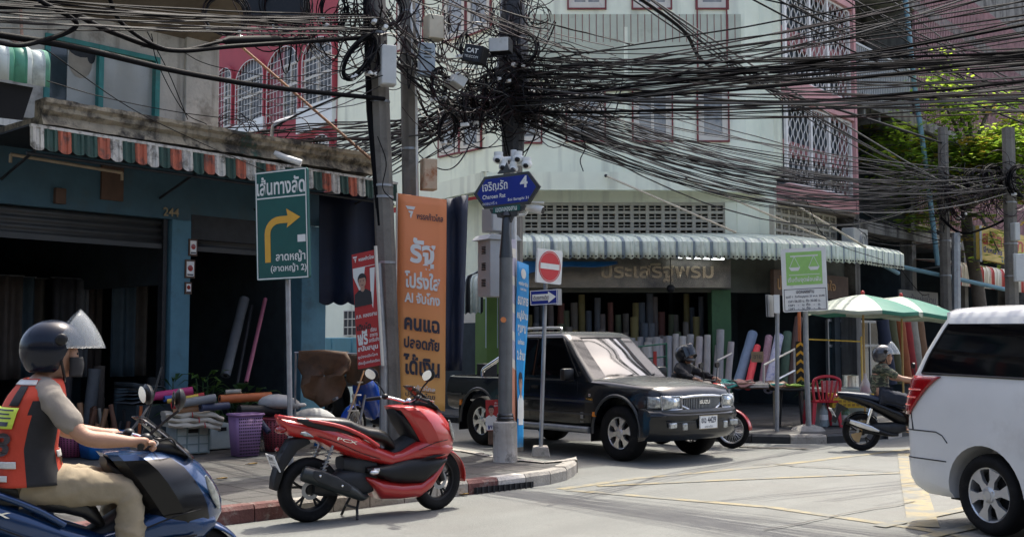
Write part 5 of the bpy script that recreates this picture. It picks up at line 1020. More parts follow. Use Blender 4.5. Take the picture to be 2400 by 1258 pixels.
# ================================================================ BIG SCOOTER
m_seat = mat('seat_vinyl', (.012, .0115, .011), .36, .3, 20, bump=.15, bscale=120)
m_smoke = glass('smoked_screen', (.01, .01, .012), .03, .72)
m_dkplas = mat('dark_plastic', (.007, .0075, .009), .48, .25, 8, spec=.35, dirt=((.03, .028, .025), .35, 4, .58))
m_exh = mat('exhaust_black', (.014, .019, .02), .4, .2, 8)
def big_scooter(name, label, loc, rz, paint, steer=0.0, badge=True, hx=1.09, bs=0.0, mdx=0.0, dark_side=False):
    t = thing(name, label, 'scooter', loc, rz)
    b = MB(); b.sup([(-.31, .925, .01, .03, 2), (-.27, .885, .045, .075, 2.2), (-.2, .845, .075, .105, 2.4), (.04, .80, .088, .15, 2.5), (.2, .732, .112, .178, 2.8), (.42, .645, .105, .192, 3), (.6, .575, .085, .18, 2.8), (.76, .515, .08, .168, 2.8), (.92, .50, .06, .155, 2.6), (1.0, .5, .03, .12, 2.4)], n=28)
    b.make('rear_body', paint, t, smooth=50)
    FZ = [(.455, 1.29, 1.345, .10), (.50, 1.22, 1.385, .155), (.56, 1.13, 1.44, .195), (.63, 1.07, 1.475, .222), (.70, 1.02, 1.472, .238), (.76, .98, 1.45, .246), (.84, .925, 1.405, .25), (.91, .875, 1.345, .243), (.965, .835, 1.26, .225), (.995, .81, 1.18, .195), (1.005, .84, 1.12, .14)]
    def plan(z, xr, xn, w_):
        h = [(xr, w_ * .72), (xr + .05, w_ * .92), (xr + (xn - xr) * .38, w_), (xr + (xn - xr) * .72, w_ * .74), (xn - .03, w_ * .34), (xn, w_ * .1)]
        return [V((x, y, z)) for x, y in h] + [V((x, -y, z)) for x, y in h[::-1]]
    b = MB(); b.rings([plan(*q) for q in FZ], lambda i, k: 1 if (k == 11 and i < 8) or (dark_side and k in (0, 1, 2, 8, 9, 10) and 0 < i < 8) else 0); b.make('front_fairing', [paint, m_blackgloss if dark_side else m_dkplas], t, smooth=24, bevel=0 if dark_side else .004)
    b = MB()
    for s_ in (-1, 1):
        b.tube(spline([(.02, s_ * .152, .765), (.2, s_ * .187, .70), (.42, s_ * .2, .60), (.62, s_ * .186, .535)], 4), .0035, 4); b.tube(spline([(1.0, s_ * .215, .60), (1.15, s_ * .235, .655), (1.3, s_ * .222, .68)], 4), .004, 4); b.sup([(-.12, 0, .004, .006, 2), (0, 0, .016, .01, 2), (.12, 0, .004, .006, 2)], n=8, M=Matrix.Translation((1.16, s_ * .213, .53)) @ Matrix.Rotation(-.1, 4, 'Y'))
        b.tube(spline([(1.05, s_ * .12, 1.04), (1.14, s_ * .17, 1.07), (1.2, s_ * .1, .98)], 4), .006, 5)
    b.make('panel_gap', m_hole, t)
    b = MB(); b.sup([(.72, .51, .06, .165, 2.8), (.86, .53, .065, .178, 2.8), (.98, .575, .085, .20, 2.8), (1.1, .60, .115, .215, 2.8), (1.22, .60, .125, .218, 2.6), (1.33, .58, .10, .19, 2.4), (1.41, .59, .05, .13, 2.2)], n=26); b.make('side_flank', paint, t, smooth=50)
    b = MB(); b.sup([(.50, .365, .02, .15, 2.2), (.56, .33, .05, .175, 2.5), (.66, .255, .10, .19, 2.6), (.85, .225, .085, .195, 2.6), (1.05, .225, .085, .19, 2.6), (1.18, .30, .09, .175, 2.4), (1.28, .40, .075, .15, 2.2), (1.36, .50, .05, .11, 2)], n=26)
    b.make('belly_fairing', paint, t, smooth=50)
    b = MB(); b.sup([(.50, .44, .03, .17, 2.5), (.6, .425, .05, .20, 3), (.75, .40, .095, .212, 3.2), (.9, .41, .13, .214, 3.2), (1.08, .41, .14, .212, 3.2), (1.22, .445, .085, .2, 2.8), (1.34, .48, .02, .15, 2.2)], n=26)
    b.make('floorboard', m_dkplas, t, smooth=50)
    b = MB(); b.sup([(.72, .545, .04, .10, 2.4), (.82, .56, .08, .115, 2.4), (.95, .62, .10, .12, 2.4), (1.04, .70, .13, .13, 2.4), (1.12, .72, .16, .14, 2.4)], n=20); b.sup([(.82, .945, .03, .10, 2.4), (.88, .88, .07, .15, 2.6), (.96, .80, .10, .17, 2.6), (1.05, .74, .12, .18, 2.6)], n=20)
    b.make('centre_tunnel', m_dkplas, t, smooth=50)
    b = MB(); b.sup([(-.2, .905, .012, .07, 2), (-.12, .905, .03, .10, 2.2), (.02, .885, .052, .13, 2.4), (.2, .865, .058, .145, 2.6), (.34, .845, .06, .145, 2.6), (.43, .80, .062, .148, 2.6), (.52, .765, .062, .155, 2.6), (.62, .75, .06, .158, 2.6), (.71, .72, .06, .15, 2.6), (.78, .665, .055, .125, 2.4), (.825, .61, .03, .08, 2)], n=26)
    b.make('seat', m_seat, t, smooth=60)
    b = MB()
    for s_ in (-1, 1): b.tube(spline([(-.30, s_ * .03, .945), (-.24, s_ * .10, .93), (.0, s_ * .155, .895), (.25, s_ * .18, .835), (.45, s_ * .19, .745), (.6, s_ * .182, .65)], 5), .018, 8)
    b.make('grab_rail', paint, t, smooth=50)
    b = MB()
    for s_ in (-1, 1): b.sup([(-.2, 0, .01, .01, 2), (-.1, 0, .035, .014, 2), (.15, 0, .04, .016, 2), (.38, 0, .012, .01, 2)], n=12, M=Matrix.Translation((.02, s_ * .148, .865)) @ Matrix.Rotation(.26, 4, 'Y'))
    b.make('tail_inset', m_black, t, smooth=50)
    # windscreen, headlamp, tail lamp
    b = MB(); b.grid(lambda u, v: V((1.31 - .27 * u - .05 * (2 * v - 1) ** 2, (2 * v - 1) * (.15 - .05 * u), .945 + .235 * u ** .9)), 8, 10); b.make('windscreen', m_smoke, t, smooth=60, solid=.006)
    b = MB()
    for s_ in (-1, 1): b.sup([(-.12, 0, .008, .006, 2), (-.05, 0, .024, .016, 2), (.04, 0, .03, .018, 2), (.12, -.01, .012, .008, 2)], n=14, M=Matrix.Translation((1.385, s_ * .145, .765)) @ Matrix.Rotation(-s_ * .72, 4, 'Z') @ Matrix.Rotation(.9, 4, 'Y'))
    b.make('headlight', m_lens, t, smooth=50)
    b = MB(); b.ell((-.27, 0, .83), (.05, .085, .04)); b.make('tail_light', m_redlens, t, smooth=60)
    for s_ in (-1, 1):
        b = MB(); b.sup([(-.07, 0, .012, .01, 2), (-.02, 0, .024, .016, 2), (.07, -.012, .006, .008, 2)], n=12, M=Matrix.Translation((-.07, s_ * .128, .785)) @ Matrix.Rotation(-s_ * .2, 4, 'Z') @ Matrix.Rotation(.2, 4, 'Y')); b.make('turn_signal', m_lens, t, smooth=50)
    # fenders, fork, wheels
    ca, sa = cos(steer), sin(steer); fr = lambda x, y, z: V((1.24 + (x - 1.24) * ca - y * sa, (x - 1.24) * sa + y * ca, z))
    b = MB()
    for a, c in ((-.075, .02), (.02, .075)): pass
    b.grid(lambda u, v: fr(1.315 + .315 * cos(R(-8 + 118 * u)), (2 * v - 1) * (.075 - .02 * abs(u - .5)), .285 + (.315 - .035 * (2 * v - 1) ** 2) * sin(R(-8 + 118 * u))), 14, 6); b.make('front_fender', paint, t, smooth=60, solid=.008)
    b = MB()
    for s_ in (-1, 1): b.tube([fr(1.315, s_ * .085, .285), fr(1.245, s_ * .085, .48), fr(1.19, s_ * .075, .66)], [.032, .03, .022], 10)
    b.make('fork', m_black, t, smooth=40)
    wheel(t, fr(1.315, 0, .285), .285, .10, .19, 5, m_dkplas, steer); wheel(t, V((0, 0, .285)), .285, .125, .19, 5, m_dkplas)
    b = MB(); b.prism([(-.05, .76), (-.2, .74), (-.29, .6), (-.345, .40), (-.35, .31), (-.31, .30), (-.25, .48), (-.13, .64), (.0, .70)], -.065, .065); b.make('plate_holder', m_dkplas, t, bevel=.012, smooth=40)
    pl = MB(); Q = Matrix.Translation((-.335, 0, .54)) @ Matrix.Rotation(-.42, 4, 'Y'); pl.box((0, 0, 0), (.006, .2, .165), M=Q); pl = pl.make('number_plate', m_plate, t, bevel=.002)
    b = MB(Q)
    for s_, z, h in (('3กก', .045, .045), ('กรุงเทพมหานคร', .0, .018), ('9406', -.045, .045)): b.text(s_, (-.0065, 0, z), h=h, right=(0, -1, 0), up=(0, 0, 1), off=.02 if h > .03 else 0)
    fr_ = .096
    b.make('plate_lettering', m_ink, pl)
    b = MB(); b.ell((-.3, 0, .655), (.02, .03, .018)); b.make('reflector', m_redlens, t, smooth=60)
    # exhaust, engine, shocks, stand
    b = MB(); b.tube(spline([(-.13, -.175, .455), (-.11, -.178, .448), (.02, -.18, .405), (.18, -.18, .335), (.36, -.172, .25), (.45, -.15, .20), (.52, -.10, .2)], 3), [.03, .06, .066, .07, .072, .073, .074, .074, .073, .07, .066, .06, .052, .045, .038, .034, .03, .028, .027], 14); ex = b.make('exhaust', m_exh, t, smooth=50)
    b = MB(); b.sup([(-.13, 0, .03, .006, 2.5), (-.06, 0, .052, .012, 3), (.1, 0, .055, .014, 3), (.26, 0, .03, .008, 2.5)], n=14, M=Matrix.Translation((.06, -.247, .40)) @ Matrix.Rotation(.42, 4, 'Y')); hs = b.make('heat_shield', m_darkgrey, ex, smooth=50)
    b = MB()
    for x, z in ((.0, .43), (.21, .33)): b.ell((x, -.263, z), (.012, .008, .012), 8, 6)
    b.make('bolt', m_chrome, hs)
    b = MB(); b.sup([(.02, .30, .05, .10, 3), (.1, .31, .09, .12, 3), (.3, .33, .12, .125, 3), (.5, .32, .13, .13, 3), (.62, .33, .10, .12, 3)], n=18); b.sup([(.3, .5, .06, .10, 3), (.45, .48, .10, .12, 3), (.62, .45, .08, .12, 3)], n=18); b.make('engine', m_darkgrey, t, smooth=40)
    b = MB(); b.ell((.55, -.2, .42), (.05, .03, .025)); b.box((.57, -.19, .44), (.06, .05, .03)); b.make('footpeg', m_alloy, t, bevel=.006)
    for s_ in (-1, 1):
        b = MB(); b.tube([(.02, s_ * .14, .33), (.17, s_ * .14, .68)], .012, 8); b.tube([V((.05 + .1 * i / 40 * 1, s_ * .14, .40 + .24 * i / 40)) + V((.028 * cos(i * 1.1), .028 * sin(i * 1.1), 0)) for i in range(41)], .006, 5); b.make('shock_absorber', m_steel, t)
    b = MB()
    for s_ in (-1, 1): b.tube([(.46, s_ * .08, .2), (.42, s_ * .12, .1), (.40, s_ * .17, .008)], .013, 8)
    b.tube([(.42, -.12, .1), (.42, .12, .1)], .012, 8); b.make('centre_stand', m_dkplas, t)
    # handlebar, mirrors
    fq = fr; fr = lambda x, y, z: V((hx + (x - 1.09) * cos(bs) - y * sin(bs), (x - 1.09) * sin(bs) + y * cos(bs), z))
    b = MB(); hb = [fr(.96, -.32, 1.06), fr(1.0, -.2, 1.075), fr(1.07, -.1, 1.05), fr(1.09, 0, 1.03), fr(1.07, .1, 1.05), fr(1.0, .2, 1.075), fr(.96, .32, 1.06)]; b.tube(spline(hb, 4), .014, 8); b.ell(fr(1.11, 0, 1.04), (.04, .05, .03)); hd = b.make('handlebar', m_chrome, t, smooth=50)
    for s_ in (-1, 1):
        b = MB(); b.tube([fr(.985, s_ * .24, 1.068), fr(.93, s_ * .37, 1.05)], .018, 10); b.ell(fr(1.0, s_ * .2, 1.08), (.035, .035, .028)); b.make('grip', m_black, hd, smooth=50)
        b = MB(); b.tube(spline([fr(1.03, s_ * .2, 1.07), fr(1.04, s_ * .29, 1.06), fr(1.0, s_ * .38, 1.05)], 4), .006, 6); b.make('brake_lever', m_alloy, hd)
        b = MB(); b.tube(spline([fr(1.01, s_ * .2, 1.09), fr(.99 + mdx * .6, s_ * .25, 1.17), fr(.98 + mdx, s_ * .32, 1.23)], 4), .008, 6); b.sup([(-.02, 0, .03, .03, 2), (0, 0, .055, .075, 2.3), (.02, 0, .05, .065, 2.2), (.035, 0, .02, .03, 2)], n=18, M=Matrix.Translation(fr(.97 + mdx, s_ * .34, 1.29)) @ Matrix.Rotation(s_ * .12 + bs, 4, 'Z') @ Matrix.Rotation(s_ * .45, 4, 'X'))
        mi_ = b.make('mirror', m_black, hd, smooth=50)
        b = MB(); b.sup([(-.0215, 0, .042, .062, 2.3), (-.022, 0, .0415, .0615, 2.3)], n=18, M=Matrix.Translation(fr(.965 + mdx, s_ * .34, 1.29)) @ Matrix.Rotation(s_ * .12 + bs, 4, 'Z') @ Matrix.Rotation(s_ * .45, 4, 'X')); b.make('mirror_glass', m_chrome, mi_)
    b = MB(); b.sup([(.98, 1.0, .02, .08, 2.2), (1.06, 1.02, .045, .12, 2.4), (1.16, 1.01, .05, .13, 2.4), (1.26, .97, .03, .11, 2.2)], n=18); b.make('dashboard', m_black, t, smooth=50)
    if badge:
        for s_ in (-1,):
            b = MB(); b.text('PCX', (.29, s_ * .1875, .715), w=.2, h=.028, right=(.966, -.035, -.26), up=(.3, -.1, .95), off=.02); b.make('badge_lettering', m_chrome, t)
    return t
r0 = G(722, 1222); r1v = G(1008, 1195); hd_ = (r1v - r0)
rs = big_scooter('scooter', 'parked red scooter with black seat on its stand at the kerb', (r0.x, r0.y, 0), atan2(hd_.y, hd_.x), m_red, steer=.2, hx=.99, bs=.42)
m_bluepaint = mat('blue_metallic', (.006, .035, .11), .25, .08, 4, metal=.4, coat=.7)
LS, LRZ = V((-2.93, 5.68, 0)), atan2(.53, .85)
ls2 = big_scooter('scooter', 'metallic blue scooter ridden by the man in the orange vest', LS, LRZ, m_bluepaint, badge=False, mdx=.16, dark_side=True)
b = MB(); b.text('PCX', (.22, -.20, .745), w=.24, h=.03, right=(.966, -.035, -.2), up=(.2, -.1, .95), off=.02); b.make('badge_lettering', m_chrome, ls2)
b = MB(); b.tube([(1.1, .3, 1.05), (1.22, .36, 1.45)], .006, 6); b.make('antenna_rod', m_black, ls2)
# ================================================================ SMALL SCOOTERS / MOTORBIKES
def small_bike(name, label, loc, rz, paint, paint2, wire=False, plate=None, tan=False, cat='motorbike'):
    t = thing(name, label, cat, loc, rz); r = .285 if wire else .275
    b = MB(); b.sup([(-.36, .82, .015, .03, 2), (-.28, .80, .045, .07, 2.2), (-.1, .765, .06, .10, 2.4), (.1, .70, .08, .12, 2.4), (.3, .61, .10, .13, 2.4), (.5, .52, .12, .12, 2.4), (.62, .47, .12, .10, 2.4), (.75, .42, .06, .09, 2)], n=22); b.make('rear_body', paint, t, smooth=50)
    b = MB(); b.sup([(-.34, .85, .012, .05, 2), (-.2, .835, .03, .09, 2.2), (.05, .80, .045, .115, 2.4), (.3, .74, .05, .125, 2.4), (.5, .69, .05, .115, 2.4), (.62, .63, .03, .07, 2)], n=20); b.make('seat', mat('seat_navy', (.02, .03, .06), .5, .2, 20), t, smooth=60)
    b = MB(); b.sup([(.66, .42, .06, .07, 2), (.74, .52, .18, .13, 2.4), (.84, .66, .26, .19, 2.5), (.95, .76, .22, .18, 2.4), (1.05, .82, .14, .13, 2.2), (1.12, .85, .07, .07, 2)], n=22); b.make('front_fairing', paint2, t, smooth=50)
    b = MB(); b.tube([(.95, 0, .9), (.92, 0, 1.0)], .04, 8); b.tube(spline([(.80, -.32, 1.0), (.88, -.15, 1.02), (.92, 0, 1.0), (.88, .15, 1.02), (.80, .32, 1.0)], 4), .015, 8); h = b.make('handlebar', m_black, t, smooth=50)
    for s_ in (-1, 1):
        b = MB(); b.tube([(.83, s_ * .24, 1.01), (.79, s_ * .35, 1.0)], .019, 8); b.make('grip', m_black, h)
        b = MB(); b.tube([(.87, s_ * .2, 1.02), (.86, s_ * .26, 1.2)], .007, 6); b.sup([(-.015, 0, .045, .06, 2.2), (.015, 0, .045, .06, 2.2)], n=14, M=Matrix.Translation((.85, s_ * .27, 1.24))); b.make('mirror', m_black, h, smooth=40)
    b = MB(); b.ell((1.06, 0, .9), (.06, .085, .06)); b.make('headlight', m_lens, t, smooth=60); b = MB(); b.ell((-.36, 0, .80), (.035, .06, .028)); b.make('tail_light', m_redlens, t, smooth=60)
    b = MB()
    for s_ in (-1, 1): b.tube([(1.21, s_ * .07, r), (1.04, s_ * .07, .72)], .02, 8)
    b.make('fork', m_steel, t, smooth=40)
    b = MB(); b.grid(lambda u, v: V((1.21 + (r + .025) * cos(R(0 + 140 * u)), (2 * v - 1) * .055, r + (r + .025 - .02 * (2 * v - 1) ** 2) * sin(R(0 + 140 * u)))), 14, 4); b.make('front_fender', paint2, t, smooth=60, solid=.006)
    b = MB(); b.grid(lambda u, v: V((0 + (r + .03) * cos(R(40 + 120 * u)), (2 * v - 1) * .06, r + (r + .03 - .02 * (2 * v - 1) ** 2) * sin(R(40 + 120 * u)))), 12, 4); b.prism([(-.2, .62), (-.34, .7), (-.43, .42), (-.38, .4), (-.3, .58)], -.04, .04); b.make('rear_fender', m_dkplas, t, smooth=50)
    wheel(t, V((1.21, 0, r)), r, .075, .215 if wire else .19, 5, m_alloy if wire else m_dkplas, kind='wire' if wire else 'bike'); wheel(t, V((0, 0, r)), r, .09, .2, 5, m_alloy if wire else m_dkplas, kind='wire' if wire else 'bike')
    b = MB(); b.sup([(0, .3, .05, .08, 3), (.2, .32, .09, .1, 3), (.45, .32, .1, .11, 3), (.62, .34, .06, .09, 3)], n=16); b.make('engine', m_darkgrey, t, smooth=40)
    b = MB(); b.tube(spline([(-.25, -.14, .44), (-.22, -.14, .435), (.1, -.14, .33), (.35, -.13, .25), (.5, -.09, .24)], 3), [.02, .045, .048, .05, .05, .05, .05, .046, .04, .032, .028, .025, .022], 12); e = b.make('exhaust', m_black, t, smooth=50)
    b = MB(); b.sup([(-.2, 0, .028, .006, 2.5), (-.05, 0, .038, .01, 3), (.12, 0, .036, .01, 3), (.24, 0, .014, .006, 2.5)], n=12, M=Matrix.Translation((-.02, -.188, .375)) @ Matrix.Rotation(.33, 4, 'Y')); b.make('heat_shield', m_alloy, e, smooth=50)
    if tan:
        b = MB(RY); b.M = Matrix.Translation((0, -.05, r)) @ RY
        for a0 in (70, 190): b.prism([(0, 0)] + arc(0, 0, .17, a0, a0 + 62, 6), .0, .004, 'z')
        b.make('tan_wheel_panel', mat('tan_panel', (.42, .28, .13), .5, .1, 6), t)
    b = MB(); b.tube([(.03, -.12, .34), (.12, -.12, .62)], .022, 8); b.make('shock_absorber', m_chrome, t)
    Q = Matrix.Translation((-.42, 0, .56)) @ Matrix.Rotation(-.5, 4, 'Y'); b = MB(Q); b.box((0, 0, 0), (.006, .19, .14)); p_ = b.make('number_plate', m_plate, t)
    b = MB(Q); b.text(plate or '5กข 218', (-.006, 0, 0), w=.15, h=.05, right=(0, -1, 0), off=.02); b.make('plate_lettering', m_ink, p_)
    return t
m_maroonp = mat('maroon_gloss', (.16, .012, .02), .25, .1, 5, coat=.6)
RS, RRZ = G(2020, 1055), atan2(-.06, 1)
small_bike('scooter', 'black and maroon scooter ridden by the man in the camouflage shirt', RS, RRZ, m_blackgloss, m_maroonp, tan=True, cat='scooter')
MW = G(1715, 1050); mdir = V((.80, -.6, 0)); MS = MW - mdir * 1.21
small_bike('motorbike', 'red motorbike with wire wheels coming out behind the black pickup', MS, atan2(mdir.y, mdir.x), m_blackgloss, m_red, wire=True)
small_bike('motorbike', 'blue parked motorbike half hidden behind the leaning poles', P(862, 1045, 15.6) * 1 - V((0, 0, P(862, 1045, 15.6).z - .15)) + V((.3, .9, 0)), atan2(-.85, -.35), mat('blue_gloss', (.01, .06, .35), .25, .1, 5, coat=.6), mat('blue_gloss_front', (.012, .07, .42), .25, .1, 5, coat=.6), wire=True)
# ================================================================ CARS
def rrect(x0, x1, hw, r, z, k=5):
    out = []
    for cx, cy, a0 in ((x1 - r, hw - r, 0), (x0 + r, hw - r, 90), (x0 + r, -hw + r, 180), (x1 - r, -hw + r, 270)):
        out += [V((cx + r * cos(R(a0 + 90 * i / k)), cy + r * sin(R(a0 + 90 * i / k)), z)) for i in range(k + 1)]
    return out
def cut(o, cutters):
    for c in cutters:
        m = o.modifiers.new('cut', 'BOOLEAN'); m.operation = 'DIFFERENCE'; m.object = c; m.solver = 'EXACT'
    me = bpy.data.meshes.new_from_object(o.evaluated_get(bpy.context.evaluated_depsgraph_get())); o.modifiers.clear(); old = o.data; nm = old.name; o.data = me; bpy.data.meshes.remove(old); me.name = nm
    for c in cutters: bpy.data.objects.remove(c)
    me.shade_smooth(); me.set_sharp_from_angle(angle=R(32))
def lerp_tab(tab, z):
    for a, c in zip(tab, tab[1:]):
        if z <= c[0]: f = max(0, (z - a[0]) / (c[0] - a[0])); return [a[i] + (c[i] - a[i]) * f for i in range(len(a))]
    return tab[-1]
m_truck = mat('truck_black', (.0025, .0045, .008), .25, .15, 3, coat=.5, spec=.3, dirt=((.02, .02, .018), .3, 2, .55))
def dusty(m, col, k):
    n = m.node_tree.nodes; l = m.node_tree.links; b = n['Principled BSDF']; g = n.new('ShaderNodeNewGeometry'); s = n.new('ShaderNodeSeparateXYZ'); l.new(g.outputs['True Normal'], s.inputs[0])
    r = n.new('ShaderNodeMapRange'); r.inputs[1].default_value = .84; r.inputs[2].default_value = .985; r.inputs[4].default_value = k; l.new(s.outputs[2], r.inputs[0])
    x = n.new('ShaderNodeMix'); x.data_type = 'RGBA'; o = b.inputs['Base Color'].links[0].from_socket; l.new(r.outputs[0], x.inputs[0]); l.new(o, x.inputs[6]); x.inputs[7].default_value = (*col, 1); l.new(x.outputs[2], b.inputs['Base Color'])
dusty(m_truck, (.2, .2, .19), .55)
m_hood = m_truck
m_screen = mat('windscreen_glass', (.012, .015, .015), .05, .2, 5, coat=.6, spec=1.0, rvar=.03)
m_sideglass = mat('tinted_glass', (.003, .003, .004), .05, .2, 3, spec=.5)
m_grey2 = mat('bumper_grey', (.03, .032, .035), .45, .15, 5)
f0, b0 = G(1455, 1080), G(1115, 1040); hdg = (f0 - b0).normalized(); lf = V((-hdg.y, hdg.x, 0))
K0 = f0 + lf * .76 - hdg * 1.5
tk = thing('pickup_truck', 'black double-windowed pickup truck turning out of the side street, sun glinting on its windscreen', 'pickup truck', (K0.x, K0.y, 0), atan2(hdg.y, hdg.x))
tk['label'] = 'black pickup truck turning out of the side street with sun on its windscreen'
def sect(x, zb, w_, zt, crown, e=.05): 
    h = [(0, zb), (w_ * .82, zb), (w_ - .02, zb + .05), (w_, zb + .16), (w_ + .012, zb + (zt - zb) * .55), (w_ - .005, zt - .12), (w_ - e, zt - .02), (w_ - e - .06, zt + crown * .3), (w_ * .5, zt + crown * .8), (0, zt + crown)]
    return [V((x, y, z)) for y, z in h] + [V((x, -y, z)) for y, z in h[-2:0:-1]]
b = MB(); st = [(-2.42, .62, .78, .98, .0), (-2.40, .48, .81, .985, .0), (-1.5, .44, .84, .985, .0), (-.96, .40, .845, .99, .0), (-.2, .38, .845, 1.0, .0), (.7, .38, .845, 1.0, .03), (.95, .40, .84, .985, .06), (1.3, .44, .835, .965, .07), (1.7, .46, .825, .935, .07), (2.0, .46, .80, .91, .065), (2.14, .50, .75, .885, .05), (2.21, .56, .68, .84, .035), (2.24, .62, .60, .79, .01)]
b.rings([sect(*s) for s in st]); body = b.make('body', m_truck, tk, smooth=32)
cutters = []
for x in (1.5, -1.53):
    for s_ in (-1, 1): cutters.append(MB().cyl((x, s_ * .55, .36), (x, s_ * 1.1, .355), .44, n=28).make('cutter', m_truck, tk))
cutters.append(MB().bb(-2.34, -1.05, -.74, .74, .62, 1.3).make('cutter', m_truck, tk))
bpy.context.view_layer.update(); cut(body, cutters)
CAB = [(.97, -.97, 1.0, .80), (1.12, -.955, .82, .775), (1.3, -.93, .60, .735), (1.47, -.90, .41, .695), (1.56, -.88, .31, .665), (1.605, -.84, .22, .60), (1.625, -.72, .05, .48)]
b = MB(); b.rings([rrect(q[1], q[2], q[3], .10, q[0]) for q in CAB]); b.make('cab', m_truck, tk, smooth=40)
def side_glass(par, tab, pts, mt, name, s_=-1, e=.008, th=True):
    """pane on the sloping side: points (x, z)"""
    b = MB(); n = 6; (xa, za), (xb, zb), (xc, zc), (xd, zd) = pts     # bottom rear, bottom front, top front, top rear
    def q(u, v):
        x = (xa + (xb - xa) * u) * (1 - v) + (xd + (xc - xd) * u) * v; z = (za + (zb - za) * u) * (1 - v) + (zd + (zc - zd) * u) * v
        return V((x, s_ * (lerp_tab(tab, z)[3] + e), z))
    b.grid(q, n, n); return b.make(name, mt, par, smooth=50)
for s_ in (-1, 1):
    side_glass(tk, CAB, [(-.84, 1.04), (-.30, 1.04), (-.30, 1.52), (-.78, 1.52)], m_sideglass, 'side_window', s_); side_glass(tk, CAB, [(-.22, 1.04), (.64, 1.04), (.24, 1.52), (-.22, 1.52)], m_sideglass, 'side_window', s_)
    b = MB()
    for pts in ([(-.26, 1.03), (-.26, 1.54), (.26, 1.54), (.72, 1.03)], [(-.88, 1.03), (-.80, 1.545), (-.27, 1.545), (-.27, 1.03)]): b.tube([V((x, s_ * (lerp_tab(CAB, z)[3] + .012), z)) for x, z in pts], .012, 6)
    b.make('window_trim', m_blackgloss, tk)
    b = MB()
    for z, x0, x1 in ((.985, -.95, .68), (.72, -2.38, -1.97), (.72, -1.08, 1.05), (.56, -1.07, 1.03)): b.bb(x0, x1, s_ * .845, s_ * .858, z - .012, z + .012)
    b.make('side_moulding', m_grey2, tk)
    b = MB(); b.bb(-.30, -.295, s_ * .846, s_ * .8475, .45, .98); b.bb(.74, .745, s_ * .846, s_ * .8475, .45, .98); b.bb(-.97, -.955, s_ * .8, s_ * .85, .45, .98); b.bb(-.25, -.1, s_ * .845, s_ * .865, .86, .895); b.make('door_seam', m_hole, tk)
    for x in (1.5, -1.53):
        b = MB(); b.tube([V((x + .455 * cos(R(a)), s_ * .845, .36 + .455 * sin(R(a)))) for a in range(-5, 186, 10)], .021, 7); b.make('wheel_arch_flare', m_grey2, tk, smooth=50)
    b = MB(); b.tube([(-1.0, s_ * .86, .36), (1.0, s_ * .86, .36)], .045, 10); b.make('side_step', m_steel, tk, smooth=40)
    b = MB(); b.bb(1.02, 1.035, s_ * .62, s_ * .86, .22, .55); b.bb(-2.02, -2.0, s_ * .62, s_ * .86, .2, .6); b.make('mud_flap', m_black, tk)
    b = MB(); b.box((.64, s_ * .95, 1.06), (.1, .2, .16)); mi_ = b.make('mirror', m_black, tk, bevel=.03, smooth=40); b = MB(); b.box((.587, s_ * .95, 1.06), (.004, .16, .12)); b.make('mirror_glass', m_chrome, mi_)
    if s_ < 0: b = MB(); b.tube(spline([(-.85, s_ * .58, 1.60), (-.8, s_ * .58, 1.66), (.0, s_ * .55, 1.675), (.06, s_ * .54, 1.63)], 5), .018, 8); b.make('roof_rail', m_alloy, tk, smooth=40)
    nose = lambda y: 2.245 if y < .55 else (2.245 - .035 * ((y - .55) / .13) ** 1.5 if y < .68 else (2.21 - .07 * (y - .68) / .07 if y < .75 else 2.14 - .14 * (y - .75) / .05))
    def lamp(y0, y1, z0, z1, e, mt, name, par):
        b = MB(); b.grid(lambda u, v: V((nose(y0 + (y1 - y0) * u) + e + .022 * sin(pi * v) * min(1, 6 * u * (1 - u)), s_ * (y0 + (y1 - y0) * u + e * .6), z0 + (z1 - z0) * v + .012 * u * (2 * v - 1))), 10, 6); return b.make(name, mt, par, smooth=60, solid=.014)
    hl = lamp(.41, .70, .675, .815, .02, m_lens, 'headlight', tk); lamp(.712, .792, .685, .81, .02, m_lens, 'turn_signal', hl)
    b = MB(); b.tube([V((nose(y) + .034, s_ * y, z)) for y, z in ((.40, .665), (.55, .662), (.71, .665), (.72, .825), (.55, .822), (.40, .822))], .009, 6, closed=True); b.make('lamp_trim', m_alloy, hl)
    b = MB(); b.ell((nose(.53) + .035, s_ * .53, .745), (.02, .055, .05)); b.make('reflector', m_chrome, hl, smooth=60)
    b = MB(); b.box((1.08, s_ * .85, .565), (.05, .03, .06)); b.box((-1.98, s_ * .85, .6), (.04, .03, .08)); b.make('amber_reflector', m_amber, tk)
    wheel(tk, V((1.5, s_ * .70, .375)), .375, .25, .215, 6, m_alloy if s_ < 0 else m_steel, kind='alloy', steer=0 if s_ < 0 else 0) if s_ < 0 else wheel(tk, V((1.5, .70, .375)), .375, .25, .215, 6, m_dkplas, kind='bike')
    wheel(tk, V((-1.53, s_ * .70, .375)), .375, .25, .215, 6, m_alloy, kind='alloy') if s_ < 0 else wheel(tk, V((-1.53, .70, .375)), .375, .25, .215, 6, m_dkplas, kind='bike')
b = MB(); b.bb(.97, 1.0, -.851, -.8475, .79, .82, 0); b.bb(.975, .995, -.8525, -.851, .797, .813, 1); b.make('badge', [m_plate, m_redlens], tk)
b = MB(); b.text('TURBO', (.98, -.849, .75), w=.13, h=.024, off=.02); b.make('side_lettering', m_signyellow, tk)
b = MB(); b.add([V((.8, -.849, .5)), V((.86, -.849, .5)), V((.86, -.849, .58)), V((.8, -.849, .58))], [(0, 1, 2, 3)]); b.text('4x4', (.83, -.85, .46), w=.07, h=.03); b.make('side_emblem', m_steel, tk)
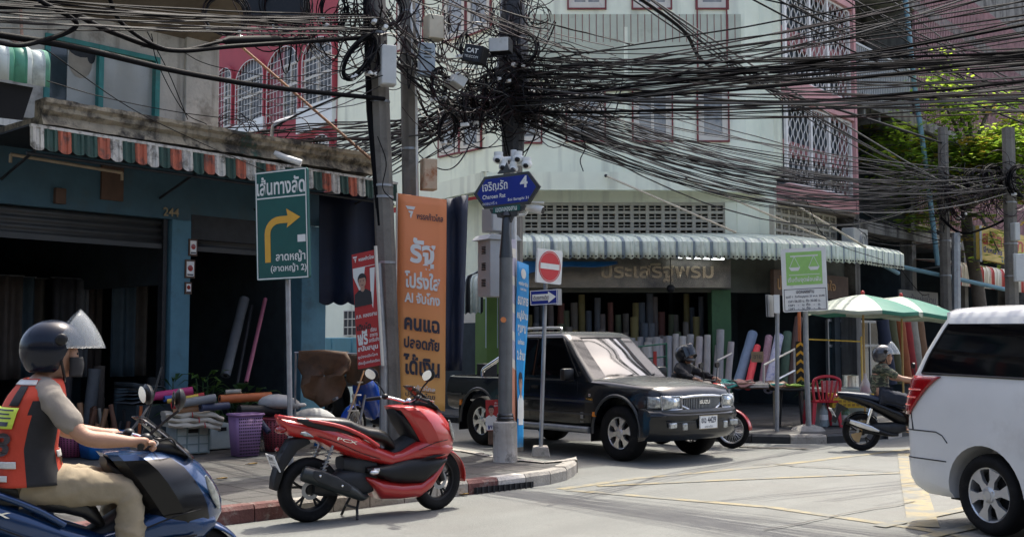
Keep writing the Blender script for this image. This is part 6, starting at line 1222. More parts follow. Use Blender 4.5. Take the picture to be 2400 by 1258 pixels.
# windscreen patch on the sloping front of the cab
b = MB()
def ws(u, v): 
    z = 1.0 + .535 * v; q = lerp_tab(CAB, z); hw = q[3] - .075; y = (2 * u - 1) * hw
    ed = max(0, abs(y) - (q[3] - .10)) ; return V((q[2] + .010 - .16 * (2 * u - 1) ** 2 + .06, y, z))
b.grid(ws, 16, 10); b.make('windscreen', m_screen, tk, smooth=60)
b = MB(); b.tube([ws(u / 10, 0) for u in range(11)] + [ws(1, v / 6) for v in range(1, 7)] + [ws(1 - u / 10, 1) for u in range(1, 11)] + [ws(0, 1 - v / 6) for v in range(1, 6)], .012, 6, closed=True); b.make('windscreen_seal', m_black, tk)
b = MB()
for y0 in (-.5, .12): b.tube([ws(.5 + y0 * .6, .0) + V((.03, 0, .0)), ws(.5 + y0 * .6 + .30, .1) + V((.03, 0, .0))], .008, 5)
b.make('wiper', m_black, tk)
b = MB(); c = ws(.09, .87); b.ell(c + V((.004, 0, 0)), (.004, .045, .035)); b.make('windscreen_sticker', m_brass, tk)
b = MB(); ring = lambda e, x: [V((x + .03 - .06 * (abs(y) / .42) ** 2 + e * .0, y, z)) for y, z in [(-.40, .80), (-.2, .815), (0, .82), (.2, .815), (.40, .80), (.38, .70), (.25, .645), (0, .635), (-.25, .645), (-.38, .70)]]
b.rings([ring(0, 2.20), ring(0, 2.27)]); gr = b.make('grille', m_hole, tk)
b = MB(); b.tube(ring(0, 2.275), .018, 8, closed=True); b.make('grille_surround', m_alloy, gr, smooth=50)
b = MB()
for i in range(27):
    y = -.37 + .74 * i / 26; h = .63 + .10 * (abs(y) / .38) ** 3; b.box((2.302 - .06 * (abs(y) / .42) ** 2, y, (.81 + h) / 2), (.012, .009, .80 - h))
b.make('grille_bar', m_steel, gr)
b = MB(); b.text('ISUZU', (2.325, 0, .745), w=.2, h=.045, right=(0, 1, 0), off=.03); b.make('badge_lettering', m_chrome, gr)
def barY(y0, y1, prof, mt, name, par, bend=.16):
    b = MB(); n = 16; rg = []
    for i in range(n + 1):
        y = y0 + (y1 - y0) * i / n; f = (abs(y) / max(abs(y0), abs(y1))) ** 4 * bend; rg.append([V((x - f, y, z)) for x, z in prof])
    b.rings(rg); return b.make(name, mt, par, smooth=40)
bp = barY(-.86, .86, [(2.13, .67), (2.27, .665), (2.33, .64), (2.365, .595), (2.36, .55), (2.335, .52), (2.345, .44), (2.32, .36), (2.24, .29), (2.13, .27)], m_truck, 'front_bumper', tk, .21)
barY(-.80, .80, [(2.28, .665), (2.35, .66), (2.365, .63), (2.355, .60), (2.28, .60)], m_grey2, 'bumper_pad', bp, .2)
for s_ in (-1, 1):
    b = MB(); b.box((2.30, s_ * .60, .475), (.05, .15, .07), rz=-s_ * .18); b.box((2.325, s_ * .40, .455), (.04, .09, .09)); b.make('fog_light', m_lens, bp, bevel=.015)
b = MB(); b.box((2.365, .02, .50), (.012, .36, .165)); np_ = b.make('number_plate', m_plate, tk, bevel=.004)
b = MB(); b.text('ยฉ 4429', (2.373, .02, .525), w=.29, h=.075, right=(0, 1, 0), off=.025); b.text('นครราชสีมา', (2.373, .02, .447), w=.16, h=.028, right=(0, 1, 0)); b.make('plate_lettering', m_ink, np_)
b = MB(); b.tube([(2.373, -.155, .42), (2.373, .195, .42), (2.373, .195, .58), (2.373, -.155, .58)], .004, 5, closed=True); b.make('plate_frame', m_brass, np_)
b = MB(); b.tube(spline([(-1.05, -.66, .99), (-1.06, -.66, 1.3), (-1.12, -.55, 1.38), (-1.12, .55, 1.38), (-1.06, .66, 1.3), (-1.05, .66, .99)], 4), .035, 10)
for s_ in (-1, 1): b.tube(spline([(-1.1, s_ * .66, 1.3), (-1.5, s_ * .68, 1.13), (-1.62, s_ * .68, 1.07), (-1.64, s_ * .68, .98)], 4), .032, 10)
b.make('roll_bar', m_chrome, tk, smooth=40)
b = MB(); b.bb(-2.3, 2.0, -.6, .6, .34, .46); b.cyl((1.5, -.62, .36), (1.5, .62, .36), .05); b.cyl((-1.53, -.62, .36), (-1.53, .62, .36), .06); b.make('chassis', m_hole, tk)
b = MB(); b.box((-1.95, -.35, 1.06), (.18, .28, .2)); b.make('load_box', m_darkgrey, tk, bevel=.01)
def tall(o, k):
    for c in o.children:
        if c.name.split('.')[0] != 'wheel':
            for v in c.data.vertices: v.co.z *= k
            tall(c, k)
tall(tk, 1.075)
# ================================================================ WHITE VAN
m_van = mat('van_white', (.60, .60, .585), .28, .04, 2, coat=.5, dirt=[((.33, .31, .27), .35, 1.2, .56)])
m_alloy2 = mat('alloy_dusty', (.52, .53, .54), .35, .06, 5, metal=.75)
hv = V((.37, -.929, 0)); lv = V((-hv.y, hv.x, 0))
wc = P(2330, 1162, 9.3); wc.z = 0
V0 = wc + lv * .80
vn = thing('van', 'white people carrier cut off by the right edge, seen from its rear corner', 'van', (V0.x, V0.y, 0), atan2(hv.y, hv.x))
VT = [(.26, -.84, 3.70, .84), (.32, -.92, 3.78, .89), (.40, -.965, 3.82, .905), (.56, -.975, 3.83, .915), (.60, -.955, 3.83, .915), (.8, -.965, 3.82, .918), (1.05, -.95, 3.55, .918), (1.25, -.90, 3.2, .90), (1.32, -.87, 3.05, .885), (1.5, -.78, 2.8, .85), (1.7, -.66, 2.5, .80), (1.80, -.60, 2.35, .765), (1.855, -.64, 2.2, .73), (1.89, -.60, 2.1, .66), (1.91, -.4, 1.9, .5)]
b = MB(); b.rings([rrect(q[1], q[2], q[3], .17 if q[0] < 1.2 else .14, q[0], 7) for q in VT]); vb = b.make('body', m_van, vn, smooth=32)
bpy.context.view_layer.update()
cut(vb, [MB().cyl((x, s_ * .56, .335), (x, s_ * 1.2, .335), .405, n=32).make('cutter', m_van, vn) for x in (0, 2.95) for s_ in (-1, 1)])
for s_ in (-1, 1):
    b = MB(); tp = [(-.70, 1.32), (3.0, 1.27), (2.5, 1.72), (-.52, 1.755)]; n = 10
    def q(u, v):
        (xa, za), (xb, zb), (xc, zc), (xd, zd) = tp; x = (xa + (xb - xa) * u) * (1 - v) + (xd + (xc - xd) * u) * v; z = (za + (zb - za) * u) * (1 - v) + (zd + (zc - zd) * u) * v
        r_ = lerp_tab(VT, z); x = max(x, r_[1] + .16); return V((x, s_ * (r_[3] + .008), z))
    b.grid(q, 20, 8); sw_ = b.make('side_window', m_sideglass, vn, smooth=50)
    b = MB()
    for u in (.36, .66): b.tube([q(u, v / 8) + V((0, s_ * .004, 0)) for v in range(9)], .02, 6)
    b.make('window_pillar', m_hole, sw_)
    b = MB(); b.tube([q(u / 12, 0) for u in range(13)], .01, 5); b.tube([q(0, v / 8) for v in range(9)], .01, 5); b.make('window_seal', m_black, sw_)
    b = MB()
    def cseam(z, xe):
        r_ = lerp_tab(VT, z); cx = r_[1] + .17; return [V((cx - .171 * cos(R(a)), s_ * (r_[3] - .17 + .171 * sin(R(a))), z)) for a in (10, 30, 50, 70, 90)] + [V((cx + (xe - cx) * i / 4, s_ * (r_[3] + .001), z)) for i in range(1, 5)]
    def seam(pts, r=.006): b.tube([V((x, s_ * (lerp_tab(VT, z)[3] + .000), z)) for x, z in pts], r, 5)
    seam(spline([(.72, 1.28, 0), (.62, 1.15, 0), (.60, 1.0, 0), (.66, .8, 0), (.78, .55, 0), (.86, .42, 0)], 5) and [(p.x, p.y) for p in spline([(.72, 1.28, 0), (.62, 1.15, 0), (.60, 1.0, 0), (.66, .8, 0), (.78, .55, 0), (.86, .42, 0)], 5)])
    seam(cseam(.815, -.55) + [(-.47, .80), (-.40, .73)]) if False else b.tube(cseam(.815, -.52) + [V((-.45, s_ * .919, .79)), V((-.39, s_ * .919, .73))], .006, 5); b.tube(cseam(.57, -.41), .006, 5); b.tube([V((-.80, s_ * .92, .82)), V((-.815, s_ * .915, .9)), V((-.83, s_ * .91, .98))], .007, 5); b.make('panel_seam', m_darkgrey, vn)
    b = MB()
    for i in range(1): 
        rg = []
        pts = [(.97, -.80, -.93), (1.06, -.74, -.92), (1.16, -.62, -.9), (1.25, -.56, -.885), (1.29, -.55, -.86)]
        def tl(u, v):
            z = .95 + .345 * v; r_ = lerp_tab(VT, z); x1 = r_[1] + .02 + (.12 + .28 * v) * (1 - .12 * sin(v * 3)); x = x1 * u + (r_[1] + .02) * (1 - u)
            # follow the rounded rear corner
            r0_ = .17; cx = r_[1] + r0_; y = r_[3]
            if x < cx: y = r_[3] - r0_ + sqrt(max(0, r0_ ** 2 - (cx - x) ** 2))
            return V((x - (.012 if x < cx else 0), s_ * (y + .014), z))
        b.grid(tl, 8, 8)
    tlt = b.make('tail_light', m_redlens, vn, smooth=60, solid=.02)
    b = MB()
    for j in range(3): b.tube([tl(u / 6, .25 + .2 * j) + V((0, s_ * .012, 0)) for u in range(1, 6)], .008, 5)
    b.make('lamp_strip', mat('lamp_strip', (.75, .1, .08), .2, .2, 30, coat=.6), tlt)
    for x in (0, 2.95): wheel(vn, V((x, s_ * .78, .335)), .335, .215, .225, 6, m_alloy2, kind='alloy') if s_ < 0 else wheel(vn, V((x, .78, .335)), .335, .215, .225, 6, m_dkplas, kind='bike')
b = MB(); b.grid(lambda u, v: V((lerp_tab(VT, 1.34 + .4 * v)[1] - .006, (2 * u - 1) * (lerp_tab(VT, 1.34 + .4 * v)[3] - .16), 1.34 + .4 * v)), 8, 6); b.make('rear_window', m_sideglass, vn, smooth=50)
b = MB(); b.grid(lambda u, v: V((lerp_tab(VT, 1.3 + .5 * v)[2] + .006, (2 * u - 1) * (lerp_tab(VT, 1.3 + .5 * v)[3] - .16), 1.3 + .5 * v)), 8, 6); b.make('windscreen', m_sideglass, vn, smooth=50)
b = MB(); b.bb(-.7, 3.5, -.6, .6, .2, .3); b.cyl((0, -.7, .335), (0, .7, .335), .05); b.make('chassis', m_hole, vn)
# ================================================================ PEOPLE
from mathutils import noise as NZ
def skin(name, joints, chains, mt, par, sub=2, root=None, crease=0.0):
    """one continuous tapered surface grown over a skeleton"""
    names = list(joints); idx = {k: i for i, k in enumerate(names)}
    me = bpy.data.meshes.new(name); ed = []
    for ch in chains: ed += [(idx[a], idx[c]) for a, c in zip(ch, ch[1:])]
    me.from_pydata([tuple(joints[k][0]) for k in names], ed, []); o = bpy.data.objects.new(name, me); COL.objects.link(o)
    o.modifiers.new('skin', 'SKIN').use_smooth_shade = True
    sv = me.skin_vertices[0].data
    for k in names:
        r = joints[k][1]; sv[idx[k]].radius = (r, r) if not isinstance(r, tuple) else r; sv[idx[k]].use_root = (k == (root or names[0]))
    s = o.modifiers.new('sub', 'SUBSURF'); s.levels = s.render_levels = sub
    m2 = bpy.data.meshes.new_from_object(o.evaluated_get(bpy.context.evaluated_depsgraph_get())); o.modifiers.clear(); o.data = m2; bpy.data.meshes.remove(me); m2.name = name
    if crease:
        for v in m2.vertices:
            p = v.co; f = 1 - abs(NZ.noise(V((p.x * 7, p.y * 9, p.z * 13)))) * 2; g_ = 1 - abs(NZ.noise(V((p.x * 22 + 5, p.y * 20, p.z * 26)))) * 2
            v.co = p + v.normal * crease * (f ** 3 + .45 * g_ ** 3 - .5)
    m2.materials.clear(); m2.materials.append(mt); m2.shade_smooth(); o.parent = par
    return o
m_blackcloth = mat('black_cloth', (.012, .012, .014), .85, .3, 12)
m_visor = glass('visor', (.5, .53, .54), .05, .24)
m_camo = mat('camouflage', (.035, .045, .028), .85, .2, 10)
_n = m_camo.node_tree; _b = _n.nodes['Principled BSDF']; _z = _n.nodes.new('ShaderNodeTexNoise'); _z.inputs['Scale'].default_value = 9; _z.inputs['Detail'].default_value = 2; _tc = _n.nodes.new('ShaderNodeTexCoord'); _mp = _n.nodes.new('ShaderNodeMapping'); _mp.inputs['Scale'].default_value = (1, 1, 2.2)
_n.links.new(_tc.outputs['Object'], _mp.inputs[0]); _n.links.new(_mp.outputs[0], _z.inputs[0]); _r = _n.nodes.new('ShaderNodeValToRGB'); _r.color_ramp.interpolation = 'CONSTANT'
_r.color_ramp.elements[0].color = (.018, .022, .016, 1); _r.color_ramp.elements[1].position = .46; _r.color_ramp.elements[1].color = (.06, .075, .045, 1)
for _p, _c in ((.54, (.16, .15, .10, 1)), (.6, (.05, .04, .025, 1))): _e = _r.color_ramp.elements.new(_p); _e.color = _c
_n.links.new(_z.outputs['Fac'], _r.inputs[0]); _n.links.new(_r.outputs[0], _b.inputs['Base Color'])
m_shirt = mat('taupe_shirt', (.21, .185, .155), .9, .1, 9, bump=.15, bscale=200)
m_khaki = mat('khaki_cloth', (.26, .215, .145), .9, .12, 6, bump=.3, bscale=12)
m_navycloth = mat('navy_cloth', (.018, .022, .035), .9, .2, 8, bump=.2, bscale=14)
def fingers(J, CH, side, wrist, fwd, up, out, grip=True, s=1.0, tag_='r'):
    """palm, four unequal bent fingers and a thumb closing on a grip; fwd = knuckle direction, up = back of the hand, out = towards the little finger"""
    w_ = V(wrist); palm = w_ + fwd * .045 * s; J['palm' + tag_] = (palm, (.026 * s, .04 * s)); CH.append(['wrist' + tag_, 'palm' + tag_])
    kn = w_ + fwd * .085 * s; J['kn' + tag_] = (kn, (.022 * s, .038 * s)); CH.append(['palm' + tag_, 'kn' + tag_])
    return palm, kn
def finger_mesh(b, kn, fwd, up, out, s=1.0):
    for i, (o_, ln) in enumerate(((-.033, .9), (-.011, 1.0), (.011, .95), (.032, .76))):
        p0 = kn + out * o_ * s - fwd * .012; p1 = p0 + (fwd * .030 + up * .006) * ln * s; p2 = p1 + (fwd * .012 - up * .028) * ln * s; p3 = p2 + (-fwd * .016 - up * .016) * ln * s
        b.tube(spline([p0, p1, p2, p3], 4), [.0105 * s] * 5 + [.0098 * s] * 4 + [.009 * s] * 3 + [.007 * s], 8)
    p0 = kn - fwd * .055 * s - out * .03 * s; p1 = p0 + (-out * .018 + fwd * .02 - up * .012) * s; p2 = p1 + (fwd * .026 - up * .018 + out * .004) * s
    b.tube(spline([p0, p1, p2], 4), [.014 * s] * 4 + [.0115 * s] * 4 + [.008 * s], 8)
def rider(label, loc, rz, cfg):
    t = thing('person', label, 'person', loc, rz); s = cfg.get('s', 1.0); g = cfg
    hip, waist, chest, neck, head = [V(q) for q in g['spine']]
    J = {'pelvis': (hip, (.115 * s, .14 * s)), 'waist': (waist, (.10 * s, .135 * s)), 'chest': (chest, (.10 * s, .155 * s)), 'collar': (neck - V((0, 0, .05)), (.06 * s, .09 * s)), 'neck': (neck + V((0, 0, .01)), .055 * s), 'head0': (head - V((-.01, 0, .09)), .065 * s), 'head1': (head, .088 * s), 'head2': (head + V((0, 0, .06)), .075 * s)}
    CH = [['pelvis', 'waist', 'chest', 'collar', 'neck', 'head0', 'head1', 'head2']]
    hands = []
    for tg, sd in (('r', -1), ('l', 1)):
        sh, el, wr = [V(q) for q in g['arm_' + tg]]
        J.update({'sh' + tg: (sh, .056 * s), 'el' + tg: (el, .045 * s), 'fa' + tg: (el.lerp(wr, .35), .049 * s), 'wrist' + tg: (wr, .027 * s)}); CH.append(['collar', 'sh' + tg, 'el' + tg, 'fa' + tg, 'wrist' + tg])
        fwd = (wr - el).normalized(); fwd = (fwd * .5 + V((.6, 0, -.1))).normalized(); out = V((0, sd, 0)); out = (out - fwd * out.dot(fwd)).normalized(); up = fwd.cross(out); up = up if up.z > 0 else -up
        pk = fingers(J, CH, sd, wr, fwd, up, out, s=s, tag_=tg); hands.append((pk[1], fwd, up, out))
        kn, an, to = [V(q) for q in g['leg_' + tg]]
        J.update({'hp' + tg: (hip + V((.03, sd * .09, -.02)), .10 * s), 'th' + tg: ((hip + V((.03, sd * .09, -.02))).lerp(kn, .5), .085 * s), 'knee' + tg: (kn, .062 * s), 'calf' + tg: (kn.lerp(an, .35), .056 * s), 'ank' + tg: (an, .036 * s), 'heel' + tg: (an + V((.0, 0, -.045)), .036 * s), 'toe' + tg: (to, (.025 * s, .042 * s))})
        CH.append(['pelvis', 'hp' + tg, 'th' + tg, 'knee' + tg, 'calf' + tg, 'ank' + tg, 'heel' + tg, 'toe' + tg])
    body = skin('body', J, CH, m_skin, t)
    b = MB()
    for h in hands: finger_mesh(b, *h, s=s)
    # face: nose, ears, brows and eyes join the head
    yaw = g.get('yaw', 0); F = Matrix.Translation(head) @ Matrix.Rotation(yaw, 4, 'Z')
    b.M = F; b.ell((.088, 0, -.035), (.022, .016, .028), 10, 7); b.ell((.06, 0, -.02), (.045, .062, .085), 14, 9); b.ell((.045, 0, -.095), (.045, .045, .03), 12, 7)
    fm = b.make('hand_and_face', m_skin, None, smooth=70)
    bpy.context.view_layer.update()
    # joined into the body mesh so the figure stays one mesh
    bm = bmesh.new(); bm.from_mesh(body.data); bm.from_mesh(fm.data); bm.to_mesh(body.data); bm.free(); bpy.data.objects.remove(fm); body.data.shade_smooth()
    b = MB(F)
    for sy in (-1, 1): b.ell((.094, sy * .03, .0), (.008, .013, .007), 8, 6)
    b.make('eyes', m_pdark, t, smooth=60)
    # clothes
    o_ = g.get('ease', .018); rr = lambda k, e: (J[k][1][0] + e, J[k][1][1] + e) if isinstance(J[k][1], tuple) else J[k][1] + e
    def wear(name, keys, chains, mt, e, over=None):
        jj = {}
        for k in keys:
            if isinstance(k, tuple): jj[k[0]] = (V(k[1]), k[2])
            else: jj[k] = (J[k][0], rr(k, e))
        return skin(name, jj, chains, mt, t, sub=3, crease=.013 if name != 'shirt' else .008)
    keys = ['pelvis', 'waist', 'chest', 'collar']; chs = [['pelvis', 'waist', 'chest', 'collar']]
    for tg in 'rl':
        sh, el, wr = J['sh' + tg][0], J['el' + tg][0], J['wrist' + tg][0]; keys.append('sh' + tg)
        if g['sleeve'] == 'short': keys += [('sv' + tg, sh.lerp(el, .45), .066 * s), ('se' + tg, sh.lerp(el, .86), .068 * s)]; chs.append(['collar', 'sh' + tg, 'sv' + tg, 'se' + tg])
        else: keys += [('sv' + tg, sh.lerp(el, .5), .068 * s), ('sx' + tg, el, .058 * s), ('se' + tg, el.lerp(wr, .93), .042 * s)]; chs.append(['collar', 'sh' + tg, 'sv' + tg, 'sx' + tg, 'se' + tg])
    wear(g.get('top_name', 'shirt'), keys, chs, g['top'], o_)
    keys = [('pv', hip + V((0.02, 0, -.01)), (.112 * s, .142 * s))]; chs = []
    for tg in 'rl':
        hp, kn, an = J['hp' + tg][0], J['knee' + tg][0], J['ank' + tg][0]
        keys += [('hp' + tg, hp, .118 * s), ('th' + tg, hp.lerp(kn, .5), .108 * s)]
        if g['legs'] == 'shorts': keys += [('tk' + tg, hp.lerp(kn, .86), .105 * s)]; chs.append(['pv', 'hp' + tg, 'th' + tg, 'tk' + tg])
        else: keys += [('kn' + tg, kn, .085 * s), ('cf' + tg, kn.lerp(an, .4), .082 * s), ('an' + tg, kn.lerp(an, .93), .075 * s)]; chs.append(['pv', 'hp' + tg, 'th' + tg, 'kn' + tg, 'cf' + tg, 'an' + tg])
    wear('shorts' if g['legs'] == 'shorts' else 'trousers', keys, chs, g['pants'], 0)
    for tg in 'rl':
        an, to = J['ank' + tg][0], J['toe' + tg][0]; b = MB(); d = (to - an); d.z = 0; d = d.normalized(); p = an + V((0, 0, -.055))
        if g['shoe'] == 'sandal': b.tube([p - d * .05, p + d * .04, p + d * .17], [.032, .04, .036], 10, M=Matrix.Translation((0, 0, p.z * .55)) @ Matrix.Diagonal((1, 1, .45, 1))); b.tube([p + d * .10 + V((0, -.045, 0)), p + d * .11 + V((0, 0, .035)), p + d * .10 + V((0, .045, 0))], .012, 6)
        else: b.tube(spline([p - d * .06, p - d * .02 + V((0, 0, .02)), p + d * .08 + V((0, 0, .0)), p + d * .18 - V((0, 0, .01)), p + d * .21 - V((0, 0, .01))], 3), [.03, .045, .055, .056, .055, .052, .05, .048, .046, .044, .04, .034, .02], 12)
        b.make('sandal' if g['shoe'] == 'sandal' else 'shoe', m_black, t, smooth=60)
    # helmet with open visor
    hs = g.get('helm', 1.0); H = Matrix.Translation(head + V((-.028, 0, .03))) @ Matrix.Rotation(yaw, 4, 'Z') @ Matrix.Rotation(g.get('pitch', 0), 4, 'Y') @ Matrix.Diagonal((hs, hs, hs, 1))
    b = MB(H); rg = []
    for i in range(13):
        a = pi * i / 12 * .5; rg.append(a)
    def shell(u, v):
        az = 2 * pi * u; el = (v - .5) * pi; x, y, z = cos(el) * cos(az), cos(el) * sin(az), sin(el)
        front = max(0, cos(az))
        z0 = -.62 if not g.get('full') else -.85
        lim = z0 + (.72 - (0 if not g.get('full') else .0)) * max(0, min(1, (front - .12) * 3.2))
        z = max(z, lim) if z < lim else z
        k = 1.0 if z > -.3 else 1 - (-.3 - z) * .22
        return V((x * .150 * k, y * .130 * k, z * .185 if z < 0 else z * .137))
    b.grid(shell, 40, 26); hm = b.make('helmet', g['helmet'], t, smooth=50, solid=.008)
    vz = g.get('visor_up', .6); Q = H @ Matrix.Translation((0, 0, .03)) @ Matrix.Rotation(-vz, 4, 'Y'); b = MB(Q)
    b.grid(lambda u, v: V(((.158 + .02 * (1 - v)) * cos(R(-78 + 156 * u)), (.140) * sin(R(-78 + 156 * u)), .06 - .19 * v - .02 * v * (2 * u - 1) ** 2)), 20, 8)
    if not g.get('full'):
        b = MB(H); b.grid(lambda u, v: V((((.115 + .125 * v + .03 * v * (1 - v)) * cos(R(-80 + 160 * u)) + .01), (.138 + .01 * v) * sin(R(-80 + 160 * u)), (.165 - .165 * v + .06 * v * (1 - v)) * cos(R(-80 + 160 * u)) ** .8 + .03 - .03 * v)), 20, 10)
    b.make('visor', g.get('visor', m_visor), hm, smooth=60, solid=.003)
    b = MB(Q)
    for sy in (-1, 1): b.ell((.03, sy * .138, .0), (.03, .01, .03), 12, 7)
    b.make('visor_hinge', m_black, hm, smooth=60)
    b = MB(H); b.tube(spline([(.03, -.118, -.06), (.05, -.08, -.14), (.055, 0, -.165), (.05, .08, -.14), (.03, .118, -.06)], 4), .008, 6); b.make('chin_strap', m_black, hm)
    if g.get('full'): b = MB(H); b.tube(spline([(.05, -.115, -.075), (.125, -.06, -.10), (.14, 0, -.105), (.125, .06, -.10), (.05, .115, -.075)], 5), .035, 10); b.make('chin_guard', g['helmet'], hm, smooth=60)
    if g.get('mask'):
        b = MB(F); b.grid(lambda u, v: V((.035 + (.098 - .02 * abs(v - .45)) * cos(R(-80 + 160 * u)), .078 * sin(R(-80 + 160 * u)), -.018 - .105 * v)), 14, 8); b.make('face_mask', m_blackcloth, t, smooth=60, solid=.004)
    return t, J
left, LJ = rider('man in an orange-red reflective vest and dark helmet with black face mask, riding a blue scooter', LS, LRZ, dict(
    spine=[(.44, 0, .88), (.42, 0, 1.03), (.45, 0, 1.22), (.51, 0, 1.40), (.575, 0, 1.535)], arm_r=[(.50, -.20, 1.315), (.66, -.31, 1.10), (.90, -.335, 1.075)], arm_l=[(.50, .20, 1.315), (.66, .31, 1.10), (.90, .335, 1.075)],
    leg_r=[(.93, -.17, .80), (.93, -.20, .44), (1.08, -.21, .375)], leg_l=[(.93, .17, .80), (.93, .20, .44), (1.08, .21, .375)], sleeve='short', top=m_shirt, legs='long', pants=m_khaki, shoe='shoe', helmet=mat('helmet_navy', (.004, .007, .016), .2, .4, 5, coat=.1, spec=.3), mask=True, visor_up=.42, yaw=-.08, helm=1.08))
left['label'] = 'man in an orange reflective vest, dark helmet and black face mask riding a blue scooter'
# reflective vest over his shirt
m_vest = mat('vest_orange', (.42, .042, .018), .85, .10, 5, bump=.5, bscale=9); m_reflect = mat('reflective_tape', (.50, .49, .46), .35, .1, 20)
TS = [(.86, .44, .178, .222), (.95, .43, .160, .200), (1.05, .42, .147, .185), (1.15, .435, .145, .193), (1.24, .455, .14, .203), (1.31, .475, .125, .205), (1.36, .49, .105, .165), (1.405, .505, .08, .11)]
def torso(th, z, e=0.0):
    q = lerp_tab(TS, z); c, s_ = cos(th), sin(th); k = 2 / 2.5
    return V((q[1] + (q[2] + e) * math.copysign(abs(c) ** k, c), (q[3] + e) * math.copysign(abs(s_) ** k, s_), z))
b = MB(); nU, nZ = 48, 30
def vcol(i, j):
    a_ = (i + .5) / nU * 360; d = min(abs(a_ - 288), abs(a_ - 72)); z = .86 + .545 * (j + .5) / nZ
    return 1 if (d < 24 and z < 1.22) or (d < 34 and 1.22 < z < 1.30) else 0
b.grid(lambda u, v: torso(2 * pi * u, .86 + .545 * v, .012 + .004 * sin(u * 40 + v * 9) * (1 - v)), nU, nZ, vcol); vest = b.make('vest', [m_vest, m_blackcloth], left, smooth=60, solid=.004)
def vpatch(name, th0, th1, z0, z1, mt, e=.022, n=8, par=None):
    b = MB(); b.grid(lambda u, v: torso(R(th0 + (th1 - th0) * u), z0 + (z1 - z0) * v, e), n, 4); return b.make(name, mt, par or vest, smooth=60, solid=.002)
vpatch('reflective_band', 115, 250, .955, .99, m_reflect); vpatch('reflective_band', 140, 235, .89, .92, m_reflect); vpatch('reflective_band', 110, 250, 1.375, 1.40, m_reflect); vpatch('reflective_band', -44, 44, 1.0, 1.035, m_reflect)
vpatch('black_panel', 208, 232, 1.27, 1.37, m_blackcloth); vpatch('black_panel', 128, 152, 1.27, 1.37, m_blackcloth)
bd = vpatch('lime_badge', 172, 236, 1.155, 1.262, mat('badge_lime', (.50, .62, .06), .6, .06, 9), .024)
b = MB()
for k, z in enumerate((1.245, 1.225, 1.205)): b.grid(lambda u, v: torso(R(180 + 48 * u - 6 * (k % 2)), z + .008 * v, .0275), 6, 1)
b.grid(lambda u, v: torso(R(185 + 40 * u), 1.168 + .022 * v, .0275), 6, 1); b.make('badge_print', m_ink, bd)
b = MB(); vs, fs = glyphs('18', .03); y0 = min(p[1] for p in vs); y1 = max(p[1] for p in vs); x0 = min(p[0] for p in vs); x1 = max(p[0] for p in vs)
b.add([torso(R(206 + (p[0] - (x0 + x1) / 2) / (x1 - x0) * 66 ), 1.015 + (p[1] - y0) / (y1 - y0) * .12, .0235) for p in vs], fs); b.make('vest_number', mat('number_charcoal', (.04, .03, .03), .7, .1, 9), vest)
# the man in camouflage and the motorbike rider
rider('man in a camouflage shirt and dark shorts astride the black scooter', RS, RRZ, dict(
    s=.93, spine=[(.30, 0, .83), (.27, 0, .95), (.29, 0, 1.10), (.33, 0, 1.26), (.36, 0, 1.385)], arm_r=[(.31, -.18, 1.19), (.52, -.24, 1.06), (.74, -.29, 1.03)], arm_l=[(.31, .18, 1.19), (.52, .24, 1.06), (.74, .29, 1.03)],
    leg_r=[(.75, -.17, .72), (.69, -.20, .33), (.83, -.21, .26)], leg_l=[(.75, .17, .72), (.69, .20, .33), (.83, .21, .26)], sleeve='short', top=m_camo, legs='shorts', pants=m_navycloth, shoe='sandal', helmet=mat('helmet_grey', (.04, .04, .045), .25, .2, 5, coat=.6), visor_up=.5, ease=.024, yaw=-.15))
rider('man in a black jacket and full-face helmet on the red motorbike behind the pickup', MS, atan2(mdir.y, mdir.x), dict(
    s=.95, spine=[(.34, 0, .83), (.33, 0, .95), (.37, 0, 1.1), (.43, 0, 1.26), (.46, 0, 1.385)], arm_r=[(.42, -.19, 1.18), (.64, -.29, 1.07), (.78, -.31, 1.03)], arm_l=[(.42, .19, 1.18), (.66, .29, 1.07), (.78, .31, 1.03)],
    leg_r=[(.80, -.2, .72), (.62, -.2, .34), (.77, -.21, .28)], leg_l=[(.80, .2, .72), (.62, .2, .34), (.77, .21, .28)], sleeve='long', top=m_blackcloth, top_name='jacket', legs='long', pants=m_navycloth, shoe='shoe', helmet=mat('helmet_charcoal', (.025, .026, .028), .3, .4, 5, coat=.5), full=True, visor=m_smoke, visor_up=.45, ease=.028))
# ================================================================ GOODS IN FRONT OF THE LEFT SHOPHOUSE
rnd = random.Random(5)
def gat(px, py, z=.15): p = G(px, py, z); return p
def roll(name, label, a, c, r, mt, group=None, cat='roll', core=True, bend=0.0):
    """a rolled length of vinyl or cloth between two points: outer wrap with a visible spiral end"""
    a, c = V(a), V(c); o = (a + c) / 2; t = thing(name, label, cat, a, 0, group); b = MB(Matrix.Translation(-a)); d = (c - a); n_ = 7
    mid = [a + d * (i / n_) + V((0, 0, -bend * sin(pi * i / n_))) for i in range(n_ + 1)]
    b.tube(mid, [r * (1 + .035 * sin(i * 2.3 + a.x * 9)) for i in range(n_ + 1)], 14); b.make('wrap', mt, t, smooth=50)
    if core:
        b = MB(Matrix.Translation(-a)); dn = d.normalized()
        for e, s_ in ((a, -1), (c, 1)): b.tube([e + dn * s_ * .001, e + dn * s_ * .006], [r * .42, r * .36], 10)
        b.make('hollow_core', m_hole, t)
    return t
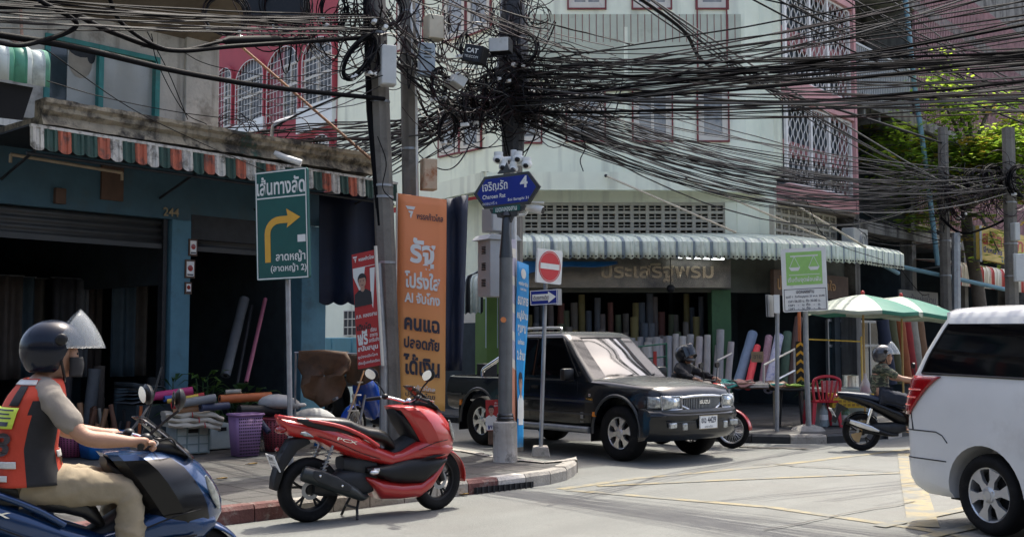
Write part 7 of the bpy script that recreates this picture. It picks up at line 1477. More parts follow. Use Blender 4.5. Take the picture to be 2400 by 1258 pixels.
def basket(name, label, p, w0, w1, h, mt, cat='basket', sq=True, rz=0, bars=True, group=None):
    t = thing(name, label, cat, p, rz, group); b = MB()
    if sq: b.rings([rrect(-w0[0], w0[0], w0[1], .05, 0), rrect(-w1[0], w1[0], w1[1], .06, h)], cap=False); b.rings([rrect(-w0[0], w0[0], w0[1], .05, .003), rrect(-w0[0] + .01, w0[0] - .01, w0[1] - .01, .05, .003)], cap=True)
    else: b.lathe([(w0[0], 0), (w1[0], h)], 26, cap=False); b.lathe([(.01, .003), (w0[0], .003)], 26, cap=False)
    b.make('wall', mt, t, smooth=40, solid=.008)
    b = MB(); R_ = rrect(-w1[0] - .008, w1[0] + .008, w1[1] + .008, .06, h) if sq else [V((w1[0] * cos(2 * pi * i / 26), w1[0] * sin(2 * pi * i / 26), h)) for i in range(26)]
    b.tube(R_, .016, 6, closed=True); b.make('rim', mt, t, smooth=50)
    if bars:
        b = MB(); m2 = m_dkplas
        for sgn in (-1, 1):
            for i in range(13):
                for j in range(12):
                    f = (j + .8) / 13; hw = w0[0] + (w1[0] - w0[0]) * f; hy = (w0[1] + (w1[1] - w0[1]) * f) if sq else hw
                    if sq: x = -hw * .84 + 2 * hw * .84 * i / 12; b.box((x, -hy - .0055, h * f), (hw * .075, .004, h * .035)); 
                    else: a = -pi + pi * (i + .5) / 13; b.box((hw * 1.012 * cos(a), hw * 1.012 * sin(a), h * f), (hw * .09, .006, h * .04), rz=a + pi / 2)
            if sgn == -1 : pass
            break
        b.make('perforation', m_hole, t)
    return t
m_crate = mat('crate_white', (.40, .45, .43), .6, .1, 6, dirt=((.15, .15, .14), .5, 5, .55)); m_lilac = mat('lilac_plastic', (.22, .12, .25), .5, .12, 5); m_redpl = mat('faded_red_plastic', (.26, .045, .06), .5, .15, 6); m_bluepl = mat('blue_plastic', (.01, .14, .45), .4, .1, 6, coat=.3); m_greypl = mat('grey_plastic', (.30, .30, .29), .5, .1, 6)
pc = gat(452, 1064)
t = thing('crate', 'pale green-white plastic crate under the stacked folded sheets', 'crate', pc, .72); b = MB(); b.box((0, .18, .19), (.44, .34, .38)); b.make('body', m_crate, t, bevel=.02)
b = MB()
for x in (-.22, -.08, .08, .22): b.box((x, .003, .19), (.014, .014, .38))
for z in (.02, .13, .24, .36): b.box((0, .005, z), (.45, .016, .014)); b.box((.223, .18, z), (.016, .34, .014))
b.make('rib', mat('crate_rib', (.20, .26, .25), .6, .1, 6), t); b = MB(); b.box((0, .004, .3), (.13, .018, .05)); b.make('handle_slot', m_hole, t)
basket('basket', 'tall lilac plastic basket between the white crate and the red basket', gat(574, 1066), (.15, .12), (.19, .15), .52, m_lilac, rz=.7)
basket('basket', 'round faded red basket behind the tail of the red scooter', gat(650, 1054), (.16, .16), (.21, .21), .42, m_redpl, sq=False)
basket('basket', 'round grey mesh basket full of upright leather rolls', gat(338, 1046), (.19, .19), (.23, .23), .32, m_greypl, sq=False)
basket('basket', 'low blue plastic tub beside the grey mesh basket', gat(245, 1070), (.24, .2), (.28, .24), .3, m_bluepl, rz=.7, bars=False)
basket('basket', 'pink woven basket behind the rider wearing orange', gat(170, 1068), (.15, .15), (.19, .19), .3, mat('pink_plastic', (.3, .06, .13), .6, .1, 6), sq=False)
t = thing('crate', 'second pale crate in the shade behind the lilac basket', 'crate', gat(520, 1052), .7); b = MB(); b.box((0, .15, .17), (.34, .3, .34)); b.make('body', m_crate, t, bevel=.02); b = MB(); b.box((0, -.003, .27), (.12, .01, .05)); b.make('handle_slot', m_hole, t)
LC = {'tan': (.30, .16, .08), 'brown': (.13, .06, .035), 'black': (.02, .02, .022), 'orange': (.45, .12, .035), 'cream': (.48, .44, .36), 'magenta': (.42, .03, .14), 'grey': (.16, .17, .18), 'red': (.42, .03, .03), 'blue': (.02, .07, .30), 'navy': (.03, .04, .08), 'yellow': (.5, .36, .05), 'olive': (.12, .12, .05)}
ML = {k: mat('leather_' + k, v, .55, .15, 5, bump=.15, bscale=50) for k, v in LC.items()}
# folded sheets and rolls piled on the crate
def PW(px, py, Y): return P(px, py, Y)
Yp = 14.6
for a, c, r, k, lab, cat in (
    ((350, 930, 14.3), (452, 915, 14.5), .055, 'magenta', 'bright magenta roll on top of the pile over the white crate', 'roll'),
    ((398, 938, 14.4), (478, 925, 14.6), .035, 'red', 'slim red roll lying right behind the grey one on the pile', 'roll'),
    ((392, 940, 14.15), (465, 928, 14.25), .03, 'yellow', 'thin yellow roll squeezed between the blue and grey rolls', 'roll'),
    ((385, 934, 14.3), (440, 930, 14.5), .04, 'blue', 'short blue roll beside the magenta roll', 'roll'),
    ((425, 945, 14.1), (505, 932, 14.3), .055, 'grey', 'grey roll with a tan end lying across the pile', 'roll'),
    ((403, 950, 14.1), (428, 946, 14.1), .05, 'red', 'red-ended short roll at the left tip of the grey roll', 'roll'),
    ((404, 962, 14.1), (475, 955, 14.3), .045, 'tan', 'tan roll under the grey roll on the pile', 'roll'),
    ((470, 955, 14.2), (535, 950, 14.5), .05, 'navy', 'dark slate roll extending the tan roll to the right', 'roll'),
    ((515, 935, 14.9), (635, 928, 15.3), .06, 'orange', 'long burnt-orange roll reaching over the lilac basket', 'roll'),
    ((340, 928, 14.6), (362, 924, 14.7), .06, 'tan', 'tan roll end poking out left of the magenta roll', 'roll'),
    ((530, 918, 15.2), (565, 916, 15.2), .03, 'cream', 'small cream tube behind the burnt-orange roll', 'roll'),
    ((560, 960, 14.8), (650, 962, 15.2), .07, 'black', 'black roll heaped on the lilac basket', 'roll'),
    ((600, 975, 14.7), (630, 1012, 14.6), .04, 'navy', 'dark leg-like roll hanging down in front of the red basket', 'roll')):
    roll('leather_roll', lab, PW(*a), PW(*c), r, ML[k], 'rolls heaped over the baskets', cat)
for i, (y, lab) in enumerate(((972, 'cream folded sheet on top of the folded stack over the crate'), (985, 'middle cream folded sheet in the stack over the crate'), (997, 'lowest cream folded sheet resting on the crate'))):
    a, c = PW(388 + 3 * i, y, 14.05), PW(525 - 4 * i, y - 1, 14.4); t = thing('folded_sheet', lab, 'folded sheet', a); b = MB(Matrix.Translation(-a)); d = (c - a).normalized(); nn = V((-d.y, d.x, 0)); L_ = (c - a).length
    rg = []
    for j in range(15):
        p = a + d * (L_ * j / 14) + V((0, 0, .010 * sin(j * 1.3 + i))); dr = -.05 * max(0, j / 14 - .82) * 6; p.z += dr; h = .03
        rg.append([p + nn * (.0 + .012 * sin(j)) + V((0, 0, -h)), p - nn * .02 + V((0, 0, 0)), p + nn * .0 + V((0, 0, h)), p + nn * .3 + V((0, 0, h)), p + nn * .34, p + nn * .3 - V((0, 0, h))])
    b.rings(rg); b.make('fold', ML['cream'], t, smooth=60); b = MB(Matrix.Translation(-a)); q = a + d * L_ * (.45 + .12 * i); b.tube([q - nn * .025 + V((0, 0, -.03)), q - nn * .03 + V((0, 0, .0)), q + V((0, 0, .034)), q + nn * .3 + V((0, 0, .034))], .007, 5); b.make('red_tie', ML['red'], t)
# leather rolls upright in the grey basket and stacked in the open shop front
ks = ['tan', 'brown', 'black', 'orange', 'brown', 'tan', 'black', 'cream', 'olive', 'tan', 'brown']
for i in range(15):
    p = gat(338, 1046) + V((rnd.uniform(-.17, .17), rnd.uniform(-.17, .17), .03)); e = p + V((rnd.uniform(-.12, .12), rnd.uniform(-.1, .1), rnd.uniform(.45, .68)))
    roll('leather_roll', 'rolled leather piece standing upright in the round grey mesh basket', p, e, rnd.uniform(.022, .04), ML[ks[i % 11]], 'leather rolls standing in the grey basket')
for i in range(26):
    px = rnd.uniform(170, 330); p = gat(px, rnd.uniform(1030, 1062)); p.z = .17; e = p + V((rnd.uniform(-.15, .15), rnd.uniform(-.1, .15), rnd.uniform(.35, .62)))
    roll('leather_roll', 'rolled leather piece propped up among the tubs between the rider and grey basket', p, e, rnd.uniform(.02, .04), ML[ks[i % 11]], 'leather rolls behind the rider in orange')
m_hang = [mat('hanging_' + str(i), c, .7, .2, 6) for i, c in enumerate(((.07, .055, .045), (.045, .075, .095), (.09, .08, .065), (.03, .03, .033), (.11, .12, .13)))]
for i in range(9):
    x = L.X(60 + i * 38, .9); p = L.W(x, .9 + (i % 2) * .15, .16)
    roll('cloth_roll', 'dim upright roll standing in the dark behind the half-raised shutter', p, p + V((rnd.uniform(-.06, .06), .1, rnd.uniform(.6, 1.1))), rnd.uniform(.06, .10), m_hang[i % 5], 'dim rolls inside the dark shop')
t = thing('sheet_pile', 'heap of bluish floppy sheets curling over at the foot of the blue pillar', 'sheet pile', L.W(L.X(345, .2), .15, .15), L.rz)
for i in range(9):
    b = MB(); b.grid(lambda u, v: V((-.35 + .7 * v, -.25 + .5 * u - .04 * sin(v * 3), .62 + i * .035 + .06 * sin(v * 2.4 + i * .4) - .25 * max(0, v - .62) ** 1.2 * (2 + i * .35))), 4, 14); b.make('sheet', m_hang[1 if i % 2 else 4], t, smooth=60, solid=.006)
b = MB(); b.box((0, 0, .3), (.6, .5, .6)); b.make('stand', m_dark, t)
# leaning tubes in the second bay
for (a, c, r, k, lab) in (((528, 880, 16.6), (573, 700, 17.4), .075, 'grey', 'fat grey-brown vinyl roll leaning in the dark second bay'), ((577, 895, 16.2), (622, 700, 17.2), .03, 'magenta', 'slim pink roll leaning beside the fat grey roll'), ((555, 900, 16.8), (590, 715, 17.4), .03, 'black', 'thin dark tube leaning between the grey and pink rolls')):
    roll('vinyl_roll', lab, P(*a), P(*c), r, ML[k] if k != 'magenta' else mat('roll_pink', (.42, .13, .19), .5, .1, 5))
# brown hide hung on a rack, white sack, blue stool, step ladder
m_hide = mat('brown_hide', (.115, .062, .032), .75, .35, 2.5, dirt=[((.035, .022, .016), .9, 1.8, .5)], bump=.2)
hd0 = P(770, 1050, 15.2); hd0.z = .15
t = thing('hide', 'large ragged brown hide hanging on a rail behind the scooter seat', 'hide', hd0)
top = [(700, 822), (760, 818), (800, 824), (822, 832)]
edge = [(700, 822), (760, 819), (812, 824), (823, 845), (818, 868), (806, 880), (812, 900), (800, 930), (775, 945), (752, 955), (735, 940), (712, 930), (704, 905), (708, 880), (697, 860)]
b = MBt(t); c0 = (760, 880); rg = []
for f in (0.02, .3, .6, .85, 1): rg.append([P(c0[0] + (x - c0[0]) * f, c0[1] + (y - c0[1]) * f, 15.0 + .10 * sin(i * 1.7 + f * 4) * f) for i, (x, y) in enumerate(edge)])
b.rings(rg, cap=False); b.make('skin_sheet', m_hide, t, smooth=60, solid=.006)
b = MBt(t); b.tube([P(690, 826, 15.1), P(900, 830, 15.1)], .015, 6); b.tube([P(893, 830, 15.1), V((P(893, 830, 15.1).x, 15.1, .15))], .015, 6); b.tube([P(693, 826, 15.1), V((P(693, 826, 15.1).x, 15.1, .15))], .015, 6); b.tube([P(775, 940, 15.05), P(790, 932, 14.8)], .02, 6); b.make('rail', m_steel, t)
t = thing('hide', 'dull brown leather piece spread on the rail just left of the poster', 'hide', P(830, 1050, 15.4)); b = MBt(t); b.grid(lambda u, v: P(812 + 88 * v, 822 + 72 * u + 10 * sin(v * 5), 15.25 + .05 * sin(v * 9)), 8, 12); b.make('skin_sheet', mat('dull_hide', (.10, .075, .05), .8, .2, 3), t, smooth=60, solid=.006)
t = thing('sack', 'bulging white sack behind the blue stool', 'sack', gat(735, 1025)); b = MB(); b.sup([(-.38, .16, .10, .12, 2.2), (-.3, .2, .19, .2, 2.4), (-.1, .22, .23, .26, 2.5), (.1, .24, .22, .26, 2.5), (.28, .2, .17, .2, 2.4), (.4, .14, .08, .12, 2)], n=18); b.make('bag', mat('sack_white', (.42, .42, .41), .8, .1, 4, bump=.8, bscale=7), t, smooth=70, subd=1); b = MB(); b.tube(spline([(.36, 0, .2), (.44, .02, .26), (.5, 0, .3)], 4), [.06, .05, .04, .035, .035, .035, .05, .06, .07], 8); b.make('tied_neck', m_plate, t, smooth=60)
t = thing('sack', 'crumpled white sack lying on the heap beside the green sign post', 'sack', P(655, 945, 15.2)); b = MB(); b.sup([(-.3, 0, .05, .1, 2), (-.15, .03, .11, .2, 2.3), (.1, .03, .10, .2, 2.3), (.3, -.04, .06, .12, 2)], n=16); b.make('bag', bpy.data.materials['sack_white'], t, smooth=70, subd=1); b = MB(); b.ell((.3, 0, -.02), (.07, .07, .03)); b.make('folded_mouth', m_plate, t, smooth=60)
sp_ = gat(775, 1045); t = thing('stool', 'low bright blue plastic stool beside the step ladder', 'stool', sp_, .5)
b = MB(); b.box((0, 0, .34), (.34, .28, .03)); b.box((0, 0, .3), (.33, .27, .06)); b.make('seat', m_bluepl, t, bevel=.02, smooth=40)
for sx in (-1, 1):
    for sy in (-1, 1): b = MB(); b.rings([[V((sx * .14 + dx, sy * .11 + dy, .3)) for dx, dy in ((-.025, -.025), (.025, -.025), (.025, .025), (-.025, .025))], [V((sx * .17 + dx, sy * .14 + dy, 0)) for dx, dy in ((-.02, -.02), (.02, -.02), (.02, .02), (-.02, .02))]]); b.make('leg', m_bluepl, t)
t = thing('step_ladder', 'aluminium step ladder standing open between the hide and the poles', 'step ladder', gat(835, 1040))
b = MBt(t); ld_ = lambda px, py, Y: P(px, py, Y)
for pts in (((853, 868, 15.2), (806, 1005, 15.0)), ((840, 872, 15.5), (845, 1008, 15.7)), ((826, 925, 15.1), (846, 1008, 15.3)), ((861, 866, 15.5), (846, 930, 15.6))): b.tube([P(*q) for q in pts], .014, 6)
b.make('frame', m_alloy, t)
for y, a, c in ((962, 815, 840), (925, 826, 846), (895, 838, 850)): b = MBt(t); b.tube([P(a, y, 15.1), P(c, y, 15.2)], .013, 6); b.make('tread', m_alloy, t)
# plants by the pillar
m_leaf = mat('leaf_dark', (.035, .085, .025), .45, .3, 8, trans=.25); m_leaf2 = mat('leaf_mid', (.075, .15, .03), .45, .25, 8, trans=.35)
def leafy(name, label, p, h, n, sp, mt, lw=.05, ll=.2, stemmed=True, seed=1):
    q = random.Random(seed); t = thing(name, label, 'plant', p); b = MB(); st = MB()
    for i in range(n):
        a = q.uniform(0, 2 * pi); hh = h * q.uniform(.35, 1); base = V((sp * .5 * cos(a) * q.random(), sp * .5 * sin(a) * q.random(), hh * .75)); d = V((cos(a), sin(a), q.uniform(-.2, .9))).normalized(); side = d.cross(V((0, 0, 1))).normalized(); L_ = ll * q.uniform(.6, 1.2); W_ = lw * q.uniform(.7, 1.2)
        pts = [base, base + d * L_ * .5 + V((0, 0, .03)), base + d * L_ - V((0, 0, .04 * L_ / .2))]
        b.add([pts[0], pts[1] - side * W_, pts[1] + side * W_, pts[2], pts[1] + V((0, 0, -.012))], [(0, 1, 4), (0, 4, 2), (1, 3, 4), (4, 3, 2)])
        if i % 3 == 0: st.tube([V((0, 0, 0)), base * .6 + V((0, 0, .02)), base], .008, 5)
    b.make('foliage', mt, t); st.make('stem', m_leaf, t)
    b = MB(); b.lathe([(.09, 0), (.12, .2), (.125, .2), (.11, .19)], 14); b.make('pot', mat('clay_pot', (.22, .09, .05), .8, .15, 8), t, smooth=40); return t
leafy('potted_plant', 'potted plant with bright new leaves on a tall stem at the blue pillar', L.W(L.X(486, -.3), -.3, .15), 1.35, 44, .45, m_leaf2, .05, .22, seed=3)
leafy('potted_plant', 'dark broad-leaved potted plant in the second bay behind the orange roll', L.W(L.X(560, -.2), -.2, .15), 1.0, 60, .9, m_leaf, .08, .3, seed=4)
leafy('potted_plant', 'spiky potted plant standing against the blue pillar', L.W(L.X(412, -.2), -.2, .15), 1.2, 16, .15, m_leaf, .03, .35, seed=6)
# seen through the open bay: truck with pale blue boxes, white wall behind
bt = thing('box_truck', 'truck bed stacked with pale blue boxes, seen through the open second bay', 'truck', (-3.75, 23.2, 0), atan2(.778, -.628))
b = MB(); b.bb(-2, 1.6, -.85, .85, .75, .95); b.bb(-2, 1.6, -.87, -.83, .95, 1.25); b.make('bed', m_blackgloss, bt)
for i in range(4):
    for j in range(2): b = MB(); b.bb(-1.9 + i * .8, -1.14 + i * .8, -.8, .2, .98 + j * .36, 1.32 + j * .36); b.make('foam_box', mat('pale_blue_box', (.16, .42, .55), .6, .08, 4) if i + j == 0 else bpy.data.materials['pale_blue_box'], bt, bevel=.015)
for x in (-1.3, 1.0):
    for y in (-.75, .75): wheel(bt, V((x, y, .36)), .36, .22, .2, 5, m_dkplas)
wb2 = thing('house', 'pale wall with a small-paned window glimpsed through the open second bay', 'house', (-4.3, 27.6, 0), atan2(-.778, .628)); b = MB(); b.bb(-1.6, 1.6, 0, .3, 0, 4); b.make('wall', m_mint, wb2)
b = MB(); b.bb(.3, 1.1, -.03, 0, 1.75, 2.35); wn = b.make('window', m_darkgrey, wb2); b = MB()
for i in range(5): b.bb(.3 + i * .2 - .012, .3 + i * .2 + .012, -.045, -.03, 1.75, 2.35)
for i in range(4): b.bb(.3, 1.1, -.05, -.045, 1.75 + i * .2 - .012, 1.75 + i * .2 + .012)
b.make('glazing_bar', m_cream, wn)
# ================================================================ THE CLOTH SHOP ON THE CORNER
def path_awning(name, label, wall, front, zw, zf, drop, pitch, mats, cols):
    """ribbed sheet following the building round its corner, with a rolled front and pierced scalloped lip"""
    t = thing(name, label, 'awning', Cf.o); wp, fp = resamp(spline([V((*p, 0)) for p in wall], 14), .02), resamp(spline([V((*p, 0)) for p in front], 14), .02)
    L_ = (len(fp) - 1) * .02; n = int(L_ / pitch); at = lambda q, f: q[min(len(q) - 1, int(f * (len(q) - 1) + .5))]; b = MB(); hb = MB()
    for i in range(n):
        rg = []
        for fr, dh in ((0, 0), (.58, 0), (.66, .022), (.93, .022), (1, 0)):
            f = (i + fr) / n; W_, F_ = at(wp, f), at(fp, f); d = (F_ - W_); d.z = 0; dl = d.length; d = d / dl; rr = []
            for k, (q, z) in enumerate(((0, zw), (.35, zw + (zf - zw) * .4), (.75, zw + (zf - zw) * .86), (.93, zf - .03), (1, zf - .10), (1.0, zf - .10 - drop * .6), (1.0, zf - .10 - drop))):
                rr.append(W_ + d * (dl * q + (dh if k > 3 else 0)) + V((0, 0, z + (dh if k <= 3 else 0) - (.055 * abs(sin(2 * pi * fr)) if k == 6 else 0))))
            rg.append(rr)
        b.rings(rg, lambda k, l: cols[(2 * i) % len(cols)] if k in (0, 1) else cols[(2 * i + 1) % len(cols)], cap=False, closed=False)
        for e in (.3, .78):
            F_ = at(fp, (i + e) / n); d = (F_ - at(wp, (i + e) / n)).normalized(); hb.ell(F_ + d * (.026) + V((0, 0, zf - .085 - drop)), (.018, .012, .018), 6, 5)
    b.make('sheet', mats, t, smooth=30, solid=.006); hb.make('pierced_hole', m_hole, t)
    b = MB(); b.tube([p + V((0, .06, zf - .14)) for p in fp[::12]], .02, 6)
    for f in (.02, .25, .5, .75, .98): b.tube([at(fp, f) + V((0, .05, zf - .14)), at(wp, f) + V((0, 0, zw - .3))], .018, 6)
    b.make('frame', m_steel, t); return t
rp0 = [loc(Rf, x, -.1) for x in (.6, 1.9, 3.45)]; rp1 = [loc(Rf, x, -1.45) for x in (.9, 2.1, 3.45)]
path_awning('awning', 'long pale awning with slate stripes and pierced lip curving round the corner cloth shop', [(.15, -.1), (2.5, -.1), (4.6, -.1), (5.3, .1)] + rp0, [(.3, -1.55), (2.5, -1.6), (4.6, -1.45), (5.6, -1.1)] + rp1, Cf.px(1500, 546, -.1)[1] - .02, Cf.px(1500, 552, -1.55)[1] - .02, .30, .17, [mat('awning_offwhite', (.74, .80, .68), .5, .08, 5, dirt=((.4, .42, .35), .5, 6, .55)), mat('awning_slate', (.20, .25, .28), .5, .12, 5)], [0, 0, 0, 1])
ra = curved_awning('awning', 'short red and cream striped awning under the yellow shop sign', Rf, Rf.X(2235, -1.2), Rf.X(2480, -1.2), -.1, -1.2, Rf.px(2330, 625, -.8)[1], Rf.px(2330, 628, -1.1)[1], .45, .3, [m_cream, m_txred], [0, 1, 0], None, scal=False)
t = fthing(Cf, 'tarpaulin', 'bright blue tarpaulin sagging under the left end of the corner awning', 'tarpaulin'); b = MB(); b.grid(lambda u, v: V((-.2 + 2.45 * v, -1.2 - .1 * u, Cf.px(1300, 612, -1.2)[1] - (.30 - .26 * v) * u - .04 * sin(v * 9) * u)), 5, 16); b.make('sheet', mat('tarp_blue', (.01, .11, .30), .45, .2, 4), t, smooth=60, solid=.005)
t = fthing(Cf, 'shop_sign', 'steel shop fascia sign with raised mirror letters beneath the corner awning', 'shop sign'); xs0, xs1 = Cf.X(1225, -.3), Cf.X(1712, -.3); zb0, zb1 = Cf.px(1450, 674, -.3)[1], Cf.px(1450, 602, -.3)[1]
b = MB(); b.bb(xs0, xs1, -.32, -.25, zb0, zb1); b.make('panel', mat('brushed_panel', (.20, .19, .17), .25, .25, 2, metal=.8, dirt=((.06, .06, .07), .7, 1.2, .5)), t); b = MB(); b.text('ประเสริฐพรม', (Cf.X(1540, -.3), -.335, (zb0 + zb1) / 2), w=2.3, h=.40, off=.02); b.make('lettering', mat('bronze_letters', (.38, .33, .25), .2, .2, 3, metal=1.0), t, solid=.02)
t = fthing(Rf, 'shop_sign', 'old brown board with carved ochre letters right of the steel fascia', 'shop sign'); z0, z1 = Rf.px(1800, 690, -.2)[1], Rf.px(1800, 630, -.2)[1]
b = MB(); b.bb(-.35, 3.3, -.22, -.14, z0, z1); b.make('board', m_brown, t); b = MB(); m_ochre = mat('ochre_letters', (.34, .17, .05), .5, .15, 8); b.text('ประวิทย์', (.3, -.225, (z0 + z1) / 2), w=1.0, h=.3, off=.02); b.text('ถูกใจ', (2.2, -.225, (z0 + z1) / 2), w=.8, h=.3, off=.02); b.make('lettering', m_ochre, t, solid=.015)
m_tube = lamp_mat('fluorescent', (.95, 1.0, 1.0), 1.6)
t = fthing(Cf, 'fluorescent_lamp', 'lit white fluorescent tube under the corner awning', 'lamp'); a, c = P(1590, 603, 21.9) - Cf.o, P(1697, 607, 21.9) - Cf.o; b = MB(); b.tube([a, c], .018, 8); b.make('tube', m_tube, t); b = MB(); b.tube([a + V((0, .03, .03)), c + V((0, .03, .03))], .02, 6); b.make('fitting', m_plate, t)
t = thing('pendant_lamp', 'dark round pendant shade hanging before the steel fascia', 'lamp', P(1572, 676, 22.0)); b = MB(); b.ell((0, 0, 0), (.085, .085, .085), 14, 9); b.make('shade', m_dkplas, t, smooth=60); b = MB(); b.tube([(0, 0, .08), (0, 0, .75)], .008, 5); b.make('cord', m_black, t)
# rolls of cloth: pale row leaning outside, coloured rows inside
palegrey = [mat('cloth_' + str(i), c, .8, .12, 5) for i, c in enumerate(((.50, .46, .43), (.58, .54, .50), (.42, .40, .39), (.54, .47, .45), (.36, .35, .36)))]
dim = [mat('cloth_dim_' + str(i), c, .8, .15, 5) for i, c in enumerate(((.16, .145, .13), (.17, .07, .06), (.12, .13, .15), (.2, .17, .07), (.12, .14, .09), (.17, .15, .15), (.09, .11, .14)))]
for i in range(17):
    px = 1640 + (i - 8.5) * 14.5 + rnd.uniform(-3, 3); Y = 22.3 + rnd.uniform(-.1, .1); p = P(px - 6 + rnd.uniform(-5, 3), 900, Y); p.z = .16; h = rnd.uniform(1.35, 1.62) if px < 1690 else rnd.uniform(1.3, 1.75); lean = .12 if px > 1620 else .02
    if px > 1708: continue
    roll('cloth_roll', 'tall pale grey cloth roll in the leaning row behind the motorbike rider', p, p + V((lean + rnd.uniform(-.05, .08), .22, h)), rnd.uniform(.062, .088), palegrey[i % 5], 'pale cloth rolls leaning behind the motorbike rider', 'cloth roll')
for i in range(11):
    p = P(1470 + i * 12, 880, 22.7); p.z = .15
    roll('cloth_roll', 'pale cloth roll standing behind the pickup windscreen and green trolley', p, p + V((rnd.uniform(-.04, .04), .1, rnd.uniform(1.45, 1.6))), rnd.uniform(.05, .07), palegrey[(i + 1) % 5], 'pale cloth rolls behind the green trolley', 'cloth roll')
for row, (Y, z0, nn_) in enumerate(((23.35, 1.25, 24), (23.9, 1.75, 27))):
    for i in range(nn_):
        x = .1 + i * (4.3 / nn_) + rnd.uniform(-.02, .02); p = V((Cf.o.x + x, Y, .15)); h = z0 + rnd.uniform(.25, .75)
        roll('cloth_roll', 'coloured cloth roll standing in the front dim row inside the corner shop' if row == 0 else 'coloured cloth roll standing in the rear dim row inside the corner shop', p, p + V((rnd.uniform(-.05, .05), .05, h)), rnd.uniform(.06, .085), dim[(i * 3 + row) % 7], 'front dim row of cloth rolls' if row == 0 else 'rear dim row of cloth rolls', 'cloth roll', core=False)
m_floral = mat('floral_cloth', (.30, .32, .42), .8, .1, 6, dirt=[((.06, .09, .3), .9, 16, .52), ((.45, .2, .2), .8, 22, .58)]); m_flor2 = mat('plum_floral', (.22, .13, .17), .8, .1, 6, dirt=((.4, .3, .3), .8, 24, .55))
for a, c, r, mt, lab in (((1728, 905, 20.4), (1764, 782, 21.4), .095, mat('slate_blue_cloth', (.10, .15, .23), .8, .1, 9), 'thick slate-blue cloth roll leaning left of the red roll'), ((1752, 908, 20.2), (1775, 812, 21.0), .065, mat('bright_red_cloth', (.50, .02, .035), .7, .06, 9), 'bright red cloth roll leaning by the cardboard price note'), ((1786, 905, 20.4), (1802, 790, 21.3), .07, m_flor2, 'plum floral roll left of the blue floral roll'), ((1800, 915, 20.1), (1826, 788, 21.0), .085, m_floral, 'blue floral cloth roll behind the handrail'), ((1835, 905, 20.8), (1846, 780, 21.4), .085, mat('dark_green_cloth', (.03, .07, .05), .8, .2, 9), 'dark green cloth roll right of the blue floral roll'), ((1850, 912, 20.8), (1872, 745, 21.6), .08, mat('dark_brown_cloth', (.06, .03, .025), .8, .2, 9), 'tall dark brown roll behind the scales sign post')):
    roll('cloth_roll', lab, P(*a), P(*c), r, mt, cat='cloth roll')
t = thing('price_note', 'square of brown cardboard propped between the red and plum rolls', 'cardboard note', P(1775, 836, 20.1)); b = MB(); b.box((0, 0, 0), (.22, .012, .19)); b.make('card', mat('cardboard', (.26, .19, .12), .9, .1, 9), t); b = MB(); b.text('ขาย', (0, -.008, 0), w=.14, h=.07); b.make('lettering', m_ink, t)
# green trolley, handrails
t = thing('trolley', 'green welded hand trolley standing behind the pickup', 'trolley', G(1530, 985)); b = MBt(t)
for z in (808, 838, 868, 905): b.tube([P(1478, z + 6, 20.4), P(1562, z - 3, 20.7)], .016, 6)
b.tube([P(1562, 803, 20.7), P(1563, 915, 20.7)], .018, 6); b.tube([P(1480, 812, 20.4), P(1482, 920, 20.4)], .018, 6); b.make('frame', mat('trolley_green', (.01, .11, .06), .5, .1, 6), t); b = MBt(t); b.box(P(1535, 842, 20.5), (.06, .06, .3)); b.make('red_strap', m_txred, t)
def rail(label, pts, group=None):
    t = thing('handrail', label, 'handrail', P(*pts[0][0])); b = MBt(t)
    for q in pts: b.tube([P(*k) for k in q], .022, 8)
    b.make('bar', m_alloy, t, smooth=40); f = pts[0][0]; b = MBt(t); b.ell(P(*f), (.03, .03, .03), 8, 6); b.make('end_cap', m_steel, t)
rail('bright steel handrail sloping up to the right behind the grey sign post', [[(1790, 905, 19.4), (1790, 855, 19.4), (1862, 818, 20.6), (1862, 905, 20.6)], [(1790, 905, 19.4), (1862, 868, 20.6)]])
rail('short dark steel handrail above the motorbike headlamp', [[(1681, 895, 19.6), (1681, 845, 19.6), (1715, 828, 20.2)]])
# cloth table
t = thing('table', 'folding table heaped with folded cloth behind the motorbike wheel', 'table', V((P(1740, 900, 19.6).x, 19.6, .14)), -.1); b = MB(); b.box((0, 0, .66), (1.3, .7, .03)); b.make('table_top', m_brown, t)
for sx in (-1, 1):
    for sy in (-1, 1): b = MB(); b.cyl((sx * .58, sy * .3, 0), (sx * .58, sy * .3, .65), .018, n=6); b.make('leg', m_boxcream, t)
fc = [ML['cream'], mat('cloth_teal', (.03, .22, .19), .8, .15, 6), mat('cloth_rose', (.32, .17, .15), .8, .15, 9, dirt=((.1, .05, .05), .7, 14, .5)), mat('cloth_print', (.3, .28, .26), .8, .2, 6, dirt=((.04, .04, .05), .8, 16, .5)), ML['brown'], mat('cloth_lime', (.25, .4, .06), .8, .1, 6)]
for i in range(10):
    x = -.55 + (i % 5) * .27; y = -.2 + .25 * (i // 5); o = V(t.location) + Matrix.Rotation(-.1, 3, 'Z') @ V((x, y, .685)); q = thing('folded_cloth', ('cream', 'teal', 'rose patterned', 'black and grey printed', 'brown')[i % 5] + ' folded cloth in the ' + ('front' if i < 5 else 'back') + ' row on the cloth table', 'folded cloth', o, rnd.uniform(-.3, .3)); h = rnd.uniform(.04, .09)
    b = MB(); b.grid(lambda u, v: V((-.17 + .34 * v, -.2 + .36 * u, h + .025 * sin(u * 5 + i) * cos(v * 6 + i) - (.12 if i < 5 else 0) * max(0, .3 - u) * 2)), 8, 8); b.make('top_fold', fc[i % 5], q, smooth=60, solid=.01); b = MB(); b.box((0, 0, h * .45), (.32, .32, h * .8)); b.make('under_fold', fc[(i + 2) % 5], q, bevel=.015)
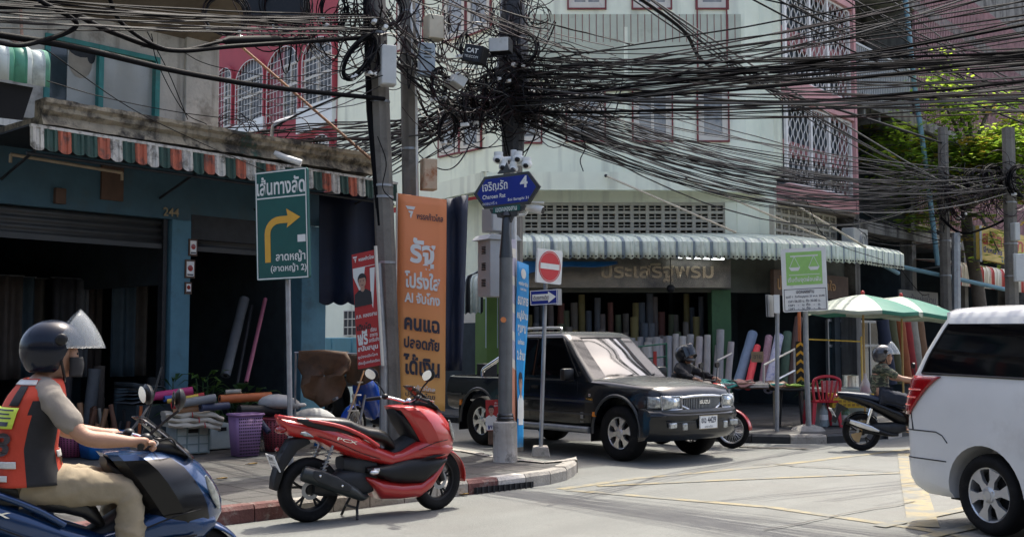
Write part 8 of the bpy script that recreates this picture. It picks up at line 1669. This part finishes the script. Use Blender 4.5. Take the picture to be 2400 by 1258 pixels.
t = thing('table', 'small round dark table with a lime cloth left of the red chair', 'table', V((P(1852, 925, 19.3).x, 19.3, .14))); b = MB(); b.lathe([(.02, .62), (.36, .62), (.37, .64), (.36, .66), (.02, .66)], 24); b.make('table_top', m_black, t, smooth=40)
for a in (.5, 2.1, 3.7, 5.3): b = MB(); b.cyl((.26 * cos(a), .26 * sin(a), 0), (.2 * cos(a), .2 * sin(a), .62), .02, n=6); b.make('leg', m_black, t)
q = thing('folded_cloth', 'crumpled lime green cloth on the small round table', 'folded cloth', V(t.location) + V((.06, -.02, .665))); b = MB(); b.grid(lambda u, v: V((-.16 + .32 * v, -.15 + .3 * u, .04 + .03 * sin(u * 7) * cos(v * 5))), 8, 8); b.make('top_fold', fc[5], q, smooth=60, solid=.01); b = MB(); b.box((-.1, 0, .02), (.4, .22, .035)); b.make('under_fold', ML['tan'], q, bevel=.01)
# red plastic chair
cp_ = G(1938, 1002, .14); t = thing('chair', 'red plastic chair with a slatted fan back facing away, at the kerb', 'chair', cp_ + V((0, .3, 0)), .12); m_chair = mat('chair_red', (.5, .02, .04), .4, .08, 6, coat=.2)
b = MB(); b.rings([rrect(-.24, .24, .23, .07, .42), rrect(-.25, .25, .24, .07, .45)]); b.make('seat', m_chair, t, smooth=40)
b = MB()
for i in range(5): a = -.15 + .075 * i; b.tube(spline([(a * .7, -.2, .45), (a * 1.0, -.235, .62), (a * 1.25, -.25, .80)], 3), .018, 6)
b.tube(spline([(-.21, -.2, .45), (-.24, -.23, .68), (-.21, -.25, .82), (0, -.26, .87), (.21, -.25, .82), (.24, -.23, .68), (.21, -.2, .45)], 5), .026, 8); b.make('backrest', m_chair, t, smooth=50)
for sx in (-1, 1):
    for sy in (-1, 1): b = MB(); b.rings([[V((sx * .2 + dx, sy * .18 + dy, .42)) for dx, dy in ((-.035, -.03), (.035, -.03), (.035, .03), (-.035, .03))], [V((sx * .25 + dx, sy * .22 + dy, 0)) for dx, dy in ((-.022, -.02), (.022, -.02), (.022, .02), (-.022, .02))]]); b.make('leg', m_chair, t)
def bottle(label, p, h=.34, r=.06, mt=None):
    t = thing('bottle', label, 'bottle', p); b = MB(); b.lathe([(r * .9, 0), (r, .02), (r, h * .62), (r * .9, h * .7), (r * .35, h * .9), (r * .32, h * .95)], 14); b.make('body', mt or glass('bottle_plastic', (.5, .6, .62), .1, .45), t, smooth=50); b = MB(); b.cyl((0, 0, h * .95), (0, 0, h), r * .36, n=10); b.make('cap', m_bluepl, t); b = MB(); b.lathe([(r * 1.01, h * .3), (r * 1.01, h * .52)], 14, cap=False); b.make('label_band', m_plate, t)
bottle('large clear water bottle under the red chair', cp_ + V((.02, .25, 0)), .4, .075); bottle('green-capped bottle right of the water bottle near the red chair', cp_ + V((.42, .3, 0)), .38, .07, glass('green_bottle', (.15, .3, .18), .1, .6))
# black and yellow chevron post guard
t = thing('post_guard', 'black and yellow chevron guard strip hanging behind the scales sign post', 'post guard', P(1876, 850, 20.0)); b = MB(); k = 20.0 / FPX; b.box((0, 0, 0), (22 * k, .04, 100 * k)); b.make('board', m_black, t)
b = MB()
for i in range(5): z = -46 * k + i * 20 * k; b.add([V((-10 * k, -.022, z)), V((0, -.022, z + 8 * k)), V((10 * k, -.022, z)), V((10 * k, -.022, z + 7 * k)), V((0, -.022, z + 15 * k)), V((-10 * k, -.022, z + 7 * k))], [(0, 1, 4, 5), (1, 2, 3, 4)])
b.make('chevron', m_signyellow, t); b = MB(); b.tube([(0, .03, 50 * k), (0, .03, 150 * k)], .03, 8); b.make('orange_pole', ML['orange'], t)
# parasols
def parasol(label, px, py, Y, rad, h, mats, cols, tilt):
    tip = P(px, py, Y); t = thing('parasol', label, 'parasol', (tip.x, tip.y, .14)); H = tip.z - .14; b = MB(); n = 16; rg = []
    for j, (f, d) in enumerate(((.02, 0), (.3, .10), (.6, .25), (.85, .42), (1, .56), (1.0, .68))):
        rg.append([V((rad * f * cos(2 * pi * i / n) * (1 - .04 * (i % 2) * (j > 2)), rad * f * sin(2 * pi * i / n), H - d * h - (.03 if i % 2 and j > 2 else 0) + rad * f * (tilt[0] * cos(2 * pi * i / n) + tilt[1] * sin(2 * pi * i / n)))) for i in range(n)])
    b.rings(rg, lambda k, l: cols[(l // 2) % len(cols)], cap=False); b.make('canopy', mats, t, smooth=35, solid=.004)
    b = MB(); b.cyl((0, 0, 0), (0, 0, H), .02, n=8); b.make('pole', mat('bamboo', (.35, .22, .07), .5, .15, 6), t); b = MB(); b.ell((0, 0, H + .02), (.035, .035, .05), 10, 7); b.make('finial', m_txred, t)
    b = MB()
    for i in range(8): a = 2 * pi * i / 8; b.tube([V((0, 0, H - .5 * h)), V((rad * .55 * cos(a), rad * .55 * sin(a), H - .24 * h + rad * .55 * (tilt[0] * cos(a) + tilt[1] * sin(a))))], .007, 5)
    b.make('rib', m_steel, t); return t
pm = [mat('parasol_white', (.50, .55, .47), .6, .06, 4, trans=.3, dirt=[((.28, .33, .27), .6, 3, .52), ((.06, .2, .15), .5, 1.2, .62)]), mat('parasol_green', (.05, .23, .17), .6, .1, 4, trans=.3), mat('parasol_blue', (.10, .20, .42), .6, .1, 4, trans=.3)]
parasol('white and green sunshade parasol on a bamboo pole over the food stall', 2022, 690, 18.9, .98, .52, pm, [0, 0, 1, 0], (-.03, 0))
parasol('second faded parasol with green gores, behind the first and next to the van roof', 2112, 695, 20.0, 1.05, .55, pm, [0, 0, 1, 0], (-.08, 0))
# food stall
fs_ = V((P(1965, 930, 19.6).x, 19.6, .14)); t = thing('food_stall', 'small metal food stall with a yellow perforated front beneath the parasol', 'food stall', fs_); b = MB(); b.box((0, 0, .62), (1.2, .55, .06)); b.box((0, .1, .2), (1.1, .4, .4)); b.make('counter', m_crate, t, bevel=.01)
b = MB()
for x in (-.57, .57): 
    for y in (-.24, .24): b.box((x, y, .3), (.03, .03, .6))
b.make('leg', m_steel, t); b = MB()
for x, y in ((-.58, -.2), (.36, -.2)): b.tube([(x, y, .62), (x, y, 1.55)], .016, 6)
b.tube([(-.58, -.2, 1.5), (.36, -.2, 1.46)], .014, 6); b.make('yellow_frame', m_yel, t)
q = thing('basket', 'yellow perforated basket on the front of the food stall', 'basket', fs_ + V((.1, -.42, .33)), 0); b = MB(); b.rings([rrect(-.36, .36, .1, .03, 0), rrect(-.38, .38, .12, .03, .24)]); b.make('wall', mat('basket_yellow', (.62, .40, .03), .5, .1, 5), q, smooth=40); b = MB()
for i in range(9):
    for j in range(3): b.box((-.3 + i * .075, -.112, .05 + j * .065), (.05, .006, .04))
b.make('perforation', mat('basket_dark', (.3, .16, .02), .6, .1, 5), q)
b = MB(); b.lathe([(.13, 0), (.14, .01), (.14, .2), (.145, .21), (.14, .215), (.02, .23)], 20); q = thing('cooking_pot', 'steel cooking pot on the food stall', 'pot', fs_ + V((.22, 0, .655))); b.make('pan', m_alloy, q, smooth=40); b = MB(); b.ell((0, 0, .24), (.02, .02, .02), 8, 6); b.make('lid_knob', m_black, q)
q = thing('plastic_bag', 'clear bag of drinks hanging from the parasol pole', 'bag', P(2028, 905, 18.8)); b = MB(); b.lathe([(.02, .22), (.03, .14), (.08, .05), (.1, -.04), (.085, -.13), (.02, -.15)], 12); b.make('bag', glass('bag_film', (.7, .6, .6), .15, .4), q, smooth=60); b = MB(); b.ell((0, 0, -.06), (.075, .075, .07)); b.make('contents', m_redpl, q, smooth=60)
q = thing('notice', 'pink paper notice propped above the red chair back', 'notice', P(1947, 905, 19.2)); b = MB(); b.box((0, 0, 0), (.26, .012, .2)); b.make('paper', mat('pink_paper', (.5, .25, .27), .8, .1, 20, dirt=((.6, .5, .48), .7, 30, .5)), q); b = MB(); b.box((0, .03, 0), (.28, .03, .02)); b.make('clip', m_steel, q)
leafy('potted_plant', 'bushy potted plant right of the scales sign post', V((P(1905, 930, 19.9).x, 19.9, .14)), .95, 60, .5, m_leaf, .04, .22, seed=8)
# glazed shop front and hanging goods along the far row
t = fthing(Rf, 'glass_door', 'aluminium-framed glass shop doors behind the food stall', 'door'); x0, x1 = Rf.X(1935, .2), Rf.X(2055, .2); z1 = Rf.px(1990, 752, .2)[1]
b = MB()
for i in range(6): x = x0 + (x1 - x0) * i / 5; b.bb(x - .03, x + .03, .16, .22, .15, z1)
for z in (.2, z1 * .72, z1): b.bb(x0, x1, .165, .215, z - .03, z + .03)
b.make('frame', m_steel, t); b = MB(); b.bb(x0, x1, .18, .19, .15, z1); b.make('pane', m_panedark, t)
for i, (px, k) in enumerate(((2068, 'navy'), (2085, 'olive'), (2105, 'orange'), (2120, 'red'), (2135, 'cream'), (2150, 'tan'))):
    a = P(px, 750, 23.5 + i * .2); roll('cloth_roll', {'navy': 'navy', 'olive': 'olive green', 'orange': 'rust orange', 'red': 'dull red', 'cream': 'cream', 'tan': 'tan'}[k] + ' cloth length hanging behind the camouflage rider', a - V((-.15, 0, 1.35)), a, .13, mat('hang_' + k, tuple(c * .5 for c in LC[k]), .85, .2, 5), cat='cloth roll', core=False)
t = fthing(Rf, 'shop_sign', 'faint dark shop board with small Thai letters above the parasols', 'shop sign'); z = Rf.px(2150, 700, -.3)[1]; b = MB(); b.bb(Rf.X(2105, -.3), Rf.X(2195, -.3), -.32, -.28, z - .22, z + .2); b.make('board', mat('grey_board', (.17, .17, .16), .7, .1, 5), t); b = MB(); b.text('ร้านผ้าแผ่นม้วน', (Rf.X(2150, -.3), -.325, z), w=2.4, h=.24, off=.02); b.make('lettering', m_ink, t)
for a, c, lab in (((2020, 560, 24), (2148, 624, 27), None), ((2060, 615, 24), (2105, 640, 24.6), 'short pale blue pipe end jutting out under the awning end'), ((2100, 622, 25.5), (2356, 678, 25.8), 'long pale blue pipe running level past the two far poles')):
    if lab: t = thing('pipe', lab, 'pipe', P(*a)); b = MBt(t); b.tube([P(*a), P(*c)], .05, 8); b.make('tube', bpy.data.materials['pipe_blue'], t, smooth=40)
ac = thing('air_conditioner', 'white outdoor air conditioner unit beneath the pink band', 'air conditioner', Rf.W(Rf.X(2005, -.4), -.4, Rf.px(2005, 565, -.4)[1]), Rf.rz); b = MB(); b.box((0, 0, 0), (.8, .3, .55)); b.make('case', m_boxgrey, ac, bevel=.02); b = MB(); b.tube([V((.12 + .2 * cos(2 * pi * i / 24), -.16, .2 * sin(2 * pi * i / 24))) for i in range(24)], .012, 5, closed=True); b.tube([V((.12 + .1 * cos(2 * pi * i / 24), -.16, .1 * sin(2 * pi * i / 24))) for i in range(24)], .01, 5, closed=True); b.make('fan_grille', m_steel, ac)
# ================================================================ THE TREE
tr = thing('tree', 'tree with flat sprays of bright yellow-green leaves over the far poles', 'tree', (11.5, 27.6, .14)); q = random.Random(21)
b = MB(); trunk = [V((0, 0, 0)), V((.15, 0, 2.2)), V((-.1, .1, 4.6)), V((.1, 0, 6.4))]; b.tube(spline(trunk, 4), [.2 - .008 * i for i in range(13)], 9)
limbs = []
for i in range(44):
    a = q.uniform(0, 2 * pi); st = trunk[2].lerp(trunk[3], q.random()); e = st + V((cos(a) * q.uniform(.7, 2.8), sin(a) * q.uniform(.4, 1.3), q.uniform(-1.1, 2.0))); m_ = (st + e) / 2 + V((0, 0, .35)); pts = spline([st, m_, e], 5); b.tube(pts, [.06 - .0045 * j for j in range(11)], 6); limbs.append(pts)
b.make('trunk', mat('bark', (.10, .08, .06), .9, .25, 6, bump=.5), tr, smooth=60)
mlv = [mat('leaf_a', (.34, .46, .05), .45, .2, 2, trans=.72), mat('leaf_b', (.18, .30, .04), .45, .2, 2, trans=.6), mat('leaf_c', (.42, .30, .04), .5, .2, 2, trans=.6)]
b = MB()
for pts in limbs:
    for p in pts[4:]:
        for k in range(5):
            c = p + V((q.gauss(0, .3), q.gauss(0, .3), q.gauss(0, .16))); dr = q.uniform(0, 2 * pi); mi = 2 if q.random() < .12 else (0 if q.random() < .6 else 1)
            for j in range(11):
                o = c + V((cos(dr) * (j - 5) * .055 + q.gauss(0, .05), sin(dr) * (j - 5) * .055 + q.gauss(0, .05), q.gauss(0, .035) - abs(j - 5) * .012)); a = dr + (1.2 if j % 2 else -1.2) + q.gauss(0, .3); d = V((cos(a), sin(a), q.uniform(-.35, .1))); s_ = V((-sin(a), cos(a), q.uniform(-.2, .2))) * .05; L_ = q.uniform(.14, .24)
                b.add([o, o + d * L_ * .5 + s_, o + d * L_, o + d * L_ * .5 - s_], [(0, 1, 2, 3)], mi)
b.make('crown', mlv, tr)

# fallen leaves on the pavement and against the kerb
for px, py, z, lab in ((520, 1123, .145, 'yellow fallen leaf on the paving left of the red scooter'), (592, 1088, .145, 'pale dry leaf on the paving below the lilac basket'), (925, 1166, .006, 'brown dry leaf in the gutter below the red scooter'), (1085, 1160, .006, 'curled dry leaf in the gutter left of the drain')):
    t = thing('fallen_leaf', lab, 'leaf', G(px, py, z)); b = MB(); b.grid(lambda u, v: V((-.06 + .12 * v, (u - .5) * .07 * sin(pi * min(.98, v + .02)), .004 + .02 * abs(u - .5) + .012 * v)), 4, 6); b.make('blade', mat('dry_leaf', (.35, .22, .06), .7, .2, 20) if px == 520 else bpy.data.materials['dry_leaf'], t); b = MB(); b.tube([(-.09, 0, .004), (.05, 0, .01)], .003, 4); b.make('stalk', m_brown, t)
# stock in the dark of the left shop: a rack of hanging lengths
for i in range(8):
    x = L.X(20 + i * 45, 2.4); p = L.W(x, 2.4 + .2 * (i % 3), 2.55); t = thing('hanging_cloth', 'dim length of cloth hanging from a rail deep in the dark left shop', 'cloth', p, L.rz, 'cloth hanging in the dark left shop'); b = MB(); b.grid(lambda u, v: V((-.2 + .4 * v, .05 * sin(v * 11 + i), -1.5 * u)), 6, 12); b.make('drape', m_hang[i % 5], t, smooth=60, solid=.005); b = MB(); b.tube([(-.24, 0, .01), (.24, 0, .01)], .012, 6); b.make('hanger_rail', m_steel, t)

t = thing('tarpaulin', 'dark tarpaulin with a wavy lower edge hanging between the blue corner pillar and the poles', 'tarpaulin', P(825, 560, 17.0)); b = MBt(t)
b.grid(lambda u, v: P(748 + 150 * v, 452 + (256 + 7 * abs(sin(v * 14))) * u, 17.3 + .08 * sin(v * 10)), 8, 40); b.make('cloth', bpy.data.materials['navy_tarp'], t, smooth=60, solid=.006)
b = MBt(t); b.tube([P(745, 453, 17.3), P(900, 453, 17.3)], .018, 6); b.make('rail', m_steel, t)
